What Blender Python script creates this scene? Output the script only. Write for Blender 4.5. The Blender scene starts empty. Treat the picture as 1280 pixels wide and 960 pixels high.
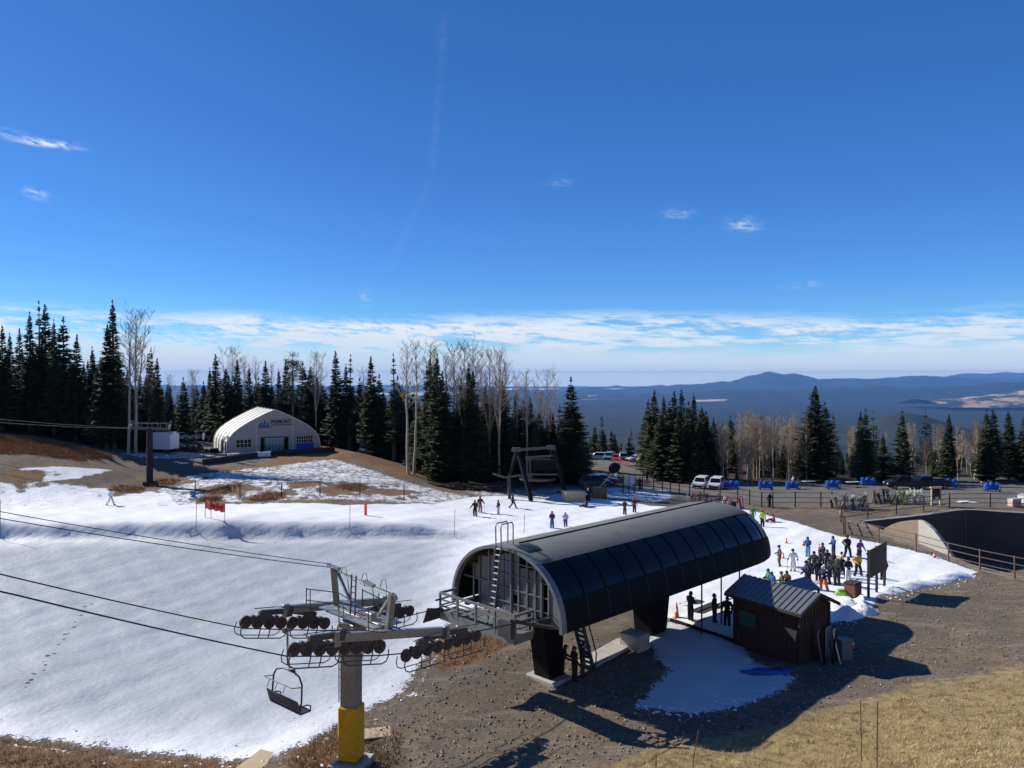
SUN_AZ_DEG = -60; SKY_STR = .070; EXPO = .45
CLOUD_LOW = (6.7, 8.0, 9.5); CLOUD_HI = (8.9, 9.6, 10.3)
HAZE_COL = (.19, .47, 1.0, 1); HAZE_D = 2.3e-5
import bpy, bmesh, math, random
import numpy as np
from mathutils import Vector, Matrix, Euler
from mathutils.bvhtree import BVHTree

S = bpy.context.scene
COL = S.collection
F, H, VH = 961.0, 17.0, 470.0          # focal length in photo pixels, eye height, horizon row
PI = math.pi
rnd = random.Random(7)

# ---------------------------------------------------------------- helpers
def pt(u, v, Y):
    return Vector(((u-640)/F*Y, Y, H-(v-VH)/F*Y))

def props(o, label=None, cat=None, group=None, kind=None):
    if label: o['label'] = label
    if cat: o['category'] = cat
    if group: o['group'] = group
    if kind: o['kind'] = kind
    return o

def empty(name, loc=(0,0,0), rz=0.0, label=None, cat=None, group=None):
    o = bpy.data.objects.new(name, None)
    o.empty_display_size = .2
    COL.objects.link(o)
    o.location = loc
    o.rotation_euler = (0, 0, rz)
    return props(o, label, cat, group)

class MB:
    """collects shapes into ONE mesh"""
    def __init__(s): s.v = []; s.f = []; s.m = []; s.mi = 0
    def add(s, vs, fs):
        b = len(s.v); s.v += [tuple(x) for x in vs]
        s.f += [tuple(b+i for i in f) for f in fs]; s.m += [s.mi]*len(fs)
    def box(s, c, d, rot=None):
        c = Vector(c); hx, hy, hz = d[0]/2, d[1]/2, d[2]/2
        vs = [Vector((x, y, z)) for x in (-hx, hx) for y in (-hy, hy) for z in (-hz, hz)]
        if rot is not None: vs = [rot @ p for p in vs]
        s.add([p+c for p in vs], [(0,1,3,2),(4,6,7,5),(0,4,5,1),(2,3,7,6),(0,2,6,4),(1,5,7,3)])
        return s
    def bar(s, a, b, w, h=None, up=(0,0,1)):
        """rectangular bar from a to b"""
        a = Vector(a); b = Vector(b); h = h or w
        d = (b-a); L = d.length
        if L < 1e-6: return s
        y = d/L; z0 = Vector(up)
        x = y.cross(z0)
        if x.length < 1e-4: x = y.cross(Vector((1,0,0)))
        x.normalize(); z = x.cross(y)
        R = Matrix((x, y, z)).transposed()
        return s.box((a+b)/2, (w, L, h), R)
    def tube(s, pts, r, n=6, cap=True):
        pts = [Vector(p) for p in pts]
        rs = r if isinstance(r, (list, tuple)) else [r]*len(pts)
        rings = []; prev = None
        for i, p in enumerate(pts):
            t = (pts[min(i+1, len(pts)-1)]-pts[max(i-1, 0)])
            if t.length < 1e-9: t = Vector((0,0,1))
            t.normalize()
            if prev is None:
                x = t.orthogonal().normalized()
            else:
                x = prev - t*prev.dot(t)
                if x.length < 1e-6: x = t.orthogonal()
                x.normalize()
            prev = x; y = t.cross(x)
            rings.append([p+(x*math.cos(2*PI*k/n)+y*math.sin(2*PI*k/n))*rs[i] for k in range(n)])
        vs = [q for R in rings for q in R]; fs = []
        for i in range(len(pts)-1):
            for k in range(n):
                a = i*n+k; b = i*n+(k+1) % n
                fs.append((a, b, b+n, a+n))
        if cap:
            fs.append(tuple(range(n-1, -1, -1))); fs.append(tuple((len(pts)-1)*n+k for k in range(n)))
        s.add(vs, fs); return s
    def disc(s, c, axis, r, th, n=16, rim=None):
        axis = Vector(axis).normalized(); c = Vector(c)
        prof = rim or [(-.5, r*.96), (-.5, r), (.5, r), (.5, r*.96)]
        return s.tube([c-axis*th/2, c+axis*th/2], r, n)
    def prism(s, poly, o, ux, uy, th):
        """polygon (2D) in the plane o+ux*x+uy*y, thickness th along the normal"""
        o = Vector(o); ux = Vector(ux); uy = Vector(uy); nn = ux.cross(uy).normalized()*th
        n = len(poly); a = [o+ux*x+uy*y for x, y in poly]; b = [p+nn for p in a]
        s.add(a+b, [tuple(range(n-1, -1, -1)), tuple(range(n, 2*n))]+[(i, (i+1) % n, (i+1) % n+n, i+n) for i in range(n)])
        return s
    def quad(s, *p):
        s.add(p, [tuple(range(len(p)))]); return s
    def mesh(s, name, mats, smooth=False):
        me = bpy.data.meshes.new(name)
        me.from_pydata([tuple(x) for x in s.v], [], s.f)
        if not isinstance(mats, (list, tuple)): mats = [mats]
        for m in mats: me.materials.append(m)
        me.polygons.foreach_set('material_index', s.m)
        if smooth: me.polygons.foreach_set('use_smooth', [True]*len(me.polygons))
        me.update()
        return me
    def build(s, name, mats, parent=None, smooth=False, bevel=0):
        me = s.mesh(name, mats, smooth)
        if bevel:
            bm = bmesh.new(); bm.from_mesh(me)
            bmesh.ops.bevel(bm, geom=bm.edges[:], offset=bevel, segments=1, affect='EDGES', clamp_overlap=True)
            bm.to_mesh(me); bm.free()
        o = bpy.data.objects.new(name, me); COL.objects.link(o)
        o.parent = parent
        return o

def copy_tree(o, parent=None):
    c = o.copy(); COL.objects.link(c); c.parent = parent
    for ch in [x for x in KIDS.get(o.name, [])]: copy_tree(ch, c)
    return c
KIDS = {}
def note_kids(root):
    """remember children once (children lookup is slow in big scenes)"""
    ch = list(root.children); KIDS[root.name] = ch
    for c in ch: note_kids(c)
def dup(root, loc, rz, label=None, cat=None, group=None, scale=None):
    if root.name not in KIDS: note_kids(root)
    c = copy_tree(root); c.location = loc; c.rotation_euler = (0, 0, rz)
    if scale: c.scale = scale if hasattr(scale, '__len__') else (scale,)*3
    return props(c, label, cat, group)

# ---------------------------------------------------------------- materials
def nd(nt, t, **kw):
    n = nt.nodes.new(t)
    for k, v in kw.items(): setattr(n, k, v)
    return n
def mth(nt, op, a, b=None, c=None, clamp=False):
    n = nt.nodes.new('ShaderNodeMath'); n.operation = op; n.use_clamp = clamp
    for i, x in enumerate((a, b, c)):
        if x is None: continue
        if isinstance(x, (int, float)): n.inputs[i].default_value = x
        else: nt.links.new(x, n.inputs[i])
    return n.outputs[0]
def mixc(nt, f, a, b, mode='MIX'):
    n = nt.nodes.new('ShaderNodeMix'); n.data_type = 'RGBA'; n.blend_type = mode
    for sock, x in ((n.inputs[0], f), (n.inputs[6], a), (n.inputs[7], b)):
        if isinstance(x, (int, float)): sock.default_value = x
        elif isinstance(x, tuple): sock.default_value = (*x[:3], 1)
        else: nt.links.new(x, sock)
    return n.outputs[2]
def noise(nt, vec, scale, detail=4, rough=.55):
    n = nt.nodes.new('ShaderNodeTexNoise'); n.inputs['Scale'].default_value = scale
    n.inputs['Detail'].default_value = detail; n.inputs['Roughness'].default_value = rough
    if vec is not None: nt.links.new(vec, n.inputs['Vector'])
    return n.outputs['Fac']
def sstep(nt, x, a, b):
    n = nt.nodes.new('ShaderNodeMapRange'); n.interpolation_type = 'SMOOTHSTEP'
    nt.links.new(x, n.inputs[0]); n.inputs[1].default_value = a; n.inputs[2].default_value = b
    return n.outputs[0]
def ramp(nt, x, stops):
    n = nt.nodes.new('ShaderNodeValToRGB'); nt.links.new(x, n.inputs[0])
    e = n.color_ramp.elements
    while len(e) < len(stops): e.new(.5)
    for i, (p, c) in enumerate(stops):
        e[i].position = p; e[i].color = (*c, 1)
    return n.outputs[0]

MATS = {}
def mat(name, col, rough=.7, metal=0.0, var=.18, scale=3.0, bump=0.0, bscale=20.0, spec=.5, objvar=0.0, dirt=None):
    if name in MATS: return MATS[name]
    m = bpy.data.materials.new(name); m.use_nodes = True; nt = m.node_tree
    b = nt.nodes['Principled BSDF']
    b.inputs['Roughness'].default_value = rough; b.inputs['Metallic'].default_value = metal
    b.inputs['Specular IOR Level'].default_value = spec
    tc = nd(nt, 'ShaderNodeTexCoord')
    nz = noise(nt, tc.outputs['Object'], scale, 5)
    k = mth(nt, 'MULTIPLY_ADD', mth(nt, 'SUBTRACT', nz, .5), var*2.2, 1.0)
    if objvar:
        oi = nd(nt, 'ShaderNodeObjectInfo')
        k = mth(nt, 'MULTIPLY', k, mth(nt, 'MULTIPLY_ADD', oi.outputs['Random'], objvar*2, 1-objvar))
    cn = nd(nt, 'ShaderNodeCombineColor')
    for i in range(3): nt.links.new(mth(nt, 'MULTIPLY', k, float(col[i])), cn.inputs[i])
    c = cn.outputs[0]
    if dirt:
        dz = sstep(nt, noise(nt, tc.outputs['Object'], scale*2.7, 6, .65), .52, .72)
        c = mixc(nt, mth(nt, 'MULTIPLY', dz, .5), c, dirt)
    nt.links.new(c, b.inputs['Base Color'])
    nt.links.new(mth(nt, 'MULTIPLY_ADD', mth(nt, 'SUBTRACT', nz, .5), .25, rough, clamp=True), b.inputs['Roughness'])
    if bump:
        bn = nd(nt, 'ShaderNodeBump'); bn.inputs['Strength'].default_value = 1; bn.inputs['Distance'].default_value = bump
        nt.links.new(noise(nt, tc.outputs['Object'], bscale, 4), bn.inputs['Height'])
        nt.links.new(bn.outputs[0], b.inputs['Normal'])
    MATS[name] = m
    return m

# ---------------------------------------------------------------- terrain
CP = []   # (x, y, z)
def cp(u, v, Y): p = pt(u, v, Y); CP.append((p.x, p.y, p.z))
for a in [(1280,960,21),(1280,830,37.5),(1000,915,31.1),(1000,960,27.5),(800,960,28.5),(640,960,29.2),(440,955,30),
          (640,850,37),(720,850,37),(560,900,33.5),(500,870,35.5),(545,800,42.5),(0,960,32),(200,960,31.3),
          (0,850,40.5),(250,850,40.2),(0,780,49.6),(300,780,49.5),(0,700,63.5),(300,700,63.3),(520,700,61.5),
          (-300,700,63.5),(-300,850,41.7),(-300,960,32),
          (0,664,71.5),(300,664,71.5),(0,674,69.8),(300,674,69.8),(-300,664,71.5),(-300,674,69.8),(560,668,72),
          (0,630,86),(300,628,87),(540,628,88),(-300,632,86),(820,635,90),(700,640,86),(950,650,82),(1050,660,77),
          (1200,715,59.5),(1010,697,64),(980,715,58.5),(1060,732,54),(908,782,45),(960,820,40.3),(1160,830,38.3),
          (1240,740,52),(1280,760,48),(1207,637,88),(1280,643,85),(1500,650,82),(1400,720,58),
          (950,632,92),(1060,632,92),(1250,620,97),(880,608,118),(960,610,113),(1240,612,108),(780,600,122),
          (740,575,170),(800,575,165),(1000,600,125),(1280,600,120),(640,600,112),(665,625,95),(560,605,108),
          (500,580,128),(540,598,112),(255,583,106),(400,600,95),(300,610,92.5),(420,590,103),(480,605,97),
          (440,565,118),(480,578,115),(520,592,108),(187,605,98),(100,600,95),(0,600,92),(0,575,97),(0,545,112),
          (120,572,104),(80,555,112),(200,570,112),(240,548,150),(-300,575,97),(-300,545,112),
          (283,568,115),(400,558,124),(264,560,124),(340,556,128),(415,566,119),(600,575,150)]:
    cp(*a)
CP += [(0,0,14.3),(0,-40,30),(-40,0,11),(40,0,16.5),(10,12,9.8),(-12,12,6.5),(26,16,8.5),(-30,18,2.5),(60,30,9),(62,55,3.5),(-60,25,3),(-75,60,4.5),
       (90,92,1.5),(-115,150,12),(-70,150,7),(0,200,-4),(100,180,-3),(-100,210,10),(210,150,-2),(-210,150,16),(-150,60,10),(150,40,9),(0,-80,46),(-120,-60,40),(120,-60,44)]
_P = np.array(CP); _X = _P[:, :2]
def _K(d2): return .5*d2*np.log(d2+1e-9)
_n = len(_P)
_A = np.zeros((_n+3, _n+3))
_A[:_n, :_n] = _K(((_X[:, None]-_X[None])**2).sum(-1)) + np.eye(_n)*2.0
_A[:_n, _n] = 1; _A[:_n, _n+1:] = _X; _A[_n, :_n] = 1; _A[_n+1:, :_n] = _X.T
_W = np.linalg.solve(_A, np.concatenate([_P[:, 2], np.zeros(3)]))
_RR = np.array([150, 200, 260, 330, 500, 1000, 2000, 4300, 10000, 16000, 60000.])
_ZZ = np.array([-1, -6, -16, -29, -60, -150, -260, -392, -500, -560, -640.])
def far_z(r): return np.interp(np.log(np.maximum(r, 150)), np.log(_RR), _ZZ)
def sst(x): x = np.clip(x, 0, 1); return x*x*(3-2*x)
def zg_arr(x, y):
    x = np.asarray(x, float); y = np.asarray(y, float)
    r = np.hypot(x, y)
    k = np.minimum(1, 240/np.maximum(r, 1)); xc = x*k; yc = y*k
    out = np.empty(x.shape)
    fx = xc.ravel(); fy = yc.ravel(); res = np.empty(fx.size)
    for i in range(0, fx.size, 20000):
        d2 = (fx[i:i+20000, None]-_X[None, :, 0])**2+(fy[i:i+20000, None]-_X[None, :, 1])**2
        res[i:i+20000] = _K(d2) @ _W[:_n]+_W[_n]+_W[_n+1]*fx[i:i+20000]+_W[_n+2]*fy[i:i+20000]
    z = res.reshape(x.shape)
    # the graded yard of the big tent
    w = sst((.5-np.maximum(np.abs((x+40)*.87+(y-122)*.5)/26, np.abs(-(x+40)*.5+(y-122)*.87)/24))*6)
    z = z*(1-w)+5.25*w
    z = z+.05*np.sin(x*.9+y*.35)*np.sin(y*.8-x*.3)+.03*np.sin(x*2.1+1)*np.sin(y*1.7+2)
    wx = 1-sst((x+10)/8)
    z = z+wx*1.25*sst((y-69.0)/1.5)*(1-sst((y-71.5)/11))
    front = y > 0
    w = sst((r-165)/75)*front
    w2 = sst((r-230)/200)*(~front)
    zf = far_z(r)
    return z*(1-w-w2)+zf*w+(60)*w2
def zg(x, y): return float(zg_arr(np.array([x]), np.array([y]))[0])
def onground(u, v, off=0.0):
    Y = np.concatenate([np.linspace(14, 60, 400), np.linspace(60.1, 200, 1200)])
    X = (u-640)/F*Y; Z = H-(v-VH)/F*Y
    d = Z-zg_arr(X, Y)
    i = int(np.argmax(d <= 0)); 
    if d[i] > 0: i = len(Y)-1
    if i == 0: i = 1
    t = d[i-1]/(d[i-1]-d[i]+1e-12); t = min(max(t, 0), 1)
    y = Y[i-1]+(Y[i]-Y[i-1])*t
    x = (u-640)/F*y
    return Vector((x, y, zg(x, y)+off))

def dist_poly(px, py, poly):
    """signed distance (positive inside)"""
    n = len(poly); best = np.full(px.shape, 1e18); ins = np.zeros(px.shape, bool)
    for i in range(n):
        ax, ay = poly[i]; bx, by = poly[(i+1) % n]
        dx, dy = bx-ax, by-ay; L = dx*dx+dy*dy+1e-12
        t = np.clip(((px-ax)*dx+(py-ay)*dy)/L, 0, 1)
        best = np.minimum(best, (px-ax-t*dx)**2+(py-ay-t*dy)**2)
        c = ((ay > py) != (by > py)) & (px < (bx-ax)*(py-ay)/(by-ay+1e-12)+ax)
        ins ^= c
    d = np.sqrt(best)
    return np.where(ins, d, -d)
def gpoly(uv):
    out = []
    for u, v in uv:
        p = onground(u, v); out.append((p.x, p.y))
    return out

PIT = [(36.6, 80.3), (51.6, 87.6), (59.5, 84.2), (69, 80), (62, 56), (44, 46.5), (40.5, 50.5), (37.6, 60.5)]

def build_ground():
    rs = [.6, 2, 4, 6, 8, 10]
    while rs[-1] < 262:
        r = rs[-1]; rs.append(r+max(.14, min(r*r*1.25/(F*14.8), 3.0)))
    while rs[-1] < 3000: rs.append(rs[-1]*1.05)
    while rs[-1] < 33500: rs.append(rs[-1]*1.03)
    rs = np.array(rs)
    dense = np.arange(-40, 40.01, .125)
    az = np.concatenate([dense, np.arange(42, 318, 4)])
    az = np.radians(az)
    nr, na = len(rs), len(az)
    R, A = np.meshgrid(rs, az, indexing='ij')
    X = R*np.sin(A); Y = R*np.cos(A)
    Z = zg_arr(X, Y)
    near = R < 240
    # excavation
    sd = dist_poly(X, Y, PIT)
    Z = np.where(sd > -.75, -3.4, Z)
    mask = np.zeros((nr, na, 4)); tone = np.zeros((nr, na, 4))
    def soft(poly, w, lvl=1.0):
        d = np.full(X.shape, -1e3)
        xs = [p[0] for p in poly]; ys = [p[1] for p in poly]
        sel = near & (X > min(xs)-3*w) & (X < max(xs)+3*w) & (Y > min(ys)-3*w) & (Y < max(ys)+3*w)
        d[sel] = dist_poly(X[sel], Y[sel], poly)
        return sst(d/(2*w)+.5)*lvl
    S1 = gpoly([(-400,634),(0,632),(300,630),(430,632),(540,631),(600,621),(660,621),(700,618),(745,622),(790,628),(815,633),
                (870,636),(930,637),(950,641),(1000,655),(1050,671),(1110,682),(1180,700),(1222,715),(1205,723),(1180,729),(1130,738),
                (1098,745),(1092,757),(1096,768),(1062,778),(1030,779),(1005,775),(925,804),(838,776),(800,752),(740,745),(680,757),(600,762),(577,772),
                (562,794),(550,808),(528,848),(514,868),(456,898),(392,934),(330,958),(240,954),(150,948),(60,935),(0,928),(-400,918)])
    S2 = gpoly([(835,776),(805,800),(818,822),(832,838),(810,866),(788,886),(830,890),(872,894),(940,882),(985,864),(1002,850),(975,838),(945,828),(925,803)])
    S3 = gpoly([(-400,598),(0,600),(60,600),(110,606),(170,607),(200,597),(260,590),(330,583),(420,572),(450,582),(500,598),(550,612),(600,622),(540,633),(0,634),(-400,634)])
    S3b = gpoly([(-400,600),(0,602),(60,603),(110,607),(165,610),(215,615),(225,632),(0,634),(-400,634)])
    S4 = gpoly([(12,584),(80,583),(143,588),(100,598),(60,602),(35,596)])
    S5 = gpoly([(130,566),(215,563),(270,566),(270,570),(200,575)])
    sn = np.maximum.reduce([soft(S1, 1.15), soft(S2, 1.3, .88), soft(S3, 1.2, .535), soft(S3b, .8, .66), soft(S4, .5, .85), soft(S5, .8, .5)])
    sn = sn-.30*soft(gpoly([(-400,868),(0,872),(120,888),(250,900),(330,895),(400,868),(470,830),(530,775),(590,748),(640,790),(500,900),(300,990),(-400,990)]), 1.2)*(sn > .5)
    S6 = gpoly([(560,607),(640,612),(720,608),(720,625),(600,625)]); sn = np.maximum(sn, soft(S6, 1.5, .5))
    S7 = gpoly([(745,608),(840,613),(850,622),(830,630),(745,622)]); sn = np.maximum(sn, soft(S7, 1.5, .55))
    g_y = np.maximum(soft(gpoly([(730,975),(790,944),(860,928),(960,908),(1060,880),(1140,858),(1280,832),(1450,800),(1700,1100),(600,1150)]), 2.6),
                     soft([(-35,-30),(50,-30),(60,30),(30,20),(8,24),(-8,20),(-30,18)], 3.0))
    brown = np.maximum.reduce([soft(gpoly([(-400,540),(0,541),(60,547),(110,560),(150,572),(100,577),(-400,577)]), 1.0),
                     soft(gpoly([(-400,912),(0,922),(60,931),(150,944),(260,950),(330,958),(300,1200),(-400,1200)]), .8),
                     soft(gpoly([(255,588),(330,580),(425,560),(445,562),(500,585),(545,603),(500,594),(440,572),(330,588)]), .8),
                     soft(gpoly([(-400,577),(0,577),(150,575),(245,588),(188,598),(110,606),(-400,604)]), .8, .42), soft(gpoly([(355,942),(395,925),(430,905),(430,960),(355,975)]), .8, .8),
                     soft(gpoly([(540,810),(600,790),(660,800),(600,830),(540,840)]), .9, .75),
                     soft(gpoly([(800,622),(880,618),(1040,636),(1060,652),(1000,650),(930,634)]), 2.0, .25)])
    for c in [(160,612,2.2),(203,603,2.6),(335,622,2.2),(280,612,2.4),(420,614,1.6),(440,610,2),(262,625,1.2),(30,595,2.5),(380,606,1.5),(490,615,2.2)]:
        p = onground(c[0], c[1]); d = np.hypot((X-p.x)*.8, (Y-p.y)*.9)*(1+.35*np.sin(X*2.3+c[0])*np.sin(Y*1.9)+.25*np.sin(X*.9-Y*1.3+c[1]))
        brown = np.maximum(brown, np.clip(1.25-d/c[2], 0, 1)); sn = sn*(1-np.clip(1.2-d/c[2], 0, .75))
    grey = np.maximum.reduce([soft(gpoly([(800,600),(785,590),(733,577),(735,570),(800,570),(860,590),(960,600),(1500,588),(1500,640),(1280,634),(1060,631),(860,630),(800,622),(760,612)]), .8),
                     soft(gpoly([(200,575),(230,548),(268,544),(300,552),(430,556),(440,568),(330,578),(255,583)]), 1.0),
                     soft(gpoly([(450,565),(520,560),(530,580),(480,580)]), 1.5),
                     soft(gpoly([(0,578),(145,574),(250,585),(185,597),(110,605),(60,603),(140,588),(80,582),(0,582)]), .8, .15)])
    # deep forest duff behind the last trees
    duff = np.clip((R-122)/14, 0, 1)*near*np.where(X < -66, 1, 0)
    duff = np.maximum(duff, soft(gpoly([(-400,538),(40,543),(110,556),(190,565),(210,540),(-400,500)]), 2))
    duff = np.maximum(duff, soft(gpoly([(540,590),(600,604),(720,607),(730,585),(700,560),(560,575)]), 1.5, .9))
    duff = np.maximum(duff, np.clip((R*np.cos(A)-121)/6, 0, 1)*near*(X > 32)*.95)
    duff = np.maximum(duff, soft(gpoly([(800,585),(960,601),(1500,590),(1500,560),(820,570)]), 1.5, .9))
    # dull wash over the hollow: weaker sun on its slope, painted into the snow colour
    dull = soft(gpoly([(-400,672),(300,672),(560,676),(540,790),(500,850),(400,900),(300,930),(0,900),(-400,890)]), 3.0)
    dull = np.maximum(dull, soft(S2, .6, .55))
    packed = soft(gpoly([(-400,634),(540,633),(620,640),(560,664),(-400,664)]), .6)
    mask[..., 0] = sn; mask[..., 1] = g_y; mask[..., 2] = brown; mask[..., 3] = grey
    far = sst((R-175)/60)*(Y > 0)
    field = np.zeros(X.shape)
    U = 640+F*np.tan(A); V = VH+F*(H-Z)/(R*np.cos(A))
    okf = (Y > 3000) & (np.cos(A) > .3)
    U = np.where(okf, U, -9999)
    for poly in [[(1108,494.5),(1150,491.5),(1200,490),(1262,489.2),(1252,491.6),(1200,493.2),(1150,495.4)],[(1195,498),(1230,491),(1280,487),(1400,485),(1400,497),(1280,498)],
                 [(715,496),(745,494),(795,495),(785,498),(730,499)],[(865,500),(910,499),(905,501),(870,502)],[(1045,492),(1075,490),(1070,493)],[(1180,489.6),(1300,489),(1300,490.6),(1185,490.6)],
                 [(440,492),(560,489),(600,492),(500,495)]]:
        d = dist_poly(U, V*2.2, [(a, b*2.2) for a, b in poly]); field = np.maximum(field, sst(d/3+.5)*okf)
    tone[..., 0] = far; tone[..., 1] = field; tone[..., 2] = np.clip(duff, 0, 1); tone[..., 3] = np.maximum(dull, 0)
    # snow lies a little proud of the ground
    Z = Z+np.where(near & (sd < -.75), np.clip(sn, 0, 1)*.08, 0)
    co = np.stack([X, Y, Z], -1).reshape(-1, 3)
    idx = np.arange(nr*na).reshape(nr, na)
    a = idx[:-1, :]; b = np.roll(idx, -1, 1)[:-1, :]; c = np.roll(idx, -1, 1)[1:, :]; d = idx[1:, :]
    q = np.stack([a, d, c, b], -1).reshape(-1, 4)[:, ::-1]
    # keep the faces upward
    me = bpy.data.meshes.new('ground')
    nq = len(q)
    me.vertices.add(len(co)); me.vertices.foreach_set('co', co.ravel())
    me.loops.add(nq*4); me.loops.foreach_set('vertex_index', q.ravel().astype(np.int32))
    me.polygons.add(nq); me.polygons.foreach_set('loop_start', np.arange(0, nq*4, 4, dtype=np.int32))
    me.polygons.foreach_set('use_smooth', np.ones(nq, bool))
    me.update(calc_edges=True); me.validate()
    for nm, arr in (('cover', mask), ('tone', tone)):
        at = me.attributes.new(nm, 'FLOAT_COLOR', 'POINT'); at.data.foreach_set('color', np.clip(arr, 0, 1).astype(np.float32).ravel())
    at = me.attributes.new('packed', 'FLOAT', 'POINT'); at.data.foreach_set('value', packed.astype(np.float32).ravel())
    if me.polygons[1000].normal.z < 0: me.flip_normals()
    me.materials.append(ground_material())
    o = bpy.data.objects.new('ground', me); COL.objects.link(o)
    props(o, 'snowy ski slope with brown gravel and dry grass running down to the forested plain', 'ground', kind='structure')
    return o

def ground_material():
    m = bpy.data.materials.new('ground'); m.use_nodes = True; nt = m.node_tree; L = nt.links
    b = nt.nodes['Principled BSDF']
    geo = nd(nt, 'ShaderNodeNewGeometry'); P = geo.outputs['Position']
    cov = nd(nt, 'ShaderNodeAttribute', attribute_name='cover'); ton = nd(nt, 'ShaderNodeAttribute', attribute_name='tone')
    pk = nd(nt, 'ShaderNodeAttribute', attribute_name='packed')
    sc = nd(nt, 'ShaderNodeSeparateColor'); L.new(cov.outputs['Color'], sc.inputs[0])
    st = nd(nt, 'ShaderNodeSeparateColor'); L.new(ton.outputs['Color'], st.inputs[0])
    snow, gy, br, gr = sc.outputs[0], sc.outputs[1], sc.outputs[2], cov.outputs['Alpha']
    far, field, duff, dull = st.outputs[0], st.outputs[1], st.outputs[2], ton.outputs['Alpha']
    n1 = noise(nt, P, .35, 6, .6); n2 = noise(nt, P, 1.7, 8, .66); n3 = noise(nt, P, 9, 6, .6); n4 = noise(nt, P, 34, 4, .6)
    # gravelly dirt
    vo = nd(nt, 'ShaderNodeTexVoronoi'); vo.inputs['Scale'].default_value = 7.5; L.new(P, vo.inputs['Vector'])
    peb = vo.outputs['Color']; sp = nd(nt, 'ShaderNodeSeparateColor'); L.new(peb, sp.inputs[0])
    dirt = ramp(nt, mth(nt, 'ADD', mth(nt, 'MULTIPLY', n2, .5), mth(nt, 'MULTIPLY', n4, .5)), [(.33, (.10, .069, .043)), (.5, (.205, .153, .10)), (.68, (.32, .25, .175))])
    dirt = mixc(nt, mth(nt, 'MULTIPLY', sstep(nt, sp.outputs[0], .8, .95), .5), dirt, (.30, .26, .22))
    dirt = mixc(nt, mth(nt, 'MULTIPLY', sstep(nt, sp.outputs[1], .85, .95), .5), dirt, (.05, .042, .036))
    dirt = mixc(nt, sstep(nt, n1, .42, .62), dirt, mixc(nt, .5, dirt, (.12, .105, .09)))
    dirt = mixc(nt, mth(nt, 'MULTIPLY', sstep(nt, noise(nt, P, .13, 4, .6), .46, .6), .6), dirt, (.125, .108, .09))
    rx = nd(nt, 'ShaderNodeVectorMath', operation='MULTIPLY'); L.new(P, rx.inputs[0]); rx.inputs[1].default_value = (.35, 1.6, .5)
    dirt = mixc(nt, mth(nt, 'MULTIPLY', sstep(nt, noise(nt, rx.outputs[0], 1.0, 5, .6), .54, .66), .45), dirt, (.30, .25, .195))
    gcol = ramp(nt, mth(nt, 'ADD', mth(nt, 'MULTIPLY', n2, .35), mth(nt, 'MULTIPLY', n4, .65)), [(.35, (.11, .10, .088)), (.65, (.235, .215, .19))])
    c = mixc(nt, gr, dirt, gcol)
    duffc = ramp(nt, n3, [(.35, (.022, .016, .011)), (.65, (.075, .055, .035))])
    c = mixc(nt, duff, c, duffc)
    def cover(mask, k=.85, w=.06):
        nn = mth(nt, 'ADD', mth(nt, 'MULTIPLY', n1, .15), mth(nt, 'ADD', mth(nt, 'MULTIPLY', n2, .40), mth(nt, 'MULTIPLY', n3, .45)))
        s = mth(nt, 'MULTIPLY_ADD', mth(nt, 'SUBTRACT', nn, .5), k*2.1, mask)
        return sstep(nt, s, .5-w, .5+w)
    brc = ramp(nt, mth(nt, 'ADD', mth(nt, 'MULTIPLY', n2, .4), mth(nt, 'MULTIPLY', n4, .6)), [(.35, (.10, .05, .022)), (.52, (.24, .135, .06)), (.68, (.38, .25, .13))])
    c = mixc(nt, cover(br, .5, .12), c, brc)
    yc = ramp(nt, mth(nt, 'ADD', mth(nt, 'MULTIPLY', n2, .45), mth(nt, 'MULTIPLY', n4, .55)), [(.34, (.17, .115, .055)), (.5, (.37, .27, .13)), (.66, (.55, .43, .22))])
    yc = mixc(nt, mth(nt, 'MULTIPLY', sstep(nt, n1, .40, .60), .55), yc, mixc(nt, .5, yc, (.16, .10, .05)))
    c = mixc(nt, cover(gy, .85, .14), c, yc)
    scov = cover(snow, .78, .035)
    # scuffs of dirt in the snow
    sx = nd(nt, 'ShaderNodeVectorMath', operation='MULTIPLY'); L.new(P, sx.inputs[0]); sx.inputs[1].default_value = (.16, .9, .5)
    ns = noise(nt, sx.outputs[0], 1.1, 6, .6)
    sx2 = nd(nt, 'ShaderNodeVectorMath', operation='MULTIPLY'); L.new(P, sx2.inputs[0]); sx2.inputs[1].default_value = (.12, 2.6, .5)
    ns2 = noise(nt, sx2.outputs[0], 1.0, 5, .65)
    sncol = mixc(nt, mth(nt, 'MULTIPLY', dull, .95), (.86, .865, .875), (.36, .395, .435))  # in the hollow this greyer blue paints in the weaker sunlight
    sncol = mixc(nt, mth(nt, 'MULTIPLY', mth(nt, 'MULTIPLY', sstep(nt, ns, .46, .72), mth(nt, 'MULTIPLY_ADD', dull, .8, .2)), .34), sncol, (.40, .39, .38))
    sncol = mixc(nt, mth(nt, 'MULTIPLY', mth(nt, 'MULTIPLY', sstep(nt, ns2, .52, .7), pk.outputs['Fac']), .22), sncol, (.55, .6, .66))
    specks = mth(nt, 'MULTIPLY', sstep(nt, noise(nt, P, 5.5, 3, .5), .69, .74), mth(nt, 'SUBTRACT', 1.0, mth(nt, 'MULTIPLY', pk.outputs['Fac'], .8)))
    sncol = mixc(nt, mth(nt, 'MULTIPLY', specks, .55), sncol, (.2, .17, .14))
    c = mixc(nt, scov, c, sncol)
    # far plain
    fs = noise(nt, P, .0021, 9, .72); fs2 = noise(nt, P, .0125, 5, .6)
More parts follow.
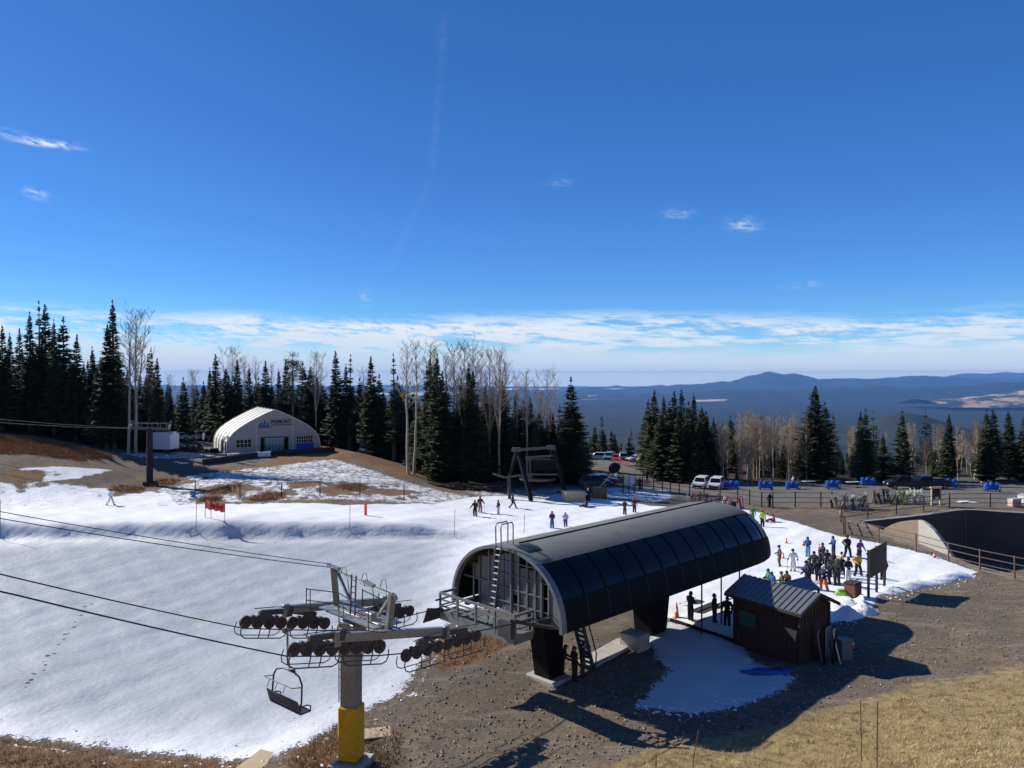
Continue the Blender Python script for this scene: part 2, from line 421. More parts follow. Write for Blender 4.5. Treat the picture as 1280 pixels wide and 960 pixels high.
    fcol = ramp(nt, mth(nt, 'ADD', mth(nt, 'MULTIPLY', fs, .6), mth(nt, 'MULTIPLY', fs2, .4)), [(.4, (.010, .016, .010)), (.56, (.026, .034, .02)), (.68, (.10, .085, .05))])
    fcol = mixc(nt, field, fcol, mixc(nt, sstep(nt, noise(nt, P, .0016, 6, .65), .50, .62), (.70, .52, .34), (.16, .14, .09)))
    c = mixc(nt, far, c, fcol)
    L.new(c, b.inputs['Base Color'])
    b.inputs['Roughness'].default_value = .85; b.inputs['Specular IOR Level'].default_value = .2
    L.new(mth(nt, 'MULTIPLY_ADD', scov, -.33, .9), b.inputs['Roughness'])
    # relief
    nsm = noise(nt, P, .75, 3, .45); nsf = noise(nt, P, 3.2, 3, .5)
    h_s = mth(nt, 'ADD', mth(nt, 'MULTIPLY', nsm, .26), mth(nt, 'ADD', mth(nt, 'MULTIPLY', nsf, .09), mth(nt, 'MULTIPLY', ns, .18)))
    soften = mth(nt, 'MULTIPLY_ADD', pk.outputs['Fac'], -.75, 1.0)
    h_s = mth(nt, 'MULTIPLY', h_s, mth(nt, 'MULTIPLY', soften, .42))
    h_d = mth(nt, 'ADD', mth(nt, 'MULTIPLY', n3, .05), mth(nt, 'ADD', mth(nt, 'MULTIPLY', n4, .06), mth(nt, 'MULTIPLY', sp.outputs[0], .03)))
    hh = nd(nt, 'ShaderNodeMix'); hh.data_type = 'FLOAT'; L.new(scov, hh.inputs[0]); L.new(h_d, hh.inputs[2]); L.new(h_s, hh.inputs[3])
    hcov = mth(nt, 'MULTIPLY_ADD', scov, .05, hh.outputs[0])
    hcov = mth(nt, 'MULTIPLY', hcov, mth(nt, 'SUBTRACT', 1.0, far))
    bn = nd(nt, 'ShaderNodeBump'); bn.inputs['Distance'].default_value = 1.0; bn.inputs['Strength'].default_value = .9
    L.new(hcov, bn.inputs['Height']); L.new(bn.outputs[0], b.inputs['Normal'])
    return m
# ---------------------------------------------------------------- camera, sky, sun, air
def setup():
    cam = bpy.data.cameras.new('camera'); co = bpy.data.objects.new('camera', cam); COL.objects.link(co)
    cam.sensor_width = 36; cam.lens = F/1280*36; cam.clip_start = .1; cam.clip_end = 200000
    co.location = (0, 0, H); co.rotation_euler = (PI/2, 0, 0)
    cam.shift_y = -(480-VH)/1280*1.0
    S.camera = co
    SUN_EL, SUN_AZ = math.radians(32.5), math.radians(SUN_AZ_DEG)      # azimuth clockwise from +Y
    l = bpy.data.lights.new('sun', 'SUN'); l.energy = 4.4; l.angle = math.radians(.53); l.color = (1, .95, .87)
    lo = bpy.data.objects.new('sun', l); COL.objects.link(lo)
    d = Vector((math.sin(SUN_AZ)*math.cos(SUN_EL), math.cos(SUN_AZ)*math.cos(SUN_EL), math.sin(SUN_EL)))
    lo.rotation_euler = (-d).to_track_quat('-Z', 'Y').to_euler(); lo.location = d*100
    w = bpy.data.worlds.new('World'); S.world = w; w.use_nodes = True; nt = w.node_tree; L = nt.links
    bg = nt.nodes['Background']
    sk = nd(nt, 'ShaderNodeTexSky', sky_type='NISHITA'); sk.sun_disc = False
    sk.sun_elevation = SUN_EL; sk.sun_rotation = SUN_AZ; sk.altitude = 2800; sk.air_density = 1.0; sk.dust_density = .35; sk.ozone_density = 1.6
    hs = nd(nt, 'ShaderNodeHueSaturation'); hs.inputs['Saturation'].default_value = 1.28; hs.inputs['Hue'].default_value = .505
    L.new(sk.outputs[0], hs.inputs['Color'])
    tc = nd(nt, 'ShaderNodeTexCoord'); sep = nd(nt, 'ShaderNodeSeparateXYZ'); L.new(tc.outputs['Generated'], sep.inputs[0])
    x, y, z = sep.outputs
    gain = ramp(nt, mth(nt, 'MULTIPLY', z, 2.0, clamp=True), [(0.0, (.56, .84, 1.12)), (.24, (.52, .86, 1.18)), (.85, (.80, 1.02, 1.22))])
    skyb = mixc(nt, 1.0, hs.outputs[0], gain, 'MULTIPLY')
    ev = mth(nt, 'MULTIPLY_ADD', sstep(nt, mth(nt, 'MULTIPLY', mth(nt, 'ARCTAN2', x, y), 57.2958), -15, 35), .30, 1.04)
    evc = nd(nt, 'ShaderNodeCombineColor')
    for i in range(3): L.new(ev, evc.inputs[i])
    skyb = mixc(nt, 1.0, skyb, evc.outputs[0], 'MULTIPLY')
    az = mth(nt, 'DEGREES', mth(nt, 'ARCTAN2', x, y)) if False else mth(nt, 'MULTIPLY', mth(nt, 'ARCTAN2', x, y), 57.2958)
    el = mth(nt, 'MULTIPLY', mth(nt, 'ARCSINE', z), 57.2958)
    def vec(ax, ex, off=0.0, shear=0.0):
        c = nd(nt, 'ShaderNodeCombineXYZ')
        L.new(mth(nt, 'MULTIPLY_ADD', az, ax, off), c.inputs[0]); L.new(mth(nt, 'ADD', mth(nt, 'MULTIPLY', el, ex), mth(nt, 'MULTIPLY', az, shear)), c.inputs[1])
        return c.outputs[0]
    n1 = noise(nt, vec(.085, .62, 3.1, .012), 1.0, 7, .6); n2 = noise(nt, vec(.35, 2.3, 7.7, .10), 1.0, 7, .62); n0 = noise(nt, vec(.045, .16, 12.0), 1.0, 2, .5)
    dens = mth(nt, 'ADD', mth(nt, 'MULTIPLY', n1, .42), mth(nt, 'ADD', mth(nt, 'MULTIPLY', n2, .43), mth(nt, 'MULTIPLY', n0, .15)))
    # band: thick at the horizon, feathering out at 4-5 degrees
    low = sstep(nt, mth(nt, 'MULTIPLY_ADD', el, -1.0, mth(nt, 'MULTIPLY_ADD', n0, 2.0, 3.9)), .0, 1.5)
    bank = sstep(nt, mth(nt, 'MULTIPLY_ADD', el, -1.0, mth(nt, 'MULTIPLY_ADD', n1, 3.2, 1.1)), -.3, 1.6)
    cl = mth(nt, 'MULTIPLY', sstep(nt, dens, .44, .545), low)
    cl = mth(nt, 'MAXIMUM', mth(nt, 'MULTIPLY', cl, .92), mth(nt, 'MULTIPLY', bank, mth(nt, 'MULTIPLY_ADD', n2, .6, .62)))
    # small high wisps
    def wisp(u, v, su, sv, tilt, amp):
        a0 = math.degrees(math.atan2(u-640, F)); e0 = math.degrees(math.atan2(VH-v, math.hypot(F, u-640)))
        k = 57.3/F*math.cos(math.radians(a0))**2
        da = mth(nt, 'SUBTRACT', az, a0); de = mth(nt, 'SUBTRACT', mth(nt, 'SUBTRACT', el, e0), mth(nt, 'MULTIPLY', da, tilt))
        de = mth(nt, 'ADD', de, mth(nt, 'MULTIPLY', mth(nt, 'SUBTRACT', n2, .5), sv*k*3))
        g = mth(nt, 'ADD', mth(nt, 'POWER', mth(nt, 'ABSOLUTE', mth(nt, 'DIVIDE', da, su*k)), 2.0), mth(nt, 'POWER', mth(nt, 'ABSOLUTE', mth(nt, 'DIVIDE', de, sv*k)), 2.0))
        e = mth(nt, 'EXPONENT', mth(nt, 'MULTIPLY', g, -1.0))
        return mth(nt, 'MULTIPLY', mth(nt, 'MULTIPLY', e, sstep(nt, nw, .36, .62)), amp)
    nw = noise(nt, vec(.9, 2.6, 1.0, .5), 1.3, 5, .6)
    for a in [(64,180,30,4.5,.02,.95),(22,171,28,6,-.1,.35),(45,243,13,5,-.1,.6),(928,281,17,8,-.1,.42),(848,267,16,6,0,.26),(1003,356,22,4,.05,.2),(456,370,6,8,-.5,.3),(700,227,14,5,0,.13),
              (215,432,70,16,.05,.75),(295,412,42,9,.1,.7),(255,458,90,14,0,.8),(500,410,110,7,-.03,.8),(620,418,80,8,-.04,.7),(300,398,24,5,.1,.35),(880,413,60,5,.12,.5),(1050,411,60,7,.05,.5),(985,412,30,5,-.1,.5)]:
        cl = mth(nt, 'ADD', cl, wisp(*a))
    # old contrail, a faint line falling to the left
    def trail(p, q, wd, amp):
        f = lambda u, v: (math.degrees(math.atan2(u-640, F)), math.degrees(math.atan2(VH-v, math.hypot(F, u-640))))
        (a0, e0), (a1, e1) = f(*p), f(*q)
        s = (a1-a0)/(e1-e0)
        d = mth(nt, 'SUBTRACT', mth(nt, 'SUBTRACT', az, a0), mth(nt, 'MULTIPLY', mth(nt, 'SUBTRACT', el, e0), s))
        e = mth(nt, 'EXPONENT', mth(nt, 'MULTIPLY', mth(nt, 'POWER', mth(nt, 'ABSOLUTE', mth(nt, 'DIVIDE', d, wd)), 2.0), -1.0))
        inr = mth(nt, 'MULTIPLY', sstep(nt, el, e1-.4, e1+.4), mth(nt, 'SUBTRACT', 1.0, sstep(nt, el, e0-.4, e0+.4)))
        return mth(nt, 'MULTIPLY', mth(nt, 'MULTIPLY', e, inr), mth(nt, 'MULTIPLY', sstep(nt, n2, .3, .7), amp))
    cl = mth(nt, 'ADD', cl, trail((556,20),(540,215),.3,.035)); cl = mth(nt, 'ADD', cl, trail((540,215),(485,340),.3,.03))
    cl = mth(nt, 'MULTIPLY', cl, 1.0, clamp=True)
    cc = mixc(nt, sstep(nt, el, 0, 5), CLOUD_LOW, CLOUD_HI)
    cc = mixc(nt, sstep(nt, el, .9, .25), cc, (8.2, 9.0, 10.0))
    cc = mixc(nt, sstep(nt, el, .30, .20), cc, (11.3, 11.9, 11.2))
    skyc = mixc(nt, cl, skyb, cc)
    L.new(skyc, bg.inputs['Color']); bg.inputs['Strength'].default_value = SKY_STR
    vs = S.view_settings; vs.view_transform = 'Standard'; vs.look = 'None'; vs.exposure = EXPO; vs.gamma = 1
    c = S.cycles; c.max_bounces = 6; c.diffuse_bounces = 3; c.glossy_bounces = 3; c.transmission_bounces = 6; c.transparent_max_bounces = 8; c.volume_bounces = 0
    c.use_denoising = True; c.sample_clamp_indirect = 8
    # the air: even thin haze
    hz = MB(); hz.box((0, 13600, (236-642)/2), (110000, 69400, 878)); m = bpy.data.materials.new('haze_air'); m.use_nodes = True
    m.node_tree.nodes.clear()
    o_ = nd(m.node_tree, 'ShaderNodeOutputMaterial'); v = nd(m.node_tree, 'ShaderNodeVolumePrincipled')
    v.inputs['Color'].default_value = HAZE_COL; v.inputs['Density'].default_value = HAZE_D; v.inputs['Anisotropy'].default_value = 0.0
    m.node_tree.links.new(v.outputs[0], o_.inputs['Volume'])
    h = hz.build('haze', m); props(h, 'thin blue haze between the slope and the far mountains', 'haze', kind='stuff')

def hills():
    m = mat('far_woodland', (.010, .015, .011), .95, var=.8, scale=.0014)
    def ridge(name, D, prof, depth, label, zb=-638, nz=6, seed=1):
        r = random.Random(seed); us = list(range(-260, 1560, 3)); rows = 17
        pu = [p[0] for p in prof]; pv = [p[1] for p in prof]
        vs = []; ph = [r.random()*6.3 for _ in range(12)]
        for j in range(rows):
            t = j/(rows-1)*2-1; w = math.cos(t*PI/2)**1.3 if abs(t) < 1 else 0
            Yj = D+t*depth
            for u in us:
                v = float(np.interp(u, pu, pv))
                zt = H-(v-VH)/F*D
                x = (u-640)/F*D
                k = sum(math.sin(u*.02*(1.6**i)+ph[i]+t*2.3*(i+1))*(.6**i) for i in range(7))
                zz = zb+(zt-zb)*w+(k*(zt-zb)*.06*(1-w)*w*4 if w > 0 else 0)+(math.sin(u*.35+ph[8])*.45+math.sin(u*.13+ph[9])+.35*math.sin(u*.71+ph[10])+.25*math.sin(u*1.3+ph[11]+t*4))*nz*w
                vs.append((x, Yj, zz))
        n = len(us); fs = [(j*n+i, j*n+i+1, (j+1)*n+i+1, (j+1)*n+i) for j in range(rows-1) for i in range(n-1)]
        b = MB(); b.add(vs, fs); o = b.build(name, m, smooth=True); props(o, label, 'hills', kind='structure')
    ridge('hills', 44000, [(-260,482),(400,483),(560,482),(650,485),(700,484),(800,483.5),(840,482.5),(900,480),(985,479),(1060,474),(1100,473.5),(1170,471),(1215,467.5),(1280,466),(1560,466)], 4000, 'pale blue range of hills along the horizon', nz=48, seed=3)
    ridge('hills', 33000, [(-260,486),(300,484),(500,486),(640,487),(715,486.5),(740,484),(760,487),(800,484.5),(850,481.5),(895,478.5),(915,476.5),(925,473.5),(935,470.2),(946,469.4),(955,466.8),(962,463.6),(969,465.4),(978,467.6),(988,467.2),(1005,469.5),(1014,472),(1022,474),(1040,474),(1080,474.5),(1120,473),(1140,470.5),(1160,469.5),(1172,471.5),(1200,472),(1240,473.5),(1300,474),(1560,476)], 3500, 'blue mountain ridge with one rounded peak in the distance', nz=26, seed=5)
    ridge('hills', 21000, [(-260,497),(600,496),(820,493),(880,488.5),(930,487.5),(1010,486.5),(1045,484),(1062,485),(1085,482.5),(1140,484.5),(1200,483),(1250,478.5),(1290,476.5),(1560,474)], 1800, 'darker low wooded ridge before the blue mountains', nz=20, seed=8)
    ridge('hills', 5200, [(-260,560),(1000,560),(1085,545),(1110,520),(1130,515.5),(1150,518),(1180,528),(1230,545),(1300,556),(1560,560)], 500, 'small dark wooded knoll rising out of the plain', zb=-420, nz=2, seed=11)
    fm = mat('dry_meadow', (.5, .39, .27), .9, var=.35, scale=.002)
    # dry hill on the right with scattered woods
    r = random.Random(4); b = MB(); us = list(range(1150, 1500, 4)); vs = []
    for j in range(15):
        t = j/14*2-1; w = math.cos(t*PI/2)
        for u in us:
            v = float(np.interp(u, [1150,1200,1240,1262,1290,1350,1500], [499.5,498.5,494,491.5,487,485,489]))+math.sin(u*.2)*.4
            D = 13500; zt = H-(v-VH)/F*D; vs.append(((u-640)/F*D, D+t*900, -500+(zt+500)*w+math.sin(u*.11+t*5)*6*w))
    n = len(us); b.add(vs, [(j*n+i, j*n+i+1, (j+1)*n+i+1, (j+1)*n+i) for j in range(14) for i in range(n-1)])
    hm = bpy.data.materials.new('hill_meadow'); hm.use_nodes = True; nt = hm.node_tree; bb = nt.nodes['Principled BSDF']
    g = nd(nt, 'ShaderNodeNewGeometry'); nn = noise(nt, g.outputs['Position'], .0032, 6, .65)
    nt.links.new(ramp(nt, nn, [(.44, (.50, .36, .22)), (.50, (.20, .15, .09)), (.54, (.02, .03, .02))]), bb.inputs['Base Color']); bb.inputs['Roughness'].default_value = .9
    props(b.build('hills', hm, smooth=True), 'tan grassy hill with dark woods at the right edge of the plain', 'hills', kind='structure')

# ---------------------------------------------------------------- trees
def needle_mat(name, col, objvar=.3):
    m = bpy.data.materials.new(name); m.use_nodes = True; nt = m.node_tree; b = nt.nodes['Principled BSDF']
    tc = nd(nt, 'ShaderNodeTexCoord'); oi = nd(nt, 'ShaderNodeObjectInfo')
    n = noise(nt, tc.outputs['Object'], 1.3, 4, .7)
    k = mth(nt, 'MULTIPLY', mth(nt, 'MULTIPLY_ADD', n, 1.5, .25), mth(nt, 'MULTIPLY_ADD', oi.outputs['Random'], objvar*2, 1-objvar))
    cn = nd(nt, 'ShaderNodeCombineColor')
    for i in range(3): nt.links.new(mth(nt, 'MULTIPLY', k, col[i]), cn.inputs[i])
    nt.links.new(cn.outputs[0], b.inputs['Base Color']); b.inputs['Roughness'].default_value = .75; b.inputs['Specular IOR Level'].default_value = .25
    return m

def conifer_meshes(seed, Ht, R, base=.08, gappy=0.0, power=.85, sp=.29):
    """spruce/fir: whorls of drooping branches with flat needle sprays; returns trunk mesh, crown mesh"""
    r = random.Random(seed)
    t = MB(); lean = (r.uniform(-.15, .15), r.uniform(-.15, .15))
    pts = [(lean[0]*k*k, lean[1]*k*k, Ht*k) for k in [0, .15, .35, .6, .8, 1.0]]
    rb = Ht*.0135
    t.tube([(0, 0, -.6)]+pts, [rb*1.5, rb*1.15, rb, rb*.8, rb*.5, rb*.26, .012], 8)
    c = MB(); z = Ht*base; asym = r.uniform(0, 6.28)
    while z < Ht*.992:
        k = z/Ht; R0 = R*((1-k)**power)*(1 if k > base+.1 else .55+.45*(k-base)/.1)
        nb = r.choice((5, 6, 7)) if k < .9 else 4
        if r.random() < gappy*.35: z += sp*r.uniform(1, 2.2); continue
        a0 = r.uniform(0, 6.28)
        for i in range(nb):
            if r.random() < gappy*.4: continue
            a = a0+i*2*PI/nb+r.uniform(-.3, .3)
            Lb = max(.09, R0*r.uniform(.62, 1.18)*(1+.13*math.cos(a-asym)))
            if r.random() < .06: Lb *= 1.22
            dx, dy = math.cos(a), math.sin(a); rise = (.28 if k > .75 else .02)-.33*(1-k)
            o = Vector((lean[0]*k*k, lean[1]*k*k, z+r.uniform(-.12, .12)))
            nseg = max(2, int(Lb/.26))
            for s in range(nseg):
                q = (s+.55)/nseg
                p = o+Vector((dx*Lb*q, dy*Lb*q, Lb*(rise*q+.26*q*q*(1 if k < .8 else .3))-.06*q))
                wl = (.2+.38*(1-q)**.6)*min(1, Lb/1.2)+.04+.10*min(1, Lb/.8)
                for sd in (-1, 1):
                    b2 = a+sd*r.uniform(.6, 1.15)
                    l2 = wl*r.uniform(.75, 1.3); dr = -r.uniform(.05, .42)
                    e = p+Vector((math.cos(b2)*l2, math.sin(b2)*l2, dr*l2))
                    wv = Vector((-math.sin(b2), math.cos(b2), r.uniform(-.5, .5)))*(l2*.24+.035)
                    m1 = p+(e-p)*.45
                    c.add([p, m1+wv, e, m1-wv], [(0, 1, 2, 3)])
            tip = o+Vector((dx*Lb, dy*Lb, Lb*(rise+.26)-.05)); wv = Vector((-dy, dx, 0))*.09
            mid = o+Vector((dx*Lb*.55, dy*Lb*.55, Lb*(rise*.55+.08)))
            c.add([o, mid+wv, tip, mid-wv], [(0, 1, 2, 3)])
            c.add([o+Vector((0,0,-.1)), mid+Vector((0,0,-.16)), tip, mid+Vector((0,0,.1))], [(0, 1, 2, 3)])
        z += sp*r.uniform(.75, 1.25)*(1 if k < .85 else .65)
    return t, c

def pine_meshes(seed, Ht, R):
    """taller open pine with rounded clumps of needles high on a bare trunk"""
    r = random.Random(seed); t = MB()
    t.tube([(0,0,-.5),(0,0,0),(.1,.05,Ht*.4),(.0,.1,Ht*.75),(0,0,Ht*.97)], [Ht*.017, Ht*.014, Ht*.011, Ht*.007, .03], 8)
    c = MB()
    for i in range(44):
        k = r.uniform(.38, 1.0)**.8; a = r.uniform(0, 6.28); Lb = R*r.uniform(.35, 1)*(1.1-k)**.45
        o = Vector((0, 0, Ht*k*.96)); e = o+Vector((math.cos(a)*Lb, math.sin(a)*Lb, Lb*r.uniform(.0, .5)))
        t.tube([o, (o+e)/2+Vector((0,0,-.1)), e], [.06, .04, .02], 4)
        for q in range(70):
            p = e+Vector((r.gauss(0, .48), r.gauss(0, .48), r.gauss(0, .3)))-(e-o)*r.uniform(0, .5)
            d = Vector((r.uniform(-1, 1), r.uniform(-1, 1), r.uniform(-.2, 1))).normalized()*r.uniform(.18, .34)
            w = d.orthogonal().normalized()*.07
            c.add([p-w, p+w, p+d], [(0, 1, 2)])
    return t, c

def aspen_meshes(seed, Ht, spread=1.0, first=.42, nb=22, fork=False):
    """leafless aspen: pale trunk (mesh 1), grey branches and twigs (mesh 2)"""
    r = random.Random(seed); t = MB(); c = MB()
    def wob(n, a): return [Vector((r.uniform(-a, a), r.uniform(-a, a), 0)) for _ in range(n)]
    stems = []
    n = 9; bend = Vector((r.uniform(-.5, .5), r.uniform(-.5, .5), 0)); pts = []
    for i in range(n+1):
        k = i/n; pts.append(Vector((bend.x*math.sin(k*2.6), bend.y*math.sin(k*2.2), Ht*k))+Vector((r.uniform(-.07, .07), r.uniform(-.07, .07), 0)))
    rb = Ht*.0105+.03
    rad = [rb*(1-.88*(i/n)**1.1) for i in range(n+1)]
    t.tube([pts[0]-Vector((0,0,.5))]+pts, [rb*1.25]+rad, 7)
    def at(k):
        x = min(k*n, n-1e-6); i = int(x); return pts[i].lerp(pts[i+1], x-i), rad[i]+(rad[i+1]-rad[i])*(x-i)
    if fork:
        k = .38; p, rr = at(k)
        for s in (-1, 1):
            d = Vector((s*r.uniform(.12, .2), r.uniform(-.1, .1), 1)).normalized(); q = [p]; L = Ht*(1-k)*.92
            for i in range(1, 6): q.append(p+d*L*i/5+Vector((s*.35*math.sin(i*.6), r.uniform(-.1, .1), 0)))
            t.tube(q, [rr*.75*(1-.15*i) for i in range(6)], 6)
            for i in range(9): stems.append((q[2+i % 4], Vector((r.uniform(-1, 1), r.uniform(-1, 1), .8)).normalized(), Ht*.09, .025))
    for i in range(nb):
        k = first+(1-first)*(i/nb)**.9*.98; p, rr = at(k); a = i*2.4+r.uniform(-.5, .5)
        up = r.uniform(.5, 1.3)
        d = Vector((math.cos(a), math.sin(a), up)).normalized()
        stems.append((p, d, Ht*r.uniform(.10, .19)*spread*(1.25-.75*k), max(.014, rr*.45)))
    for p, d, L, rr in stems:
        q = [p]; dd = d.copy()
        for i in range(4):
            dd = (dd+Vector((r.uniform(-.22, .22), r.uniform(-.22, .22), r.uniform(.02, .22)))).normalized(); q.append(q[-1]+dd*L/4)
        c.tube(q, [rr, rr*.8, rr*.6, rr*.42, rr*.2], 4, cap=False)
        for j in range(7):
            s = q[1+j % 4]; d2 = (dd*.5+Vector((r.uniform(-1, 1), r.uniform(-1, 1), r.uniform(.1, 1)))).normalized(); l2 = L*r.uniform(.25, .5)
            m1 = s+d2*l2*.5+Vector((0, 0, .04)); e = s+d2*l2+Vector((0, 0, .12*l2))
            c.tube([s, m1, e], [rr*.45+.008, rr*.3+.006, .009], 3, cap=False)
            for h in range(6):
                s2 = s.lerp(e, r.uniform(.3, 1)); d3 = (d2+Vector((r.uniform(-1, 1), r.uniform(-1, 1), r.uniform(-.1, 1)))*.9).normalized()
                c.tube([s2, s2+d3*l2*r.uniform(.25, .55)], [.011, .006], 3, cap=False)
    return t, c

TREES = {}
SPARE = []
def proto_trees():
    bark = mat('spruce_bark', (.10, .075, .055), .9, var=.5, scale=5, bump=.03, bscale=14)
    pale = mat('aspen_bark', (.40, .35, .27), .8, var=.35, scale=4, bump=.01, objvar=.12, dirt=(.06, .05, .04))
    twig = mat('aspen_twig', (.34, .27, .19), .85, var=.3, scale=2)
    ndl = needle_mat('spruce_needles', (.056, .072, .032)); ndl2 = needle_mat('pine_needles', (.055, .068, .032))
    def reg(key, tc, mt, mc, Ht):
        TREES[key] = (tc[0].mesh('trunk_'+key, mt, True), tc[1].mesh('crown_'+key, mc, False), Ht)
    for i, (Ht, R, g, pw, bs) in enumerate([(18, 2.5, .15, .85, .07), (20, 2.0, .25, .8, .10), (16, 3.0, .1, .9, .05), (22, 1.75, .45, .75, .16), (14, 2.7, .08, .95, .04), (17, 3.3, .12, .8, .05)]):
        reg('c%d' % i, conifer_meshes(20+i, Ht, R, bs, g, pw), bark, ndl, Ht)
    reg('p0', pine_meshes(50, 19, 3.0), bark, ndl2, 19)
    for i, (Ht, sp, fi, nb, fk) in enumerate([(18, 1.0, .5, 26, False), (19, 1.2, .5, 24, True), (17, .85, .58, 20, False), (12, 1.25, .3, 30, False), (11, 1.4, .25, 30, True)]):
        reg('a%d' % i, aspen_meshes(80+i, Ht, sp, fi, nb, fk), pale, twig, Ht)

def tree(kind, x, y, h, label, group=None, wide=1.0, name=None, zoff=0.0, cat=None):
    tm, cm, Ht = TREES[kind]; s = h/Ht
    nm = name or ('spruce_tree' if kind[0] == 'c' else 'pine_tree' if kind[0] == 'p' else 'aspen_tree')
    rt = empty(nm, (x, y, zg(x, y)-.1+zoff), rnd.uniform(0, 6.28), label, cat or ('tree'), group)
    for n, m in (('trunk', tm), ('crown', cm)):
        o = bpy.data.objects.new(n, m); COL.objects.link(o); o.parent = rt
    w = s*wide; rt.scale = (w, w, s)
    return rt
def tree_uv(kind, u, vtop, Y, label, group=None, width=None, **kw):
    """tree whose top shows at (u, vtop) when it stands Y metres ahead"""
    x = (u-640)/F*Y; zb = zg(x, Y); top = H-(vtop-VH)/F*Y
    return tree(kind, x, Y, top-zb, label, group, wide=(width or 1.0)*(1.15 if kind[0] == 'c' else 1), **kw)

def forest():
    proto_trees()
    G = 'conifers along the left edge of the run'
    left = [(3,405,118),(13,414,124),(25,408,128),(38,387,120),(50,374,122),(57,378,126),(68,396,119),(80,394,124),(95,416,117),(115,431,120),(133,403,112),
            (142,372,113),(186,441,118),(196,446,122),(213,478,135),(228,470,138),(122,455,112),(105,450,125),(-20,400,118),(-45,395,122),(-75,410,118),(-110,400,124),(-150,395,120)]
    for i, (u, v, Y) in enumerate(left):
        nm = {4: 'twin-topped dark spruce, tallest of those against the sky at the far left', 11: 'tallest dark spruce just left of the bare pale-trunked aspen', 9: 'small narrow spruce between the left stand and the tallest spruce',
              15: 'short spruce just left of the white tent roof', 3: 'tall narrow spruce standing in front of the left dark stand'}.get(i, 'dark spruce in the dense stand behind the brown grassy bank')
        g = None if i in (4, 11, 9, 15, 3) else G
        tree_uv('c%d' % [0, 1, 0, 1, 3, 0, 1, 2][i % 8], u, v, Y, nm, g, width=[1.0, 1.15, .9, 1.1][i % 4])
    r = random.Random(3)
    for i in range(70):      # depth of the stand
        u = r.uniform(-180, 215); Y = r.uniform(126, 165)
        vt = np.interp(u, [-180, 0, 60, 100, 140, 215], [400, 418, 405, 440, 440, 480])+r.uniform(5, 45)
        tree_uv(r.choice(['c0', 'c1', 'c2', 'c4']), u, vt, Y, 'dark spruce in the dense stand behind the brown grassy bank', G, width=r.uniform(1, 1.35))
    for i in range(26):      # low edge trees
        u = r.uniform(-150, 200); Y = r.uniform(116, 126); 
        tree_uv('c4', u, r.uniform(478, 515), Y, 'young spruce filling the edge of the left stand', 'young spruces at the left stand', width=1.2)
    # behind the tent
    G2 = 'conifers behind the white tent'
    tent = [(255,475,150,2),(262,458,145,1),(270,441,142,0),(283,460,140,5),(297,447,141,0),(312,455,146,1),(331,449,141,0),(322,470,150,2),(349,459,144,1),(358,447,143,0),(377,450,144,2),(388,458,140,5),(397,466,146,1),(406,484,140,2),
            (420,437,132,0),(433,452,136,1),(437,441,131,3),(451,470,140,2),(463,443,126,0),(473,466,128,2),(493,440,122,3),(497,468,125,2),(480,490,138,5),(508,478,134,2),(245,480,155,2),(340,480,150,5),(415,485,145,5)]
    for i, (u, v, Y, k) in enumerate(tent):
        sp = {14: 'dense columnar spruce, first one right of the white tent', 16: 'thin gappy spruce beside the columnar one right of the tent', 18: 'spire-topped spruce above the dark parked cars', 20: 'slender gappy spruce left of the paired pale aspens',
              2: 'tallest spruce behind the left end of the white tent', 6: 'pointed spruce rising behind the tent ridge'}.get(i)
        tree_uv('c%d' % k, u, v, Y, sp or 'dark spruce in the row behind the white tent', None if sp else G2, width=1.15)
    tree_uv('p0', 366, 438, 139, 'round-headed open pine rising behind the tent gable', width=1.1)
    for i in range(46):
        u = r.uniform(200, 640); Y = r.uniform(150, 172)
        tree_uv(r.choice(['c2', 'c5', 'c4', 'c0']), u, r.uniform(478, 512), Y, 'spruce deep in the wood behind the tent and car park', 'spruces deep in the middle wood', width=1.3)
    for i in range(80):
        az = math.radians(r.uniform(-36, 36)); R_ = r.uniform(185, 300); SPARE.append((R_*math.sin(az), R_*math.cos(az), r.uniform(11, 17), 1.25))
    # middle stand
    G3 = 'conifers of the middle stand'
    mid = [(534,455,110,3),(538,446,112,0),(547,439,108,1),(552,462,107,0),(560,480,109,2),(577,470,112,0),(586,452,108,1),(590,462,107,0),(598,500,109,2),(606,480,114,0),(617,500,112,2),(628,474,110,0),(634,490,113,2),(645,484,114,1),(655,499,112,2),(663,494,110,0),(675,508,113,2),(690,512,114,0),(684,525,111,2),
           (524,500,114,2),(570,515,109,4),(640,520,108,4),(668,530,107,4),(698,530,113,4),(605,530,107,4),(545,530,106,4)]
    for i, (u, v, Y, k) in enumerate(mid):
        sp = {2: 'tallest narrow spruce of the middle stand, left of its centre', 6: 'dark spruce with a pointed top, second highest in the middle stand', 11: 'spruce under the forked bare aspens in the middle stand'}.get(i)
        tree_uv('c%d' % k, u, v, Y, sp or 'dark green spruce in the packed middle stand', None if sp else G3, width=1.2)
    tree_uv('c2', 714, 469, 112, 'large full conical spruce standing alone at the right end of the middle stand', width=1.15)
    for i, (u, v, Y, k) in enumerate([(704,520,116,4),(726,535,122,4),(733,548,130,4)]): tree_uv('c%d' % k, u, v, Y, 'small spruce at the foot of the large conical spruce', 'small spruces by the large conical spruce', width=1.1)
    for i, (u, v, Y, k) in enumerate([(744,530,190,2),(754,537,195,5),(764,536,186,4),(768,541,182,5),(786,545,184,4),(776,552,200,4),(738,545,205,2)]):
        tree_uv('c%d' % k, u, v, Y, 'small dark spruce behind the far parked cars', 'spruces behind the far car park', width=1.25)
    # right cluster
    G4 = 'spruces of the right-hand clump'
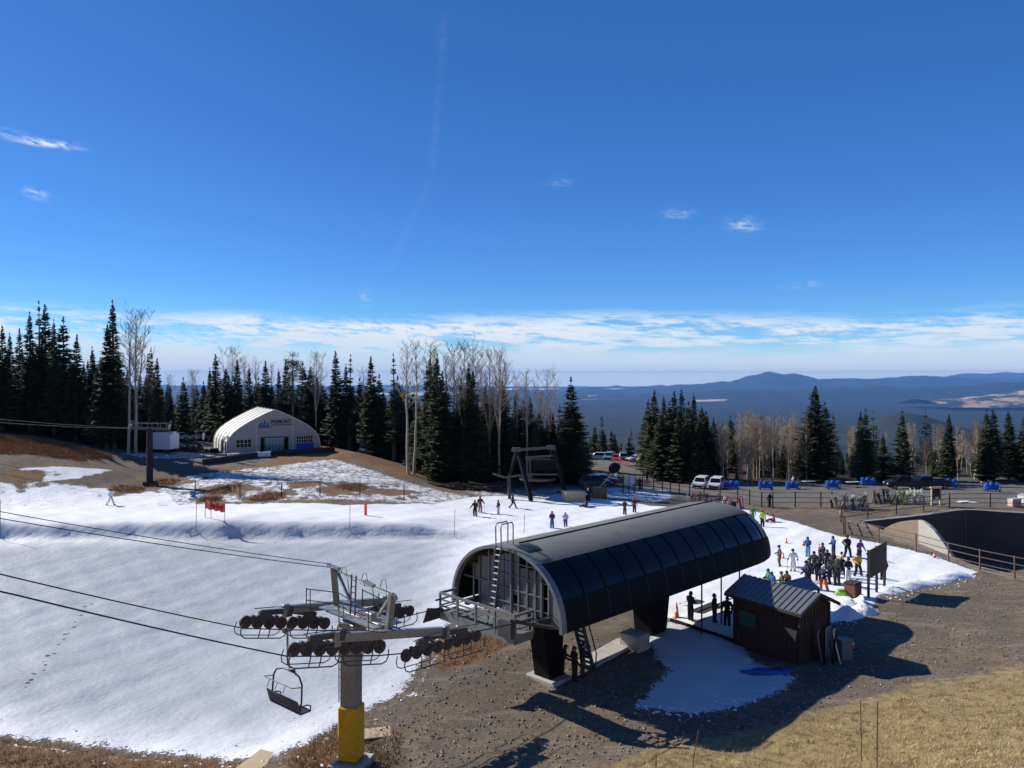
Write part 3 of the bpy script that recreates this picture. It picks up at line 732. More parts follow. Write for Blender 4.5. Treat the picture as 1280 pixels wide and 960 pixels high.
    for i, (u, v, Y, k) in enumerate([(811,505,134,2),(817,486,130,0),(829,492,132,1),(836,500,126,2),(842,487,128,0),(852,485,127,0),(860,500,124,2),(867,489,129,1),(878,508,125,5),(884,512,124,2),(893,520,126,4),(826,515,125,5),(848,515,123,4),(872,525,122,4),(900,540,127,4)]):
        tree_uv('c%d' % k, u, v, Y, 'dark spruce in the tight clump behind the two white cars', G4, width=1.25)
    tree_uv('c2', 914, 518, 138, 'spruce half hidden behind the bare aspen grove', width=1.2)
    tree_uv('c5', 1018, 481, 121, 'broad tall spruce right of the bare aspen grove', width=1.18)
    tree_uv('c2', 1030, 500, 125, 'smaller spruce merging with the broad tall spruce', width=1.2)
    tree_uv('c2', 1083, 509, 118, 'taller of two joined spruces right of the broad one', width=1.05)
    tree_uv('c0', 1075, 513, 121, 'lower of two joined spruces right of the broad one', width=1.2)
    tree_uv('c4', 1104, 541, 122, 'short spruce left of the single pointed spruce', width=1.3)
    tree_uv('c2', 1129, 511, 118, 'single pointed spruce behind the dark pickup truck', width=1.0)
    tree_uv('c5', 1186, 516, 119, 'greyish layered spruce at the right, behind the parked pickup', width=.85)
    tree_uv('c2', 1232, 509, 118, 'left one of the paired spruces near the right edge', width=1.1)
    tree_uv('c0', 1242, 510, 120, 'right one of the paired spruces near the right edge', width=1.3)
    tree_uv('c5', 1261, 513, 122, 'spruce just right of the paired spruces', width=1.0)
    tree_uv('c2', 1280, 514, 118, 'spruce cut by the right picture edge', width=1.2)
    for u, v in ((1310,500),(1345,495),(1390,505),(1440,490)): tree_uv('c2', u, v, 122, 'spruce beyond the right end of the car park', 'spruces past the car park end', width=1.2)
    for i in range(230):
        u = r.uniform(885, 1360); Y = r.uniform(127, 140) if i < 36 else r.uniform(138, 180)
        if i >= 36:
            x = (u-640)/F*Y; SPARE.append((x, Y, H-(r.uniform(540, 585)-VH)/F*Y-zg(x, Y), 1.4)); continue
        tree_uv(r.choice(['c4', 'c2', 'c5']), u, r.uniform(548, 590), Y, 'young spruce in the dusk under the roadside trees', 'young spruces under the roadside trees', width=1.3)
    # bare aspens
    A = [(160,402,111,0,'pale bare aspen left of the taller snag-like aspen by the box trailer'),(170,393,112,1,'tallest pale bare aspen with a spreading top at the left'),
         (395,444,138,1,'spreading bare aspen behind the right half of the tent'),(290,438,150,1,'bare aspen above the left end of the tent'),(305,446,152,0,None),(318,450,150,2,None),(212,468,150,0,None),(240,465,152,1,None),
         (341,456,150,2,None),(455,462,140,2,None),(510,429,106,0,'left one of two tall bare aspens standing before the stand'),(518,430,107,2,'right one of two tall bare aspens standing before the stand'),
         (537,428,112,0,None),(545,436,115,2,None),(568,434,110,0,None),(580,433,108,1,'tall bare aspen in the middle of the stand with upswept limbs'),(590,432,112,0,None),(612,441,110,1,'wide forked bare aspen right of the middle'),(624,444,108,1,'bare aspen with fanned top right of the forked one'),(632,452,112,0,None),
         (645,468,112,2,None),(658,464,108,0,None),(684,466,112,1,'open round-headed bare aspen near the large conical spruce'),(672,485,115,2,None),(555,445,114,2,None),(603,455,113,0,None)]
    for u, v, Y, k, lb in A:
        tree_uv('a%d' % k, u, v, Y, lb or 'thin bare aspen rising among the dark spruces', None if lb else 'bare aspens among the spruces')
    for i in range(64):
        u = r.uniform(903, 1010); Y = r.uniform(119, 146); vt = 516+r.uniform(0, 24)+(10 if u < 915 else 0)
        tree_uv(r.choice(['a3', 'a4', 'a3', 'a2']), u, vt, Y, 'pale bare aspen in the dense leafless grove behind the blue carts', 'aspens of the leafless grove')
    for i in range(24):
        u = r.choice([r.uniform(1035, 1330), r.uniform(1035, 1075), r.uniform(1140, 1180), r.uniform(1195, 1225)]); Y = r.uniform(121, 158)
        tree_uv(r.choice(['a3', 'a4', 'a2']), u, r.uniform(528, 556), Y, 'grey bare aspen between the roadside spruces', 'aspens between the roadside spruces')
    for i in range(75):
        u = r.uniform(515, 735); Y = r.uniform(113, 148); x = (u-640)/F*Y; SPARE.append((x, Y, H-(r.uniform(498, 560)-VH)/F*Y-zg(x, Y), 1.35))
    for i in range(80):
        u = r.uniform(190, 530); Y = r.uniform(146, 175); x = (u-640)/F*Y; SPARE.append((x, Y, H-(r.uniform(478, 515)-VH)/F*Y-zg(x, Y), 1.35))
    for i in range(50):
        u = r.uniform(-120, 200); Y = r.uniform(120, 140); x = (u-640)/F*Y; SPARE.append((x, Y, H-(r.uniform(425, 500)-VH)/F*Y-zg(x, Y), 1.2))
    # the smaller trees behind, past the three hundred built one by one
    lows = [conifer_meshes(200+i, 15, 2.6, .06, .15, .9, .62) for i in range(3)]
    big = MB()
    for i, (x, y, h, w) in enumerate(SPARE):
        if h < 3: continue
        z = zg(x, y)-.1; s_ = h/15; a = r.uniform(0, 6.28); ca, sa = math.cos(a)*s_*w, math.sin(a)*s_*w
        for q, mm in enumerate(lows[i % 3]):
            big.mi = q; big.add([(x+p[0]*ca-p[1]*sa, y+p[0]*sa+p[1]*ca, z+p[2]*s_) for p in mm.v], mm.f)
    props(big.build('background_spruces', [MATS['spruce_bark'], bpy.data.materials['spruce_needles']]), 'mass of smaller dark spruces filling the ground behind the roadside trees', 'spruces', kind='stuff')
    # far-off wood on the mountain foot: one mass
    b = MB(); rr = np.random.RandomState(5); N = 19000
    R = np.exp(rr.uniform(np.log(300), np.log(3600), N)); Az = np.radians(rr.uniform(-44, 44, N)); xs = R*np.sin(Az); ys = R*np.cos(Az); zs = zg_arr(xs, ys); hs = rr.uniform(8, 15, N)*np.where(R > 1200, 1.2, 1); ws = hs*rr.uniform(.12, .2, N)
    V = np.zeros((N, 11, 3)); ang = np.arange(5)*2*PI/5
    for i in range(5):
        V[:, i, 0] = xs+np.cos(ang[i])*ws; V[:, i, 1] = ys+np.sin(ang[i])*ws; V[:, i, 2] = zs+hs*.1
        V[:, 5+i, 0] = xs+np.cos(ang[i]+.6)*ws*.5; V[:, 5+i, 1] = ys+np.sin(ang[i]+.6)*ws*.5; V[:, 5+i, 2] = zs+hs*.52
    V[:, 10] = np.stack([xs, ys, zs+hs], -1)
    b.v = [tuple(q) for q in V.reshape(-1, 3)]
    for k in range(N):
        o = k*11
        for i in range(5):
            j = (i+1) % 5
            b.f.append((o+i, o+j, o+5+j, o+5+i)); b.f.append((o+5+i, o+5+j, o+10))
    b.m = [0]*len(b.f)
    props(b.build('forest', mat('far_conifers', (.02, .03, .018), .9, var=.7, scale=.05)), 'dark conifer forest spreading over the slopes below the car park', 'forest', kind='stuff')
# ---------------------------------------------------------------- lift structures
def mats():
    g = {}
    g['steel'] = mat('galvanised_steel', (.30, .31, .31), .5, .55, var=.25, scale=3, dirt=(.12, .11, .10))
    g['dsteel'] = mat('dark_steel', (.07, .072, .08), .5, .4, var=.3, scale=3)
    g['black'] = mat('black_paint', (.006, .0065, .008), .75, .0, var=.35, scale=2, spec=.18)
    g['wheelm'] = mat('wheel_rubber', (.075, .058, .052), .7, var=.3)
    g['rubber'] = mat('rubber', (.035, .033, .033), .85, var=.3)
    g['rust'] = mat('rusty_rail', (.13, .085, .06), .75, .2, var=.35, scale=4)
    g['conc'] = mat('concrete', (.42, .40, .36), .85, var=.25, scale=1.5, bump=.01, bscale=12, dirt=(.2, .17, .14))
    g['wood'] = mat('weathered_wood', (.20, .135, .085), .8, var=.4, scale=5)
    g['ply'] = mat('plywood', (.56, .44, .27), .75, var=.18, scale=4)
    g['yellow'] = mat('yellow_pad', (.72, .40, .010), .5, var=.25, scale=2.5, dirt=(.22, .12, .03))
    g['glass'] = mat('smoked_glass', (.006, .006, .012), .25, .0, var=.5, scale=.8, spec=.22)
    g['white'] = mat('white_paint', (.78, .78, .76), .5, var=.08)
    return g

def lift_tower():
    g = MT
    # local frame: x across the line (to the right), y along the line towards the station
    bx, by = -6.9, 33.0; z0 = .34
    KT = .90; EYE = Vector((0, 0, H)); sc_ = lambda p: EYE+(Vector(p)-EYE)*KT
    rt = empty('lift_tower', tuple(sc_((bx, by, z0))), -PI/4, 'grey chairlift tower with a yellow padded foot and two long wheel trains', 'lift tower')
    rt.scale = (KT,)*3
    zz = lambda z: z-z0
    m = MB()
    m.box((0,0,zz(3.2)-.1), (.68,.68,6.7), Euler((0,0,.52)).to_matrix()); m.box((0,0,.24), (1.0,1.0,.06), Euler((0,0,.52)).to_matrix()); m.build('pole', g['steel'], rt)
    m = MB()
    m.box((0,0,.0), (1.5,1.5,.4), Euler((0,0,.52)).to_matrix()); m.build('footing', g['conc'], rt, bevel=.03)
    m = MB(); m.box((0,0,1.42), (.87,.87,2.3), Euler((0,0,.52)).to_matrix()); m.build('pad', g['yellow'], rt, bevel=.06)
    m = MB()
    a = Vector((-.40, -.16, 0)); pr = Vector((.0, -.4, 0))
    for s in (-.18, .18):
        m.bar(Vector((-.44+s*.2, -.42+s*.5+.2, 2.6)), Vector((-.44+s*.2, -.42+s*.5+.2, zz(7.2))), .035)
    for i in range(15): m.bar((-.476, -.31, 2.8+i*.3), (-.404, -.13, 2.8+i*.3), .025)
    m.build('ladder', g['steel'], rt)
    # beams along the line on both sides
    Lx, Rx = -2.8, 2.5
    zl = lambda t: 6.2-(.155*-t)        # rope-line helper (t>0 uphill = -y)
    def beam(x, y0, y1, za, zb):
        m = MB(); m.bar((x, y0, zz(za)), (x, y1, zz(zb)), .26, .34)
        for y, z in ((y0, za), (y1, zb)): m.bar((x-.001, y, zz(z)-.35), (x, y, zz(z)+.22), .3, .2)
        return m.build('wheel_beam', g['steel'], rt, bevel=.012)
    beam(Lx, -1.55, 3.7, 6.72, 6.0); beam(Rx, -2.3, 3.2, 6.93, 5.9)
    m = MB()
    m.bar((Lx, .6, zz(6.35)), (Rx, .6, zz(6.4)), .34, .34); m.bar((-.5, .1, zz(6.2)), (.5, .1, zz(6.2)), .7, .5)
    m.build('crossarm', g['steel'], rt, bevel=.015)
    # wheel trains
    def train(x, yc, zc, slope, n=8, ends=(0, 0)):
        tr = empty('wheel_train'); tr.parent = rt; tr.location = (x, yc, zz(zc)); tr.rotation_euler = (math.atan(slope), 0, 0)
        sp_ = .56; m = MB()
        xs = [(i-(n-1)/2)*sp_ for i in range(n)]
        for k in range(n//2):      # 2-wheel rockers
            m.bar((-.13, xs[2*k], .02+.0), (-.13, xs[2*k+1], .02), .07, .12); m.bar((.1, xs[2*k]+.1, .08), (.1, xs[2*k+1]-.1, .08), .05, .1); m.bar((0, (xs[2*k]+xs[2*k+1])/2, 0), (0, (xs[2*k]+xs[2*k+1])/2, .3), .15, .2)
        for k in range(n//4):
            m.prism([(xs[4*k]+.1,.05),(xs[4*k+3]-.1,.05),(xs[4*k+3]-.5,.3),(xs[4*k]+.84,.42),(xs[4*k]+.5,.3)], (-.06,0,0), (0,1,0), (0,0,1), .12)
        m.bar((-.03, xs[1], .38), (0, 0, .52), .2, .22); m.bar((0, 0, .52), (-.03, xs[-2], .38), .2, .22); m.bar((0, 0, .3), (0, 0, .75), .24, .3)
        m.build('rocker_frame', g['dsteel'], tr, bevel=.01)
        for i in range(n):
            w = MB(); w.disc((.0, xs[i], 0), (1,0,0), .27, .10, 18); w.disc((.0, xs[i], 0), (1,0,0), .17, .15, 12); w.disc((0, xs[i], 0), (1,0,0), .06, .24, 8)
            w.build('wheel', g['wheelm'], tr)
        m = MB()
        for a0, a1 in ((xs[0]-.25, xs[n//2-1]+.15), (xs[n//2]-.15, xs[-1]+.25)):
            r_ = .12; yy = [a0, a0-.04, a0+.02, a0+.22, a1-.22, a1-.02, a1+.04, a1]; hz = [-.05, -.32, -.5, -.6, -.6, -.5, -.32, -.05]
            m.tube([(.28, y, z) for y, z in zip(yy, hz)], .028, 5)
            m.tube([(-.28, y, z) for y, z in zip(yy, hz)], .022, 5)
            for q in (.4, .62):
                y = a0+(a1-a0)*q
                m.tube([(.06, y+.05, .1), (.28, y+.02, -.15), (.28, y, -.6)], .026, 5)
        m.tube([(.3, xs[0]+.1, .62), (.3, xs[2], .72), (.3, xs[-3], .72), (.3, xs[-1]-.1, .62)], .02, 5)
        m.build('catcher_bars', g['dsteel'], tr)
    train(Lx, -1.5, 6.12, -.24); train(Lx, 3.3, 5.22, -.02, 8)
    train(Rx, -2.2, 6.50, -.22); train(Rx, 3.0, 5.32, -.03, 8)
    # lifting frame over the wheels
    m = MB()
    p1 = Vector((-2.3, .75, 0)); p2 = Vector((2.25, .3, 0))
    m.bar((p1.x+.0, p1.y, zz(6.3)), (p1.x-.15, p1.y-.1, zz(8.25)), .26, .2); m.bar((p2.x, p2.y, zz(6.5)), (p2.x+.3, p2.y, zz(8.1)), .26, .2)
    m.bar((p1.x-.1, p1.y, zz(8.2)), (-.9, .6, zz(6.9)), .1); m.bar((p2.x+.2, p2.y, zz(8.0)), (1.3, .5, zz(6.9)), .12)
    m.bar((p1.x-.7, p1.y-.05, zz(8.26)), (p1.x+.35, p1.y-.1, zz(8.26)), .16, .12); m.bar((.25, .5, zz(8.15)), (1.05, .45, zz(8.1)), .16, .12)
    m.tube([(p1.x, p1.y-.1, zz(8.16)), (-.4, .5, zz(8.02)), (1.2, .4, zz(7.98)), (p2.x+.35, p2.y, zz(8.05))], .03, 5)
    m.disc((p2.x+.55, p2.y-.05, zz(8.0)), (0, 1, .2), .13, .08, 12)
    m.build('lifting_frame', g['steel'], rt)
    m = MB()
    for x in (-.55, -.2): m.bar((x, .3, zz(6.3)), (x+.12, .3, zz(8.35)), .05)
    for i in range(7): m.bar((-.55+.02*i, .3, zz(6.5+i*.27)), (-.2+.02*i, .3, zz(6.5+i*.27)), .03)
    m.build('top_ladder', g['dsteel'], rt)
    m = MB()
    for x, y in ((-2.7,-.6),(-2.2,-.7),(-1.2,.1),(-.8,1.1),(.3,1.2),(1.2,1.0),(1.7,-.3)): m.bar((x, y, zz(6.45)), (x+.02, y, zz(7.5)), .035)
    for a, b in (((-2.7,-.6,7.45),(-1.2,.1,7.45)),((-1.2,.1,7.45),(1.7,-.3,7.35)),((-.8,1.1,7.45),(1.2,1.0,7.35)),((-2.7,-.6,6.95),(-1.2,.1,6.95)),((-.8,1.1,7.0),(1.2,1.0,6.95))): m.bar((a[0],a[1],zz(a[2])), (b[0],b[1],zz(b[2])), .035)
    for x in (-1.6, 0, 1.4): m.tube([(x, .5, zz(8.1)), (x+.15, .5, zz(8.45)), (x+.4, .5, zz(8.5)), (x+.5, .5, zz(8.1))], .016, 4)
    for x in (-1.4, .5, 1.5): m.bar((x, .9, zz(6.6)), (x+.35, .5, zz(8.0)), .03)
    m.build('guard_rail', g['dsteel'], rt)
    m = MB(); m.box((-.1, .9, zz(6.63)), (4.2, .5, .05)); m.box((-.1, -.05, zz(6.65)), (4.2, .45, .05)); m.build('catwalk', g['steel'], rt)
    m = MB(); m.box((1.2, .2, zz(6.9)), (.4, .3, .35)); m.build('junction_box', g['steel'], rt, bevel=.02)
    # ropes
    def L(x, t, z): # t = distance uphill
        return sc_((bx+.70711*(x)-.70711*t, by-.70711*x-.70711*t, z))
    def rope(pts, r, nm, lab, cat='cable'):
        q = []
        for a, b in zip(pts, pts[1:]):
            n = max(2, int((b-a).length/1.2)); sag = (b-a).length**2*.0006
            for i in range(n): k = i/n; q.append(a.lerp(b, k)-Vector((0, 0, sag*4*k*(1-k))))
        q.append(pts[-1]); mm = MB(); mm.tube(q, r, 6); props(mm.build(nm, MT['ropem'], None, smooth=True), lab, cat)
    rope([L(Lx, 55, 34), L(Lx, 12.2, 10.2), L(Lx, 3.5, 6.33), L(Lx, 0, 5.43), L(Lx, -2, 4.98), L(Lx, -5.3, 4.93), L(Lx, -12, 4.95)], .023, 'haul_rope', 'thick haul rope running under the farther wheel train past the empty chair')
    rope([L(Rx, 55, 35), L(Rx, 12.9, 10.7), L(Rx, 4.4, 6.75), L(Rx, .3, 5.72), L(Rx, -1.5, 5.4), L(Rx, -5, 5.45), L(Rx, -11, 5.0)], .024, 'haul_rope', 'thick haul rope running under the nearer wheel train, lowest line at the left', )
    ct = Vector((bx, by, 0))
    P1 = sc_((bx+.70711*(-2.75)+.70711*.7, by+.70711*2.75+.70711*.7, 8.33)); P2 = sc_((bx+.70711*2.65+.70711*.3, by-.70711*2.65+.70711*.3, 8.1))
    rope([pt(-760, 372, 20), pt(0, 639.5, 27), P1], .016, 'communication_line', 'upper of two thin lines above the haul ropes')
    rope([pt(-760, 392, 19.6), pt(0, 648, 26.6), P1+Vector((0, 0, -.14)), P2], .018, 'communication_line', 'lower of two thin lines, ending across the tower top')
    rope([P2, L(Rx, -12, 6.9)], .012, 'communication_line', 'thin line from the tower top towards the station') if False else None
    return L

def chair(L):
    g = MT
    p = L(-2.8, 1.45, 5.80)
    rt = empty('lift_chair', (p.x, p.y, p.z-3.62*.92), -.70, 'empty dark four-seat lift chair hanging below the wheels', 'lift chair')
    rt.scale = (.98, .92, .92)
    z = lambda q: q
    m = MB(); m.tube([(0,0,3.6), (-.02,.0,3.4), (-.02,0,2.35), (.0,.0,2.12), (.22,.0,1.98), (.45,0,2.0)], .045, 8); m.box((0,0,3.62), (.12,.5,.16)); m.build('hanger', g['steel'], rt)
    m = MB()
    m.tube([(-.95,-.1,.3), (-1.02,-.05,.8), (-1.0,0,1.45), (-.8,0,1.72), (-.4,0,1.86), (.3,0,1.93), (.8,0,1.78), (.98,0,1.5), (1.02,-.05,.8), (.95,-.1,.3)], .04, 8)
    m.box((.3,0,1.95), (.3,.14,.14)); m.build('bail', g['dsteel'], rt, smooth=True)
    m = MB()
    m.box((0,.12,.30), (2.15,.5,.07)); m.tube([(-1.07,.36,.3), (1.07,.36,.3)], .05, 8); m.tube([(-1.07,-.12,.3), (1.07,-.12,.3)], .04, 8); m.build('seat', g['seat'], rt, bevel=.02)
    m = MB()
    for i in range(4): m.box((0,-.17-.04*i,.45+.13*i), (2.1,.05,.09))
    for x in (-1.05,-.5,0,.5,1.05): m.bar((x,-.14,.33), (x,-.30,.9), .045)
    m.build('backrest', g['dsteel'], rt)
    for s in (-1, 1):
        m = MB(); m.tube([(s*1.06,-.2,.62), (s*1.06,.2,.6), (s*1.06,.38,.52), (s*1.06,.36,.3)], .03, 6); m.build('armrest', g['dsteel'], rt)
    m = MB()
    m.tube([(-.98,-.05,1.4), (-.98,-.5,1.5), (.98,-.5,1.5), (.98,-.05,1.4)], .022, 6)
    for x in (-.55, 0, .55): m.tube([(x,-.5,1.5), (x,-.62,1.25), (x-.12,-.62,1.22), (x+.12,-.62,1.22)], .02, 5)
    m.build('restraint_bar', g['steel'], rt)

def terminal():
    g = MT
    th = -PI/4; W = 3.9; B0 = -.35; z0 = 2.45; HC = 3.45; ZB = 4.92-z0; LEN = 21.9
    K = .93; rt = empty('lift_station', (-.07*K, 38.5*K, 17-(17-z0)*K), th, 'long black and grey chairlift loading station with a rounded roof and dark window band', 'lift station')
    rt.scale = (K, K, K)
    N = 28
    def sec(k, w=W, h=HC, n=2.2):    # k 0..1 from left foot over the top to right foot
        a = PI*(1-k); c, s = math.cos(a), math.sin(a)
        return (B0+w*math.copysign(abs(c)**(2/n), c), ZB+h*abs(s)**(2/n))
    def shell(k0, k1, y0, y1, off=0.0, n=10, th_=.06, nm='roof', mt=None, scale=None, ny=1):
        m = MB(); ks = [k0+(k1-k0)*i/n for i in range(n+1)]; rings = []
        for j in range(ny+1):
            y = y0+(y1-y0)*j/ny; s = scale(y) if scale else 1
            outer = []; inner = []
            for k in ks:
                x, z = sec(k, W*s+off, HC*s+off); outer.append((x, y, z)); x, z = sec(k, W*s+off-th_, HC*s+off-th_); inner.append((x, y, z))
            rings.append(outer+inner[::-1])
        nn = len(rings[0]); vs = [p for R in rings for p in R]; fs = []
        for j in range(ny):
            for i in range(nn): a = j*nn+i; b = j*nn+(i+1) % nn; fs.append((a, a+nn, b+nn, b))
        fs.append(tuple(range(nn))); fs.append(tuple(ny*nn+i for i in range(nn-1, -1, -1)))
        m.add(vs, fs); return m.build(nm, mt, rt, smooth=False)
    # far end is drawn in and rounded
    endsc = lambda y: 1-.17*max(0, (y-(LEN-3.4))/3.4)**2.4
    y1 = LEN
    KR = .685; KW = .872     # roof edge, window band lower edge
    shell(.0, .13, .12, y1, 0, 10, .07, 'side_skirt', g['black'], endsc, 22)
    shell(.13, .315, .12, y1, .012, 8, .05, 'window_band', g['glass'], endsc, 22)
    shell(.315, KR, .1, y1, .05, 20, .09, 'roof', g['roofm'], endsc, 22)
    shell(KR-.006, KW, .14, y1, .0, 10, .05, 'window_band', g['glass'], endsc, 22)
    shell(KW, 1.0, .12, y1, .035, 12, .07, 'side_skirt', g['black'], endsc, 22)
    m = MB()    # ridge seam strip
    x0, zt = sec(.50, W+.07, HC+.07); m.box((x0, (y1+.1)/2+.1, zt+.0), (.075, y1-1.6, .06)); m.build('ridge_seam', g['black'], rt)
    nrib = 12
    for i in range(nrib):
        y = .15+(y1-.7)*(i+1)/(nrib+.6)
        rb = shell(KR-.004, KW, y-.045, y+.045, .03, 9, .07, 'window_rib', g['black'], endsc, 1)
    # near-end arch frame
    def arch(y0, y1_, off, t, nm, mt):
        return shell(0, 1, y0, y1_, off, N, t, nm, mt)
    arch(-.22, .14, .06, .16, 'arch_frame', g['archm'])
    # recessed end wall: posts, rails, panels and panes
    yw = .42
    m = MB(); inside = lambda x: ZB+HC*max(0, 1-min(1, abs((x-B0)/(W-.25)))**2.2)**(1/2.2)-.18
    posts = [-3.2, -2.75, -2.0, -1.55, -.35, .15, .75, 1.3, 1.75, 2.2, 2.95]
    for x in posts:
        w = .16 if x in (-1.55, -.35, 1.75) else .07
        m.bar((x, yw, ZB-.1), (x, yw, inside(x)), w, .1)
    for z in (.55, 1.25, 1.95, 2.6): 
        xs = [x for x in np.linspace(-3.9, 3.2, 60) if inside(x) > ZB+z+.05]
        m.bar((max(-1.55, xs[0]), yw, ZB+z), (min(2.2, xs[-1]), yw, ZB+z), .05, .06)
    m.bar((-4.0, yw, ZB+1.35), (-1.55, yw, ZB+1.35), .08, .08)
    m.build('end_frame', g['archm'], rt)
    def panel(xa, xb, za, zb): m = MB(); m.box(((xa+xb)/2, yw+.04, ZB+(za+zb)/2), (xb-xa, .04, zb-za)); m.build('end_panel', g['archm'], rt)
    panel(-2.75, -1.65, -.1, 1.3); panel(2.25, 2.95, -.1, 1.9); panel(-1.98, -1.6, 1.3, 2.75); panel(2.95, 3.3, -.1, .7)
    for a, b in ((.2, .7), (.8, 1.25), (1.33, 1.7)):
        m = MB(); m.box(((a+b)/2, yw+.05, ZB+1.35), (b-a, .02, 2.2)); m.build('end_window', g['frost'], rt)
    for a, b, z0_, z1_ in ((-1.48, -.95, .1, 2.9), (-.9, -.4, .1, 3.0), (-2.7, -2.05, 1.4, 2.6), (-3.15, -2.8, 1.4, 2.1), (-.28, .08, 1.0, 3.1)):
        m = MB(); m.box(((a+b)/2, yw+.05, ZB+(z0_+z1_)/2), (b-a, .02, z1_-z0_)); m.build('end_window', g['frost2' if a < -1.6 or a > 2 else 'frost'], rt)
    # machinery inside: guide rails and bull wheel
    m = MB()
    for x in (-2.9, 2.2):
        m.bar((x, -.4, ZB+.25), (x, y1-.5, ZB+.25), .25, .3)
        for i in range(22): m.disc((x, 1.2+i*.8, ZB+.55), (1,0,0), .24, .08, 12)
    m.disc((-.35, y1-4, ZB+.35), (0,0,1), 2.4, .18, 32); m.box((-.35, 7, ZB+.15), (1.2, 12, .4)); m.build('machinery', g['dsteel'], rt)
    m = MB(); m.box((B0, y1/2+.3, ZB-.02), (2*W-1.2, y1-1.6, .10)); m.build('underside', g['black'], rt)
    # maintenance platform at the near end
    pl = empty('service_platform'); pl.parent = rt
    X0, X1, Y0, Y1 = -3.75, 1.75, -1.45, -.25; ZP = ZB-.38
    m = MB(); m.box(((X0+X1)/2, (Y0+Y1)/2, ZP+.12), (X1-X0-.1, Y1-Y0, .05)); m.build('deck', g['archm'], pl)
    m = MB(); m.box(((X0+X1)/2, Y0, ZP), (X1-X0, .08, .42)); m.box((X1, (Y0+Y1)/2, ZP), (.08, Y1-Y0, .42)); m.box((X0, (Y0+Y1)/2, ZP), (.08, Y1-Y0, .42)); m.build('deck_edge', g['archm'], pl)
    m = MB()
    for z in (.5, .82, 1.15):
        w = .07 if z < 1 else .11
        m.bar((X0, Y0, ZP+z), (X1, Y0, ZP+z), w); m.bar((X1, Y0, ZP+z), (X1, Y1, ZP+z), w); m.bar((X0, Y0, ZP+z), (X0, Y1-.1, ZP+z), w)
    for i in range(5): x = X0+(X1-X0)*i/4; m.bar((x, Y0, ZP), (x, Y0, ZP+1.15), .1)
    m.bar((X1, Y1, ZP), (X1, Y1, ZP+1.15), .1); m.build('railing', g['archm'], pl)
    m = MB(); m.box((X1-.45, Y0-.18, ZP+.45), (.9, .22, .75)); m.bar((X1-.2, Y0-.1, ZP+.9), (X1+1.6, Y0+.9, ZP+.75), .14); m.build('control_box', g['dsteel'], pl)
    # roof ladder with hoop handrails
    ld = empty('roof_ladder'); ld.parent = rt
    m = MB(); lx = -.62; lw = .38; yl = -1.0
    zt = ZB+HC+.12
    for s in (0, lw): m.bar((lx+s, yl, ZP+.1), (lx+s, -.42, zt), .055)
    m.build('stile', g['dsteel'], ld)
    m = MB()
    for i in range(13):
        k = (i+.5)/13; m.bar((lx, yl+(-.42-yl)*k, ZP+.1+(zt-ZP-.1)*k), (lx+lw, yl+(-.42-yl)*k, ZP+.1+(zt-ZP-.1)*k), .045)
    m.build('rungs', g['white'], ld)
    for s in (0, lw):
        m = MB(); x = lx+s; m.tube([(x, -.42, zt), (x, -.45, zt+.95), (x, -.38, zt+1.1), (x, .35, zt+1.1), (x, .42, zt+.95), (x, .42, zt-.03)], .035, 6); m.build('handrail', g['steel'], ld)
    # roof walkway bits
    m = MB()
    for i in range(4):
        k = .535+i*.017; x, z = sec(k, W+.08, HC+.08); m.box((x, .7+.0*i, z+.03), (.22, 1.0, .03), Euler((0, .1+.1*i, 0)).to_matrix())
    m.build('roof_tread', g['dsteel'], rt)
    # wing deflector at the far-left rope entry
    m = MB(); m.prism([(0,0),(.9,-.15),(1.0,-.6),(-.2,-.75)], (-3.9,-2.2,ZB+.1), (.25,1,0), (.1,0,1), .06); m.bar((-3.7,-1.8,ZB+.45), (-3.9,-.6,ZB+.4), .08); m.build('rope_guard', g['dsteel'], rt)
    # supports
    m = MB()
    def leg(x0, x1, ya, yb, zb, y_top0, y_top1, nm='support_column'):
        m = MB(); vs = [(x0,ya,-1.8),(x1,ya,-1.8),(x1,yb,-1.8),(x0,yb,-1.8),(x0,y_top0,zb),(x1,y_top0,zb),(x1,y_top1,zb),(x0,y_top1,zb)]
        m.add(vs, [(3,2,1,0),(4,5,6,7),(0,1,5,4),(1,2,6,5),(2,3,7,6),(3,0,4,7)]); return m.build(nm, g['black'], rt, bevel=.03)
    leg(-.35, .75, 2.2, 3.1, ZB, 1.5, 3.2); leg(-.7, .55, 11.5, 12.9, ZB, 10.9, 13.6)
    m = MB(); m.box((.25, 2.6, -1.2), (2.0, 1.5, .3)); m.build('footing', g['conc'], rt, bevel=.04)
    m = MB(); m.box((.9, 9.2, -.75), (1.35, 1.15, 1.0)); m.build('footing', g['conc'], rt, bevel=.05)
    # stair under the near end
    m = MB()
    zs, zt_ = -1.15, ZB+.1
    for s in (0, .62): m.bar((.85+s, 4.8, zs), (.85+s, 3.5, zt_), .08, .2)
    for i in range(12): k = (i+.6)/12.5; m.box((1.16, 4.8-1.3*k, zs+k*(zt_-zs)), (.6, .26, .04))
    m.bar((1.47, 5.0, zs+.9), (1.47, 3.8, zt_+.3), .05); m.bar((1.47, 4.9, zs), (1.47, 5.0, zs+.95), .05)
    m.build('stair', g['dsteel'], rt)
    for i in range(nrib):
        y = .15+(y1-.7)*(i+1)/(nrib+.6); shell(KW+.012, .985, y-.012, y+.012, .045, 6, .03, 'panel_joint', g['dsteel'], endsc, 1)
    # far right under-rail seen against the snow
    m = MB()
    for y in (14, 16.3, 18.6): m.bar((2.4, y, -1.3), (2.4, y, ZB+.1), .07)
    m.bar((2.4, 13.5, .3), (2.4, 19.2, .3), .06); m.bar((2.4, 13.5, -.3), (2.4, 19.2, -.3), .05)
    m.build('loading_rail', g['dsteel'], rt)
    return rt

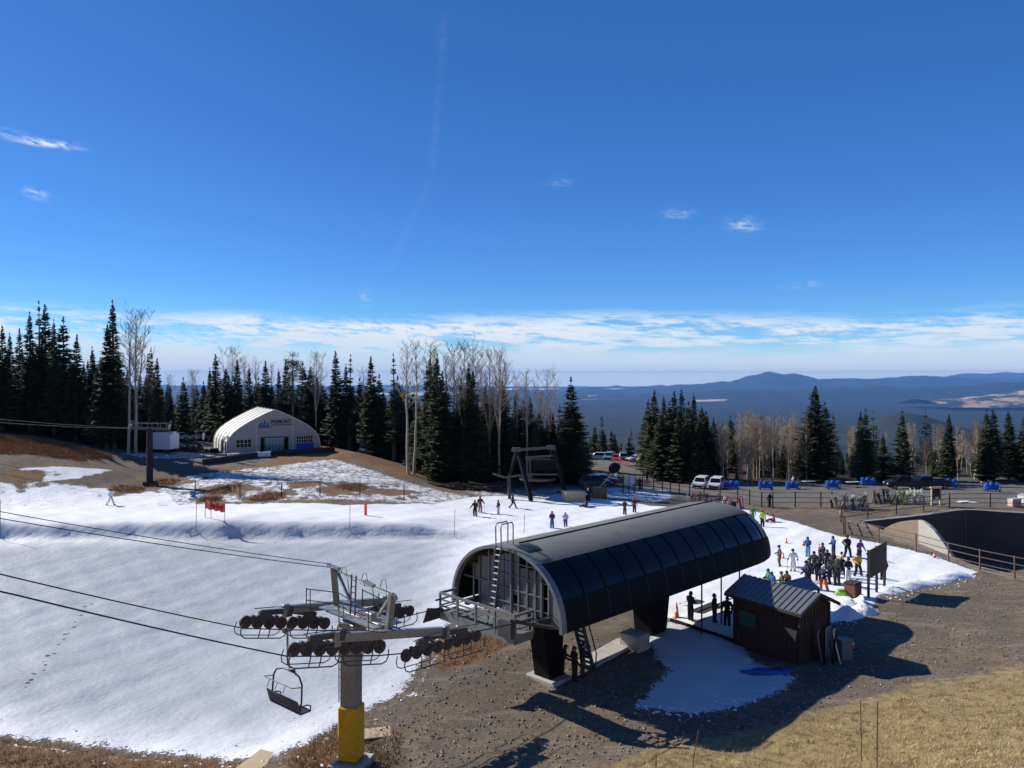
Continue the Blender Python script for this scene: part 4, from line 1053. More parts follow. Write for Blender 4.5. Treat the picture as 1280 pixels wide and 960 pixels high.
def tent_hall():
    g = MT
    zb = 5.25; A = Vector((-42.7, 115, zb)); d = Vector((12.2, 7.0, 0)); Wd = d.length; rz = math.atan2(d.y, d.x)
    rt = empty('event_tent', (A.x+d.x/2, A.y+d.y/2, zb), rz, 'big white fabric hall with a ribbed arched roof, blue mountain logo and glass doors', 'tent hall')
    hw = Wd/2; Hh = 6.55
    prof = [(-1,0),(-1,.17),(-.985,.28),(-.945,.38),(-.86,.495),(-.73,.605),(-.55,.725),(-.36,.83),(-.18,.925),(0,1)]
    prof = prof+[(-x, z) for x, z in prof[-2::-1]]
    P = [(x*hw, z*Hh) for x, z in prof]
    bays = 5; Ln = 12.0
    m = MB()
    rows = []
    for j in range(bays*6+1):
        y = Ln*j/(bays*6); ph = (j % 6)/6; sag = .10*math.sin(PI*ph)
        rows.append([(x*(1-sag/7), y, z*(1-sag/7)) for x, z in P])
    n = len(P)
    for j in range(bays*6):
        y = j/6
        for i in range(n-1):
            # side openings between the ribs on the low left wall
            if i < 2 and (j % 6) in (1, 2, 3, 4) and j < 14: continue
            m.add([rows[j][i], rows[j][i+1], rows[j+1][i+1], rows[j+1][i]], [(3, 2, 1, 0)])
    m.build('roof_skin', g['fabric'], rt)
    m = MB()
    for b in range(bays+1): y = Ln*b/bays; m.tube([(x*1.003, y, z*1.003) for x, z in P], .07, 6)
    m.build('ribs', g['fabric'], rt)
    # gable front with openings
    def gab(y, nm):
        m = MB()
        cols = [-hw, -hw*.86, -4.2, -3.2, -2.1, 2.1, 3.3, 6.0, hw*.93, hw]
        top = lambda x: float(np.interp(x, [p[0] for p in P], [p[1] for p in P])) if abs(x) < hw*.985 else Hh*.2
        holes = {(-2.1, 2.1): (0, 2.35), (3.3, 6.0): (1.45, 2.25)}
        xs = sorted(set([-hw*.999, -hw*.985, -hw*.94, -hw*.85, -hw*.72, -hw*.55, -hw*.36, -hw*.16, 0, hw*.16, hw*.36, hw*.55, hw*.72, hw*.85, hw*.94, hw*.985, hw*.999]+[-5.7, -3.4, -2.1, 2.1, 3.3, 6.0, 5.2]))
        for a, b in zip(xs, xs[1:]):
            hol = None
            if y == 0:
                if -2.1 <= a and b <= 2.1: hol = (0, 2.35)
                elif 3.3 <= a and b <= 6.0: hol = (1.35, 2.3)
                elif -5.7 <= a and b <= -3.4: hol = (1.0, 2.1)
            za, zb_ = top(a), top(b)
            if hol:
                if hol[0] > 0: m.quad((a,y,0),(b,y,0),(b,y,hol[0]),(a,y,hol[0]))
                m.quad((a,y,hol[1]),(b,y,hol[1]),(b,y,zb_),(a,y,za))
            else: m.quad((a,y,0),(b,y,0),(b,y,zb_),(a,y,za))
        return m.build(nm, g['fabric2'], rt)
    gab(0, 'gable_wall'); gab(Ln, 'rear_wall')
    m = MB(); m.tube([(x, -.04, z) for x, z in P], .09, 6); m.build('front_rib', g['fabric'], rt)
    for x in (-2.75, 2.75):
        m = MB(); m.bar((x, -.06, 0), (x, -.06, 4.55), .12, .10); m.build('front_post', g['fabric'], rt)
    # glass doors in a dark frame
    dr = empty('entrance'); dr.parent = rt
    m = MB(); m.bar((-2.1,-.03,2.3), (2.1,-.03,2.3), .12, .18)
    for x in (-2.05,-1.55,1.5,2.05): m.bar((x,-.03,0), (x,-.03,2.3), .1)
    m.build('door_frame', g['dsteel'], dr)
    m = MB(); m.box((-.0, .06, 1.1), (3.0, .03, 2.1)); m.build('glass', g['teal'], dr)
    m = MB()
    for x in (-1.0,-.5,0,.5,1.0): m.bar((x,.02,.05), (x,.02,2.15), .05)
    m.bar((-1.5,.02,2.15), (1.5,.02,2.15), .1); m.build('door_stiles', g['white'], dr)
    for a, b, z0, z1, nb_ in ((3.3,6.0,1.35,2.3,8),(-5.7,-3.4,1.0,2.1,5)):
        m = MB(); m.box(((a+b)/2, .08, (z0+z1)/2), (b-a, .02, z1-z0)); wn = m.build('window', g['glass'], rt)
        m = MB()
        for i in range(nb_): x = a+.05+i*(b-a-.1)/(nb_-1); m.bar((x,.02,z0+.02), (x,.02,z1-.02), .05)
        m.bar((a,.02,(z0+z1)/2), (b,.02,(z0+z1)/2), .10, .05); m.build('window_bars', g['fabric'], wn)
    m = MB(); m.box((4.65, -.06, .72), (2.7, .05, 1.05)); m.build('blue_banner', g['blue'], rt)
    # writing and emblem
    def text(s, x, z, size, mt, nm='lettering', bold=.0):
        cu = bpy.data.curves.new(nm, 'FONT'); cu.body = s; cu.size = size; cu.extrude = .01; cu.offset = bold
        o = bpy.data.objects.new(nm, cu); COL.objects.link(o); dg = bpy.context.evaluated_depsgraph_get(); dg.update()
        me = bpy.data.meshes.new_from_object(o.evaluated_get(dg)); bpy.data.objects.remove(o)
        me.materials.clear(); me.materials.append(mt); o = bpy.data.objects.new(nm, me); COL.objects.link(o); o.parent = rt
        o.location = (x, -.045, z); o.rotation_euler = (PI/2, 0, 0); return o
    t = text('FREMONT', -.55, 4.42, .82, g['ink'], 'lettering', .02)
    t.scale = (.82, 1, 1)
    m = MB()
    for a, h in ((-2.0, .9), (-1.45, 1.15), (-.95, .8)):
        m.prism([(-.42, 0), (0, h), (.16, h*.62), (.02, h*.3), (.42, 0)][:: 1], (a, -.05, 3.92), (1,0,0), (0,0,1), .012)
    m.prism([(-.3,0),(1.9,0),(1.9,-.09),(-.3,-.09)], (-2.2, -.05, 3.86), (1,0,0), (0,0,1), .012)
    m.build('emblem', g['logo'], rt)
    m = MB(); m.prism([(0,0),(3.5,0),(3.5,.13),(0,.13)], (-.55, -.045, 4.12), (1,0,0), (0,0,1), .01); m.build('subtitle_line', g['ink2'], rt)
    # low wall in front
    a = pt(253, 581, 107); b = pt(418, 566, 119.5); a = Vector((a.x, a.y, 0)); b = Vector((b.x, b.y, 0)); m = MB()
    q = [a.lerp(b, i/8) for i in range(9)]
    for s, e in zip(q, q[1:]): m.bar(s+Vector((0,0,zg(s.x, s.y)+.15)), e+Vector((0,0,zg(e.x, e.y)+.15)), .35, 1.15)
    props(m.build('retaining_wall', g['darkwood'], None), 'low dark timber wall at the edge of the white hall terrace', 'wall')

def shack():
    g = MT
    p = Vector((14.5, 38.8, zg(14.5, 38.8))); a = math.atan2(.81, -.58)   # local x = long axis (away), local -y = outward near side? 
    # local x: (-.58,.81) long axis from the near corner; local y: (-.81,-.58)
    rt = empty('operator_hut', (p.x, p.y, p.z-.05), a, 'small brown wooden lift operator hut with a ribbed grey metal roof', 'hut')
    Lx, Wy, Hw, Hr = 4.0, 2.6, 2.88, 3.45
    m = MB()
    wy = -Wy
    # walls (with gables), box from x 0..Lx, y 0..wy
    poly = [(0, -.3), (wy, -.3), (wy, Hw), (wy/2, Hr-.06), (0, Hw)]
    m.add([(0, y, z) for y, z in poly]+[(Lx, y, z) for y, z in poly], [(0,1,2,3,4),(9,8,7,6,5),(0,4,9,5),(1,6,7,2),(0,5,6,1)])
    m.build('wall', g['brown'], rt)
    m = MB()
    for i in range(14): x = .15+i*(Lx-.3)/13; m.bar((x,.012,-.2), (x,.012,Hw-.05), .05, .03)
    for i in range(9): y = -.15-i*(Wy-.3)/8; m.bar((-.012,y,-.2), (-.012,y,Hw+(1-abs(y-wy/2)/(Wy/2))*.5), .03, .05)
    m.build('battens', g['brown'], rt)
    sl = (Hr-Hw)/(Wy/2); ov = .38
    for s in (0, 1):
        m = MB(); y0 = ov if s == 0 else wy-ov; z0 = Hw-ov*sl; ym = wy/2
        m.add([(-ov,y0,z0),(Lx+ov,y0,z0),(Lx+ov,ym,Hr),(-ov,ym,Hr),(-ov,y0,z0+.07),(Lx+ov,y0,z0+.07),(Lx+ov,ym,Hr+.07),(-ov,ym,Hr+.07)], [(0,1,2,3),(7,6,5,4),(0,4,5,1),(1,5,6,2),(2,6,7,3),(3,7,4,0)])
        for i in range(15):
            x = -ov+.04+i*(Lx+2*ov-.08)/14; m.bar((x,y0,z0+.085), (x,ym,Hr+.085), .045, .06)
        m.build('roof', g['ribroof'], rt)
    m = MB(); m.bar((-ov,ov,Hw-ov*sl-.03), (Lx+ov,ov,Hw-ov*sl-.03), .06, .14); m.bar((-ov-.02,ov,Hw-ov*sl), (-ov-.02,wy/2,Hr), .05, .16); m.bar((-ov-.02,wy-ov,Hw-ov*sl), (-ov-.02,wy/2,Hr), .05, .16); m.build('fascia', g['darkwood'], rt)
    w = empty('window'); w.parent = rt
    m = MB(); m.box((3.1,.03,1.55), (1.1,.04,.8)); m.build('pane', g['tealdark'], w)
    m = MB()
    for z in (1.12, 1.98): m.bar((2.5,.05,z), (3.7,.05,z), .07)
    for x in (2.52, 3.68): m.bar((x,.05,1.1), (x,.05,2.0), .07)
    m.build('window_frame', g['darkwood'], w)
    m = MB(); m.prism([(0,0),(.75,0),(.1,-.55)], (.1,.05,1.75), (1,0,0), (0,0,1), .04); m.build('notice_panel', g['ply'], rt)
    m = MB(); m.box((-.02, -1.55, 1.0), (.05, .85, 2.0)); dr = m.build('door', g['darkwood'], rt); m = MB(); m.box((-.06, -1.22, 1.0), (.05, .06, .12)); m.build('handle', g['steel'], dr)
    m = MB()
    for x, y in ((-.01, .01), (Lx, .01), (-.01, wy)): m.bar((x, y, -.2), (x, y, Hw-.08), .11)
    m.build('corner_trim', g['darkwood'], rt)
    # lower rear wing roof
    m = MB(); m.add([(2.1,wy+.1,2.6),(4.0,wy+.1,2.6),(4.0,wy-2.6,2.6),(2.1,wy-2.6,2.6),(3.05,wy+.1,3.1),(3.05,wy-2.6,3.1)], [(0,3,5,4),(1,4,5,2),(3,2,5),(0,4,1)]); m.build('rear_porch_roof', g['ribroof'], rt)
    m = MB()
    for x in (2.2, 3.9): m.bar((x,wy-2.5,-.2), (x,wy-2.5,2.6), .1)
    m.build('porch_post', g['darkwood'], rt)

def info_board():
    g = MT
    a = onground(1085, 748); b = onground(1106, 735); d = (b-a); rz = math.atan2(d.y, d.x); L = 3.6
    rt = empty('trail_board', (a.x, a.y, a.z), rz, 'large dark brown signboard on three posts seen from behind, beside the queue', 'signboard')
    for i in range(3):
        m = MB(); x = .1+i*(L-.2)/2; m.bar((x,0,-.3), (x,0,3.15), .14); m.build('post', g['darkwood'], rt)
    m = MB(); m.box((L/2,-.1,2.25), (L,.06,1.85)); m.build('board', g['boardm'], rt)
    m = MB()
    for z in (1.5, 2.9): m.bar((0,.09,z), (L,.09,z), .05, .12)
    m.build('brace', g['darkwood'], rt)
    p = onground(1066, 748); t = empty('bin', (p.x, p.y, p.z), .7, 'small reddish brown wooden bin at the foot of the big signboard', 'bin')
    m = MB(); m.box((0,0,.5), (.95,.7,1.0))
    for i in range(5): m.box((-.38+.19*i,-.36,.5), (.15,.03,.94))
    m.build('body', g['redbrown'], t, bevel=.01); m = MB(); m.box((0,0,1.06), (1.05,.8,.08)); m.build('lid', g['darkwood'], t, bevel=.02)

def fence(pts, nm, label, hts, nr, mp, mr, pw=.09, rw=.05, posts=True):
    g = MT; a = pts[0]
    rt = empty(nm, tuple(a), 0, label, 'fence')
    for p in pts:
        q = p-a; m = MB(); m.bar(q+Vector((0,0,-.3)), q+Vector((0,0,hts+.06)), pw); m.build('post', mp, rt)
    for i in range(nr):
        z = hts*(1-i/nr)-.02; m = MB()
        for p, q in zip(pts, pts[1:]): m.bar(p-a+Vector((0,0,z)), q-a+Vector((0,0,z)), rw)
        m.build('rail', mr, rt)
    return rt

def pit():
    g = MT
    rt = empty('concrete_pit', (36.3, 77.5, zg(33, 78)), 0, 'deep dark concrete-walled excavation behind the railing at the right', 'excavation'); o = Vector((36.3, 77.5, zg(33, 78)))
    zb = -4.0
    def wall(a, b, nm, mt, t=.35, top=.05):
        a = Vector((*a, 0)); b = Vector((*b, 0)); n = max(2, int((b-a).length/2)); m = MB()
        nn = Vector((-(b-a).y, (b-a).x, 0)).normalized()*t
        vs = []; 
        for i in range(n+1):
            p = a.lerp(b, i/n); zt = zg(p.x+nn.x, p.y+nn.y)+top
            vs += [(p.x-o.x, p.y-o.y, zb-o.z), (p.x-o.x, p.y-o.y, zt-o.z), (p.x+nn.x-o.x, p.y+nn.y-o.y, zt-o.z), (p.x+nn.x-o.x, p.y+nn.y-o.y, zb-o.z)]
        fs = []
        for i in range(n):
            for k in range(4): A = i*4+k; B = i*4+(k+1) % 4; fs.append((A, A+4, B+4, B))
        fs += [(0,1,2,3), (n*4+3, n*4+2, n*4+1, n*4)]
        m.add(vs, fs); return m.build(nm, mt, rt)
    def apron(a, b):
        a = Vector((*a, 0)); b = Vector((*b, 0)); nn = Vector((-(b-a).y, (b-a).x, 0)).normalized(); d = (b-a).normalized(); a = a-d*.8; b = b+d*.8; n = max(2, int((b-a).length/1.5)); m = MB(); vs = []
        for i in range(n+1):
            p = a.lerp(b, i/n)
            for w in (.32, 1.0, 1.9): q = p+nn*w; vs.append((q.x-o.x, q.y-o.y, zg(q.x, q.y)-o.z+(.02 if w < 1.5 else -.05)))
        m.add(vs, [(i*3+k, i*3+k+1, i*3+k+4, i*3+k+3) for i in range(n) for k in range(2)]); m.build('earth_rim', g['earthcurb'], rt)
    n = len(PIT)
    for i in range(n): apron(PIT[i], PIT[(i+1) % n])
    for i in range(n):
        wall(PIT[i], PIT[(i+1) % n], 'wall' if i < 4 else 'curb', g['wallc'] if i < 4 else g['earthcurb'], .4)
    for i in (0, 1):
        a = Vector((*PIT[i], 0)); b = Vector((*PIT[i+1], 0)); n_ = 8; m = MB()
        for k in range(n_): p = a.lerp(b, k/n_); q = a.lerp(b, (k+1)/n_); m.bar(p-o+Vector((0,0,zg(p.x, p.y)+.11)), q-o+Vector((0,0,zg(q.x, q.y)+.11)), .22, .08)
        m.build('coping', g['conc2'], rt)
    for x, y in (PIT[1], PIT[2], (44.2, 84.0)):
        m = MB(); m.bar((x-o.x, y-o.y-.04, zb-o.z), (x-o.x, y-o.y-.04, zg(x, y)-o.z), .12); m.build('wall_joint', g['earthcurb'], rt)
    # bright west-facing wing wall with a falling curved top
    m = MB()
    A = Vector((37.5, 75.2, 0)); D = Vector((.30, -.954, 0)); 
    def wing(ts, tops, nm, mt):
        m = MB(); th = Vector((.954, .30, 0))*.35; vs = []
        for t, zt in zip(ts, tops):
            p = A+D*t; vs += [tuple(p-o+Vector((0,0,zt))), tuple(p-o+Vector((0,0,zb)))]
            q = p+th; vs += [tuple(q-o+Vector((0,0,zt))), tuple(q-o+Vector((0,0,zb)))]
        fs = []
        for i in range(len(ts)-1):
            b = i*4; fs += [(b, b+1, b+5, b+4), (b+2, b+6, b+7, b+3), (b, b+4, b+6, b+2)]
        e = (len(ts)-1)*4; fs += [(0,2,3,1), (e, e+1, e+3, e+2)]
        m.add(vs, fs); m.build(nm, mt, rt)
    def zt(u, v, t): p = A+D*t; return H-(v-VH)/F*p.y
    # in photo: arc (1107,658) (1125,652) (1148,650) then falling (1165,664) (1188,694)
    def tfor(u):
        k = (u-640)/F; return (k*A.y-A.x)/(D.x-k*D.y)
    us = [1105,1110,1116,1124,1132,1140,1148]; vv = [661,658,655,652.5,651,650.2,650]
    wing([tfor(u) for u in us], [zt(u, v, tfor(u)) for u, v in zip(us, vv)], 'earth_bank_wall', g['tanwall'])
    us = [1148,1154,1161,1168,1175,1182,1190]; vv = [650,652,657,664,673,683,696]
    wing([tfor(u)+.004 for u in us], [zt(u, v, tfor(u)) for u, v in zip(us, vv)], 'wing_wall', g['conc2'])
    # railings
    def G(u, v): return onground(u, v)
    P1 = [G(1056,662), G(1075,671), G(1104,681)]
    def gp(x, y): return Vector((x, y, zg(x, y)))
    fr = [gp(31.9,73.6), gp(33.5,70.2), gp(35.0,66.6), gp(36.0,63.4), gp(36.7,60.3), gp(37.4,57.2), gp(38.2,54.2), gp(39.1,51.2), gp(40.3,48.2), gp(42,45.4)]
    fence(fr, 'railing', 'brown three-rail steel fence along the near edge of the concrete pit', 1.6, 3, g['rust'], g['rust'])
    bk = [gp(31.9,73.9), gp(34.4,80.4), gp(38.4,83.0), gp(42.6,85.2), gp(46.8,87.4), gp(51,89.6), gp(55.5,89.2), gp(60.5,88.6), gp(66,86)]
    fence(bk, 'railing', 'dark steel railing along the far rim of the concrete pit', 1.6, 3, g['rust2'], g['rust2'], .10, .055)
    us = [(792,613),(803,612),(817,613),(828,615),(838,616),(849,618),(862,620),(880,623),(900,626),(922,629),(937,631.5),(952,634),(966,634.5),(994,634),(1026,634.5),(1040,634),(1056,640)]
    fence([G(*q) for q in us], 'railing', 'long dark railing between the snow and the gravel plaza', 1.75, 3, g['rust2'], g['rust2'], .12, .05)
    # rope fence on the mound
    us = [(190,590),(244,619),(300,622),(352,622),(400,621),(450,622),(505,624)]
    q = [G(u, v) for u, v in us]
    fence(q[1:], 'rope_fence', 'thin cable fence strung along the foot of the patchy snow mound', 1.7, 1, g['rust2'], g['rust2'], .09, .035)

def second_lift():
    g = MT
    p = Vector((2.6, 94, 0)); z0 = zg(2.6, 92)
    rt = empty('drive_station', (p.x, p.y, z0), 0, 'dark blue-black steel gantry of a second lift before the middle trees', 'lift station')
    def q(u, v, Y): w = pt(u, v, Y); return Vector((w.x-p.x, w.y-p.y, w.z-z0))
    m = MB(); m.bar(q(647,563,95), q(664,626,93), .45, .35); m.build('front_leg', g['black'], rt); m = MB(); m.bar(q(692,559,96.5), q(708,624,95), .45, .35); m.build('front_leg', g['black'], rt)
    m = MB(); m.bar(q(646,563,95), q(634,606,100), .35); m.build('rear_leg', g['black'], rt); m = MB(); m.bar(q(691,559,96.5), q(684,604,102), .35); m.build('rear_leg', g['black'], rt)
    m = MB(); m.bar(q(640,563,95), q(694,559,96.5), .35, .3); m.bar(q(657,572,95.5), q(693,569.5,96.5), .22, .22); m.build('top_beam', g['dsteel'], rt)
    m = MB(); m.box(q(646,562,95), (1.0,1.0,.5)); m.box(q(689,559.5,96.5), (1.1,1.1,.5)); m.build('beam_cap', g['dsteel'], rt, bevel=.05)
    m = MB(); m.box(q(677,583,98), (3.6,3.2,1.9)); m.build('drive_housing', g['black'], rt, bevel=.12)
    m = MB()
    for u in (658, 662): m.bar(q(u,573,95.6), q(u+1,593,95.6), .14)
    m.bar(q(658,593,95.6), q(697,593,96), .2); m.build('hanging_frame', g['dsteel'], rt)
    m = MB(); m.bar(q(616,592,96), q(631,597,95), .3, .2); m.bar(q(631,597,95), q(652,594,95), .25, .2); m.bar(q(636,597,95), q(637,626,94.5), .35, .35); m.build('walkway', g['dsteel'], rt)
    m = MB(); m.disc(q(672,598,97), (0,0,1), 2.3, .25, 28); m.build('bull_wheel', g['dsteel'], rt)

def small_tower():
    g = MT
    b = onground(187, 605); rt = empty('lift_tower', tuple(b), .35, 'dark single-post lift tower standing on the snow at the left', 'lift tower')
    m = MB(); m.tube([(0,0,-.5),(0,0,7.0)], [.42,.36], 8); m.build('pole', g['navy2'], rt)
    m = MB(); m.box((0,0,.1), (1.5,1.5,.5)); m.build('footing', g['navy2'], rt, bevel=.05)
    m = MB(); m.bar((-2.3,0,7.15), (2.4,0,6.9), .3, .3); m.build('crossarm', g['dsteel'], rt)
    for x in (-2.2, 2.3):
        t = empty('wheel_train'); t.parent = rt; t.location = (x, 0, 7.2-.03*x)
        m = MB(); m.bar((0,-1.5,.25), (0,1.5,.25), .12, .15)
        m.tube([(.15,-1.6,.2),(.15,-1.6,.75),(.15,1.6,.75),(.15,1.6,.2)], .025, 5); m.build('rocker_frame', g['steel'], t)
        for i in range(6):
            w = MB(); w.disc((0,-1.25+.5*i,0), (1,0,0), .22, .1, 12); w.build('wheel', g['steel'], t)
    m = MB()
    for x in (-1.6, -.6, .6, 1.6): m.tube([(x-.4,.2,7.1),(x-.3,.2,7.8),(x+.3,.2,7.8),(x+.4,.2,7.1)], .03, 5)
    m.bar((-2.2,.2,7.8), (2.2,.2,7.6), .05); m.build('guard_rail', g['steel'], rt)
    # its ropes, running in from the upper left and on towards the gantry lift
    for k, (dx, lab) in enumerate(((-2.2, 'thin dark lift rope crossing the trees at the far left, upper one'), (2.3, 'thin dark lift rope crossing the trees at the far left, lower one'))):
        c = Vector((b.x+dx*math.cos(.35), b.y+dx*math.sin(.35), b.z+7.02-.03*dx)); e = Vector((c.x-60, c.y+4, c.z+7))
        m = MB(); m.tube([c.lerp(e, i/8)-Vector((0,0,1.6*4*(i/8)*(1-i/8))) for i in range(9)], .025, 5); props(m.build('haul_rope', g['ropem']), lab, 'cable')
# ---------------------------------------------------------------- people
POSES = {}
def base_pose():
    return dict(pel=(0,0,.95), ch=(0,.0,1.24), nk=(0,0,1.47), hd=(0,.015,1.60), ht=(0,.01,1.70),
        lhip=(-.1,0,.92), lk=(-.11,.02,.50), la=(-.12,0,.09), lt=(-.13,.2,.05), rhip=(.1,0,.92), rk=(.11,.02,.50), ra=(.12,0,.09), rt=(.13,.2,.05),
        ls=(-.2,0,1.40), le=(-.29,-.03,1.14), lw=(-.27,.12,.92), rs=(.2,0,1.40), re=(.29,-.03,1.14), rw=(.27,.12,.92))
def shift(P, keys, d):
    for k in keys: P[k] = tuple(a+b for a, b in zip(P[k], d))
UP = ['ch','nk','hd','ht','ls','le','lw','rs','re','rw']
def pose(name):
    P = base_pose()
    if name == 'stand': pass
    elif name == 'hands': P.update(lw=(-.12,.27,1.12), rw=(.12,.28,1.10), le=(-.27,.04,1.14), re=(.27,.04,1.14), hd=(0,.05,1.59), ht=(0,.06,1.69))
    elif name == 'poles': P.update(lw=(-.33,.3,1.05), rw=(.33,.3,1.05), le=(-.31,.05,1.12), re=(.31,.05,1.12), lk=(-.12,.12,.5), rk=(.12,.12,.5), la=(-.13,.0,.1), ra=(.13,.0,.1)); shift(P, UP, (0,.06,-.02))
    elif name == 'wide': P.update(lk=(-.2,.08,.5), la=(-.29,.0,.09), lt=(-.33,.19,.05), rk=(.17,.1,.5), ra=(.22,-.05,.09), rt=(.27,.14,.05), le=(-.34,-.1,1.18), re=(.34,-.1,1.18), lw=(-.16,.1,1.0), rw=(.3,.2,1.05)); shift(P, UP, (.03,.05,-.02))
    elif name == 'turn': P.update(lk=(-.1,.1,.5), la=(-.13,.05,.09), ra=(.13,-.12,.09), rt=(.2,.05,.05), lw=(-.05,.3,1.22), rw=(.36,.1,.95), le=(-.28,.08,1.16), hd=(.03,.03,1.6), ht=(.05,.02,1.7)); shift(P, UP, (-.03,.02,0))
    elif name == 'walk': P.update(lk=(-.1,.22,.52), la=(-.1,.36,.1), lt=(-.11,.55,.09), rk=(.1,-.08,.5), ra=(.1,-.42,.14), rt=(.11,-.24,.06), lw=(-.25,-.15,.94), rw=(.25,.28,.98))
    elif name == 'lean': P.update(lw=(-.2,.4,.95), rw=(.2,.4,.92)); shift(P, UP, (0,.13,-.05)); shift(P, ['hd','ht'], (0,.06,-.03))
    elif name == 'crouch':
        P.update(pel=(0,-.1,.55), lhip=(-.1,-.1,.52), rhip=(.1,-.1,.52), lk=(-.16,.25,.52), rk=(.16,.25,.5), la=(-.14,.0,.1), ra=(.14,.0,.1), ch=(0,.08,.80), nk=(0,.22,.98), hd=(0,.32,1.07), ht=(0,.37,1.15),
                 ls=(-.2,.18,.93), rs=(.2,.18,.93), le=(-.28,.3,.72), re=(.28,.3,.72), lw=(-.15,.5,.62), rw=(.15,.5,.6))
    elif name == 'sit':
        P.update(pel=(0,-.1,.15), lhip=(-.1,-.08,.15), rhip=(.1,-.08,.15), lk=(-.16,.32,.36), rk=(.16,.34,.34), la=(-.15,.68,.1), ra=(.17,.7,.1), lt=(-.18,.74,.28), rt=(.2,.76,.28), ch=(0,-.14,.45), nk=(0,-.08,.68), hd=(0,-.03,.81), ht=(0,-.02,.91),
                 ls=(-.2,-.1,.61), rs=(.2,-.1,.61), le=(-.3,-.12,.38), re=(.3,-.05,.38), lw=(-.3,-.28,.12), rw=(.2,.2,.36))
    elif name == 'bend':
        P.update(pel=(0,-.15,.88), lhip=(-.1,-.15,.86), rhip=(.1,-.15,.86), ch=(0,.12,1.05), nk=(0,.34,1.14), hd=(0,.47,1.13), ht=(0,.57,1.14), ls=(-.2,.28,1.1), rs=(.2,.28,1.1), le=(-.24,.38,.85), re=(.24,.38,.85), lw=(-.15,.5,.62), rw=(.15,.5,.6))
    return P
RAD = dict(pel=(.19,.16), ch=(.21,.175), nk=(.075,.075), hd=(.105,.115), ht=(.075,.085), lhip=(.13,.135), rhip=(.13,.135), lk=(.10,.105), rk=(.10,.105), la=(.088,.095), ra=(.088,.095), lt=(.052,.045), rt=(.052,.045),
           ls=(.105,.105), rs=(.105,.105), le=(.078,.078), re=(.078,.078), lw=(.045,.045), rw=(.045,.045))
EDG = [('pel','ch'),('ch','nk'),('nk','hd'),('hd','ht'),('pel','lhip'),('lhip','lk'),('lk','la'),('la','lt'),('pel','rhip'),('rhip','rk'),('rk','ra'),('ra','rt'),('ch','ls'),('ls','le'),('le','lw'),('ch','rs'),('rs','re'),('re','rw')]
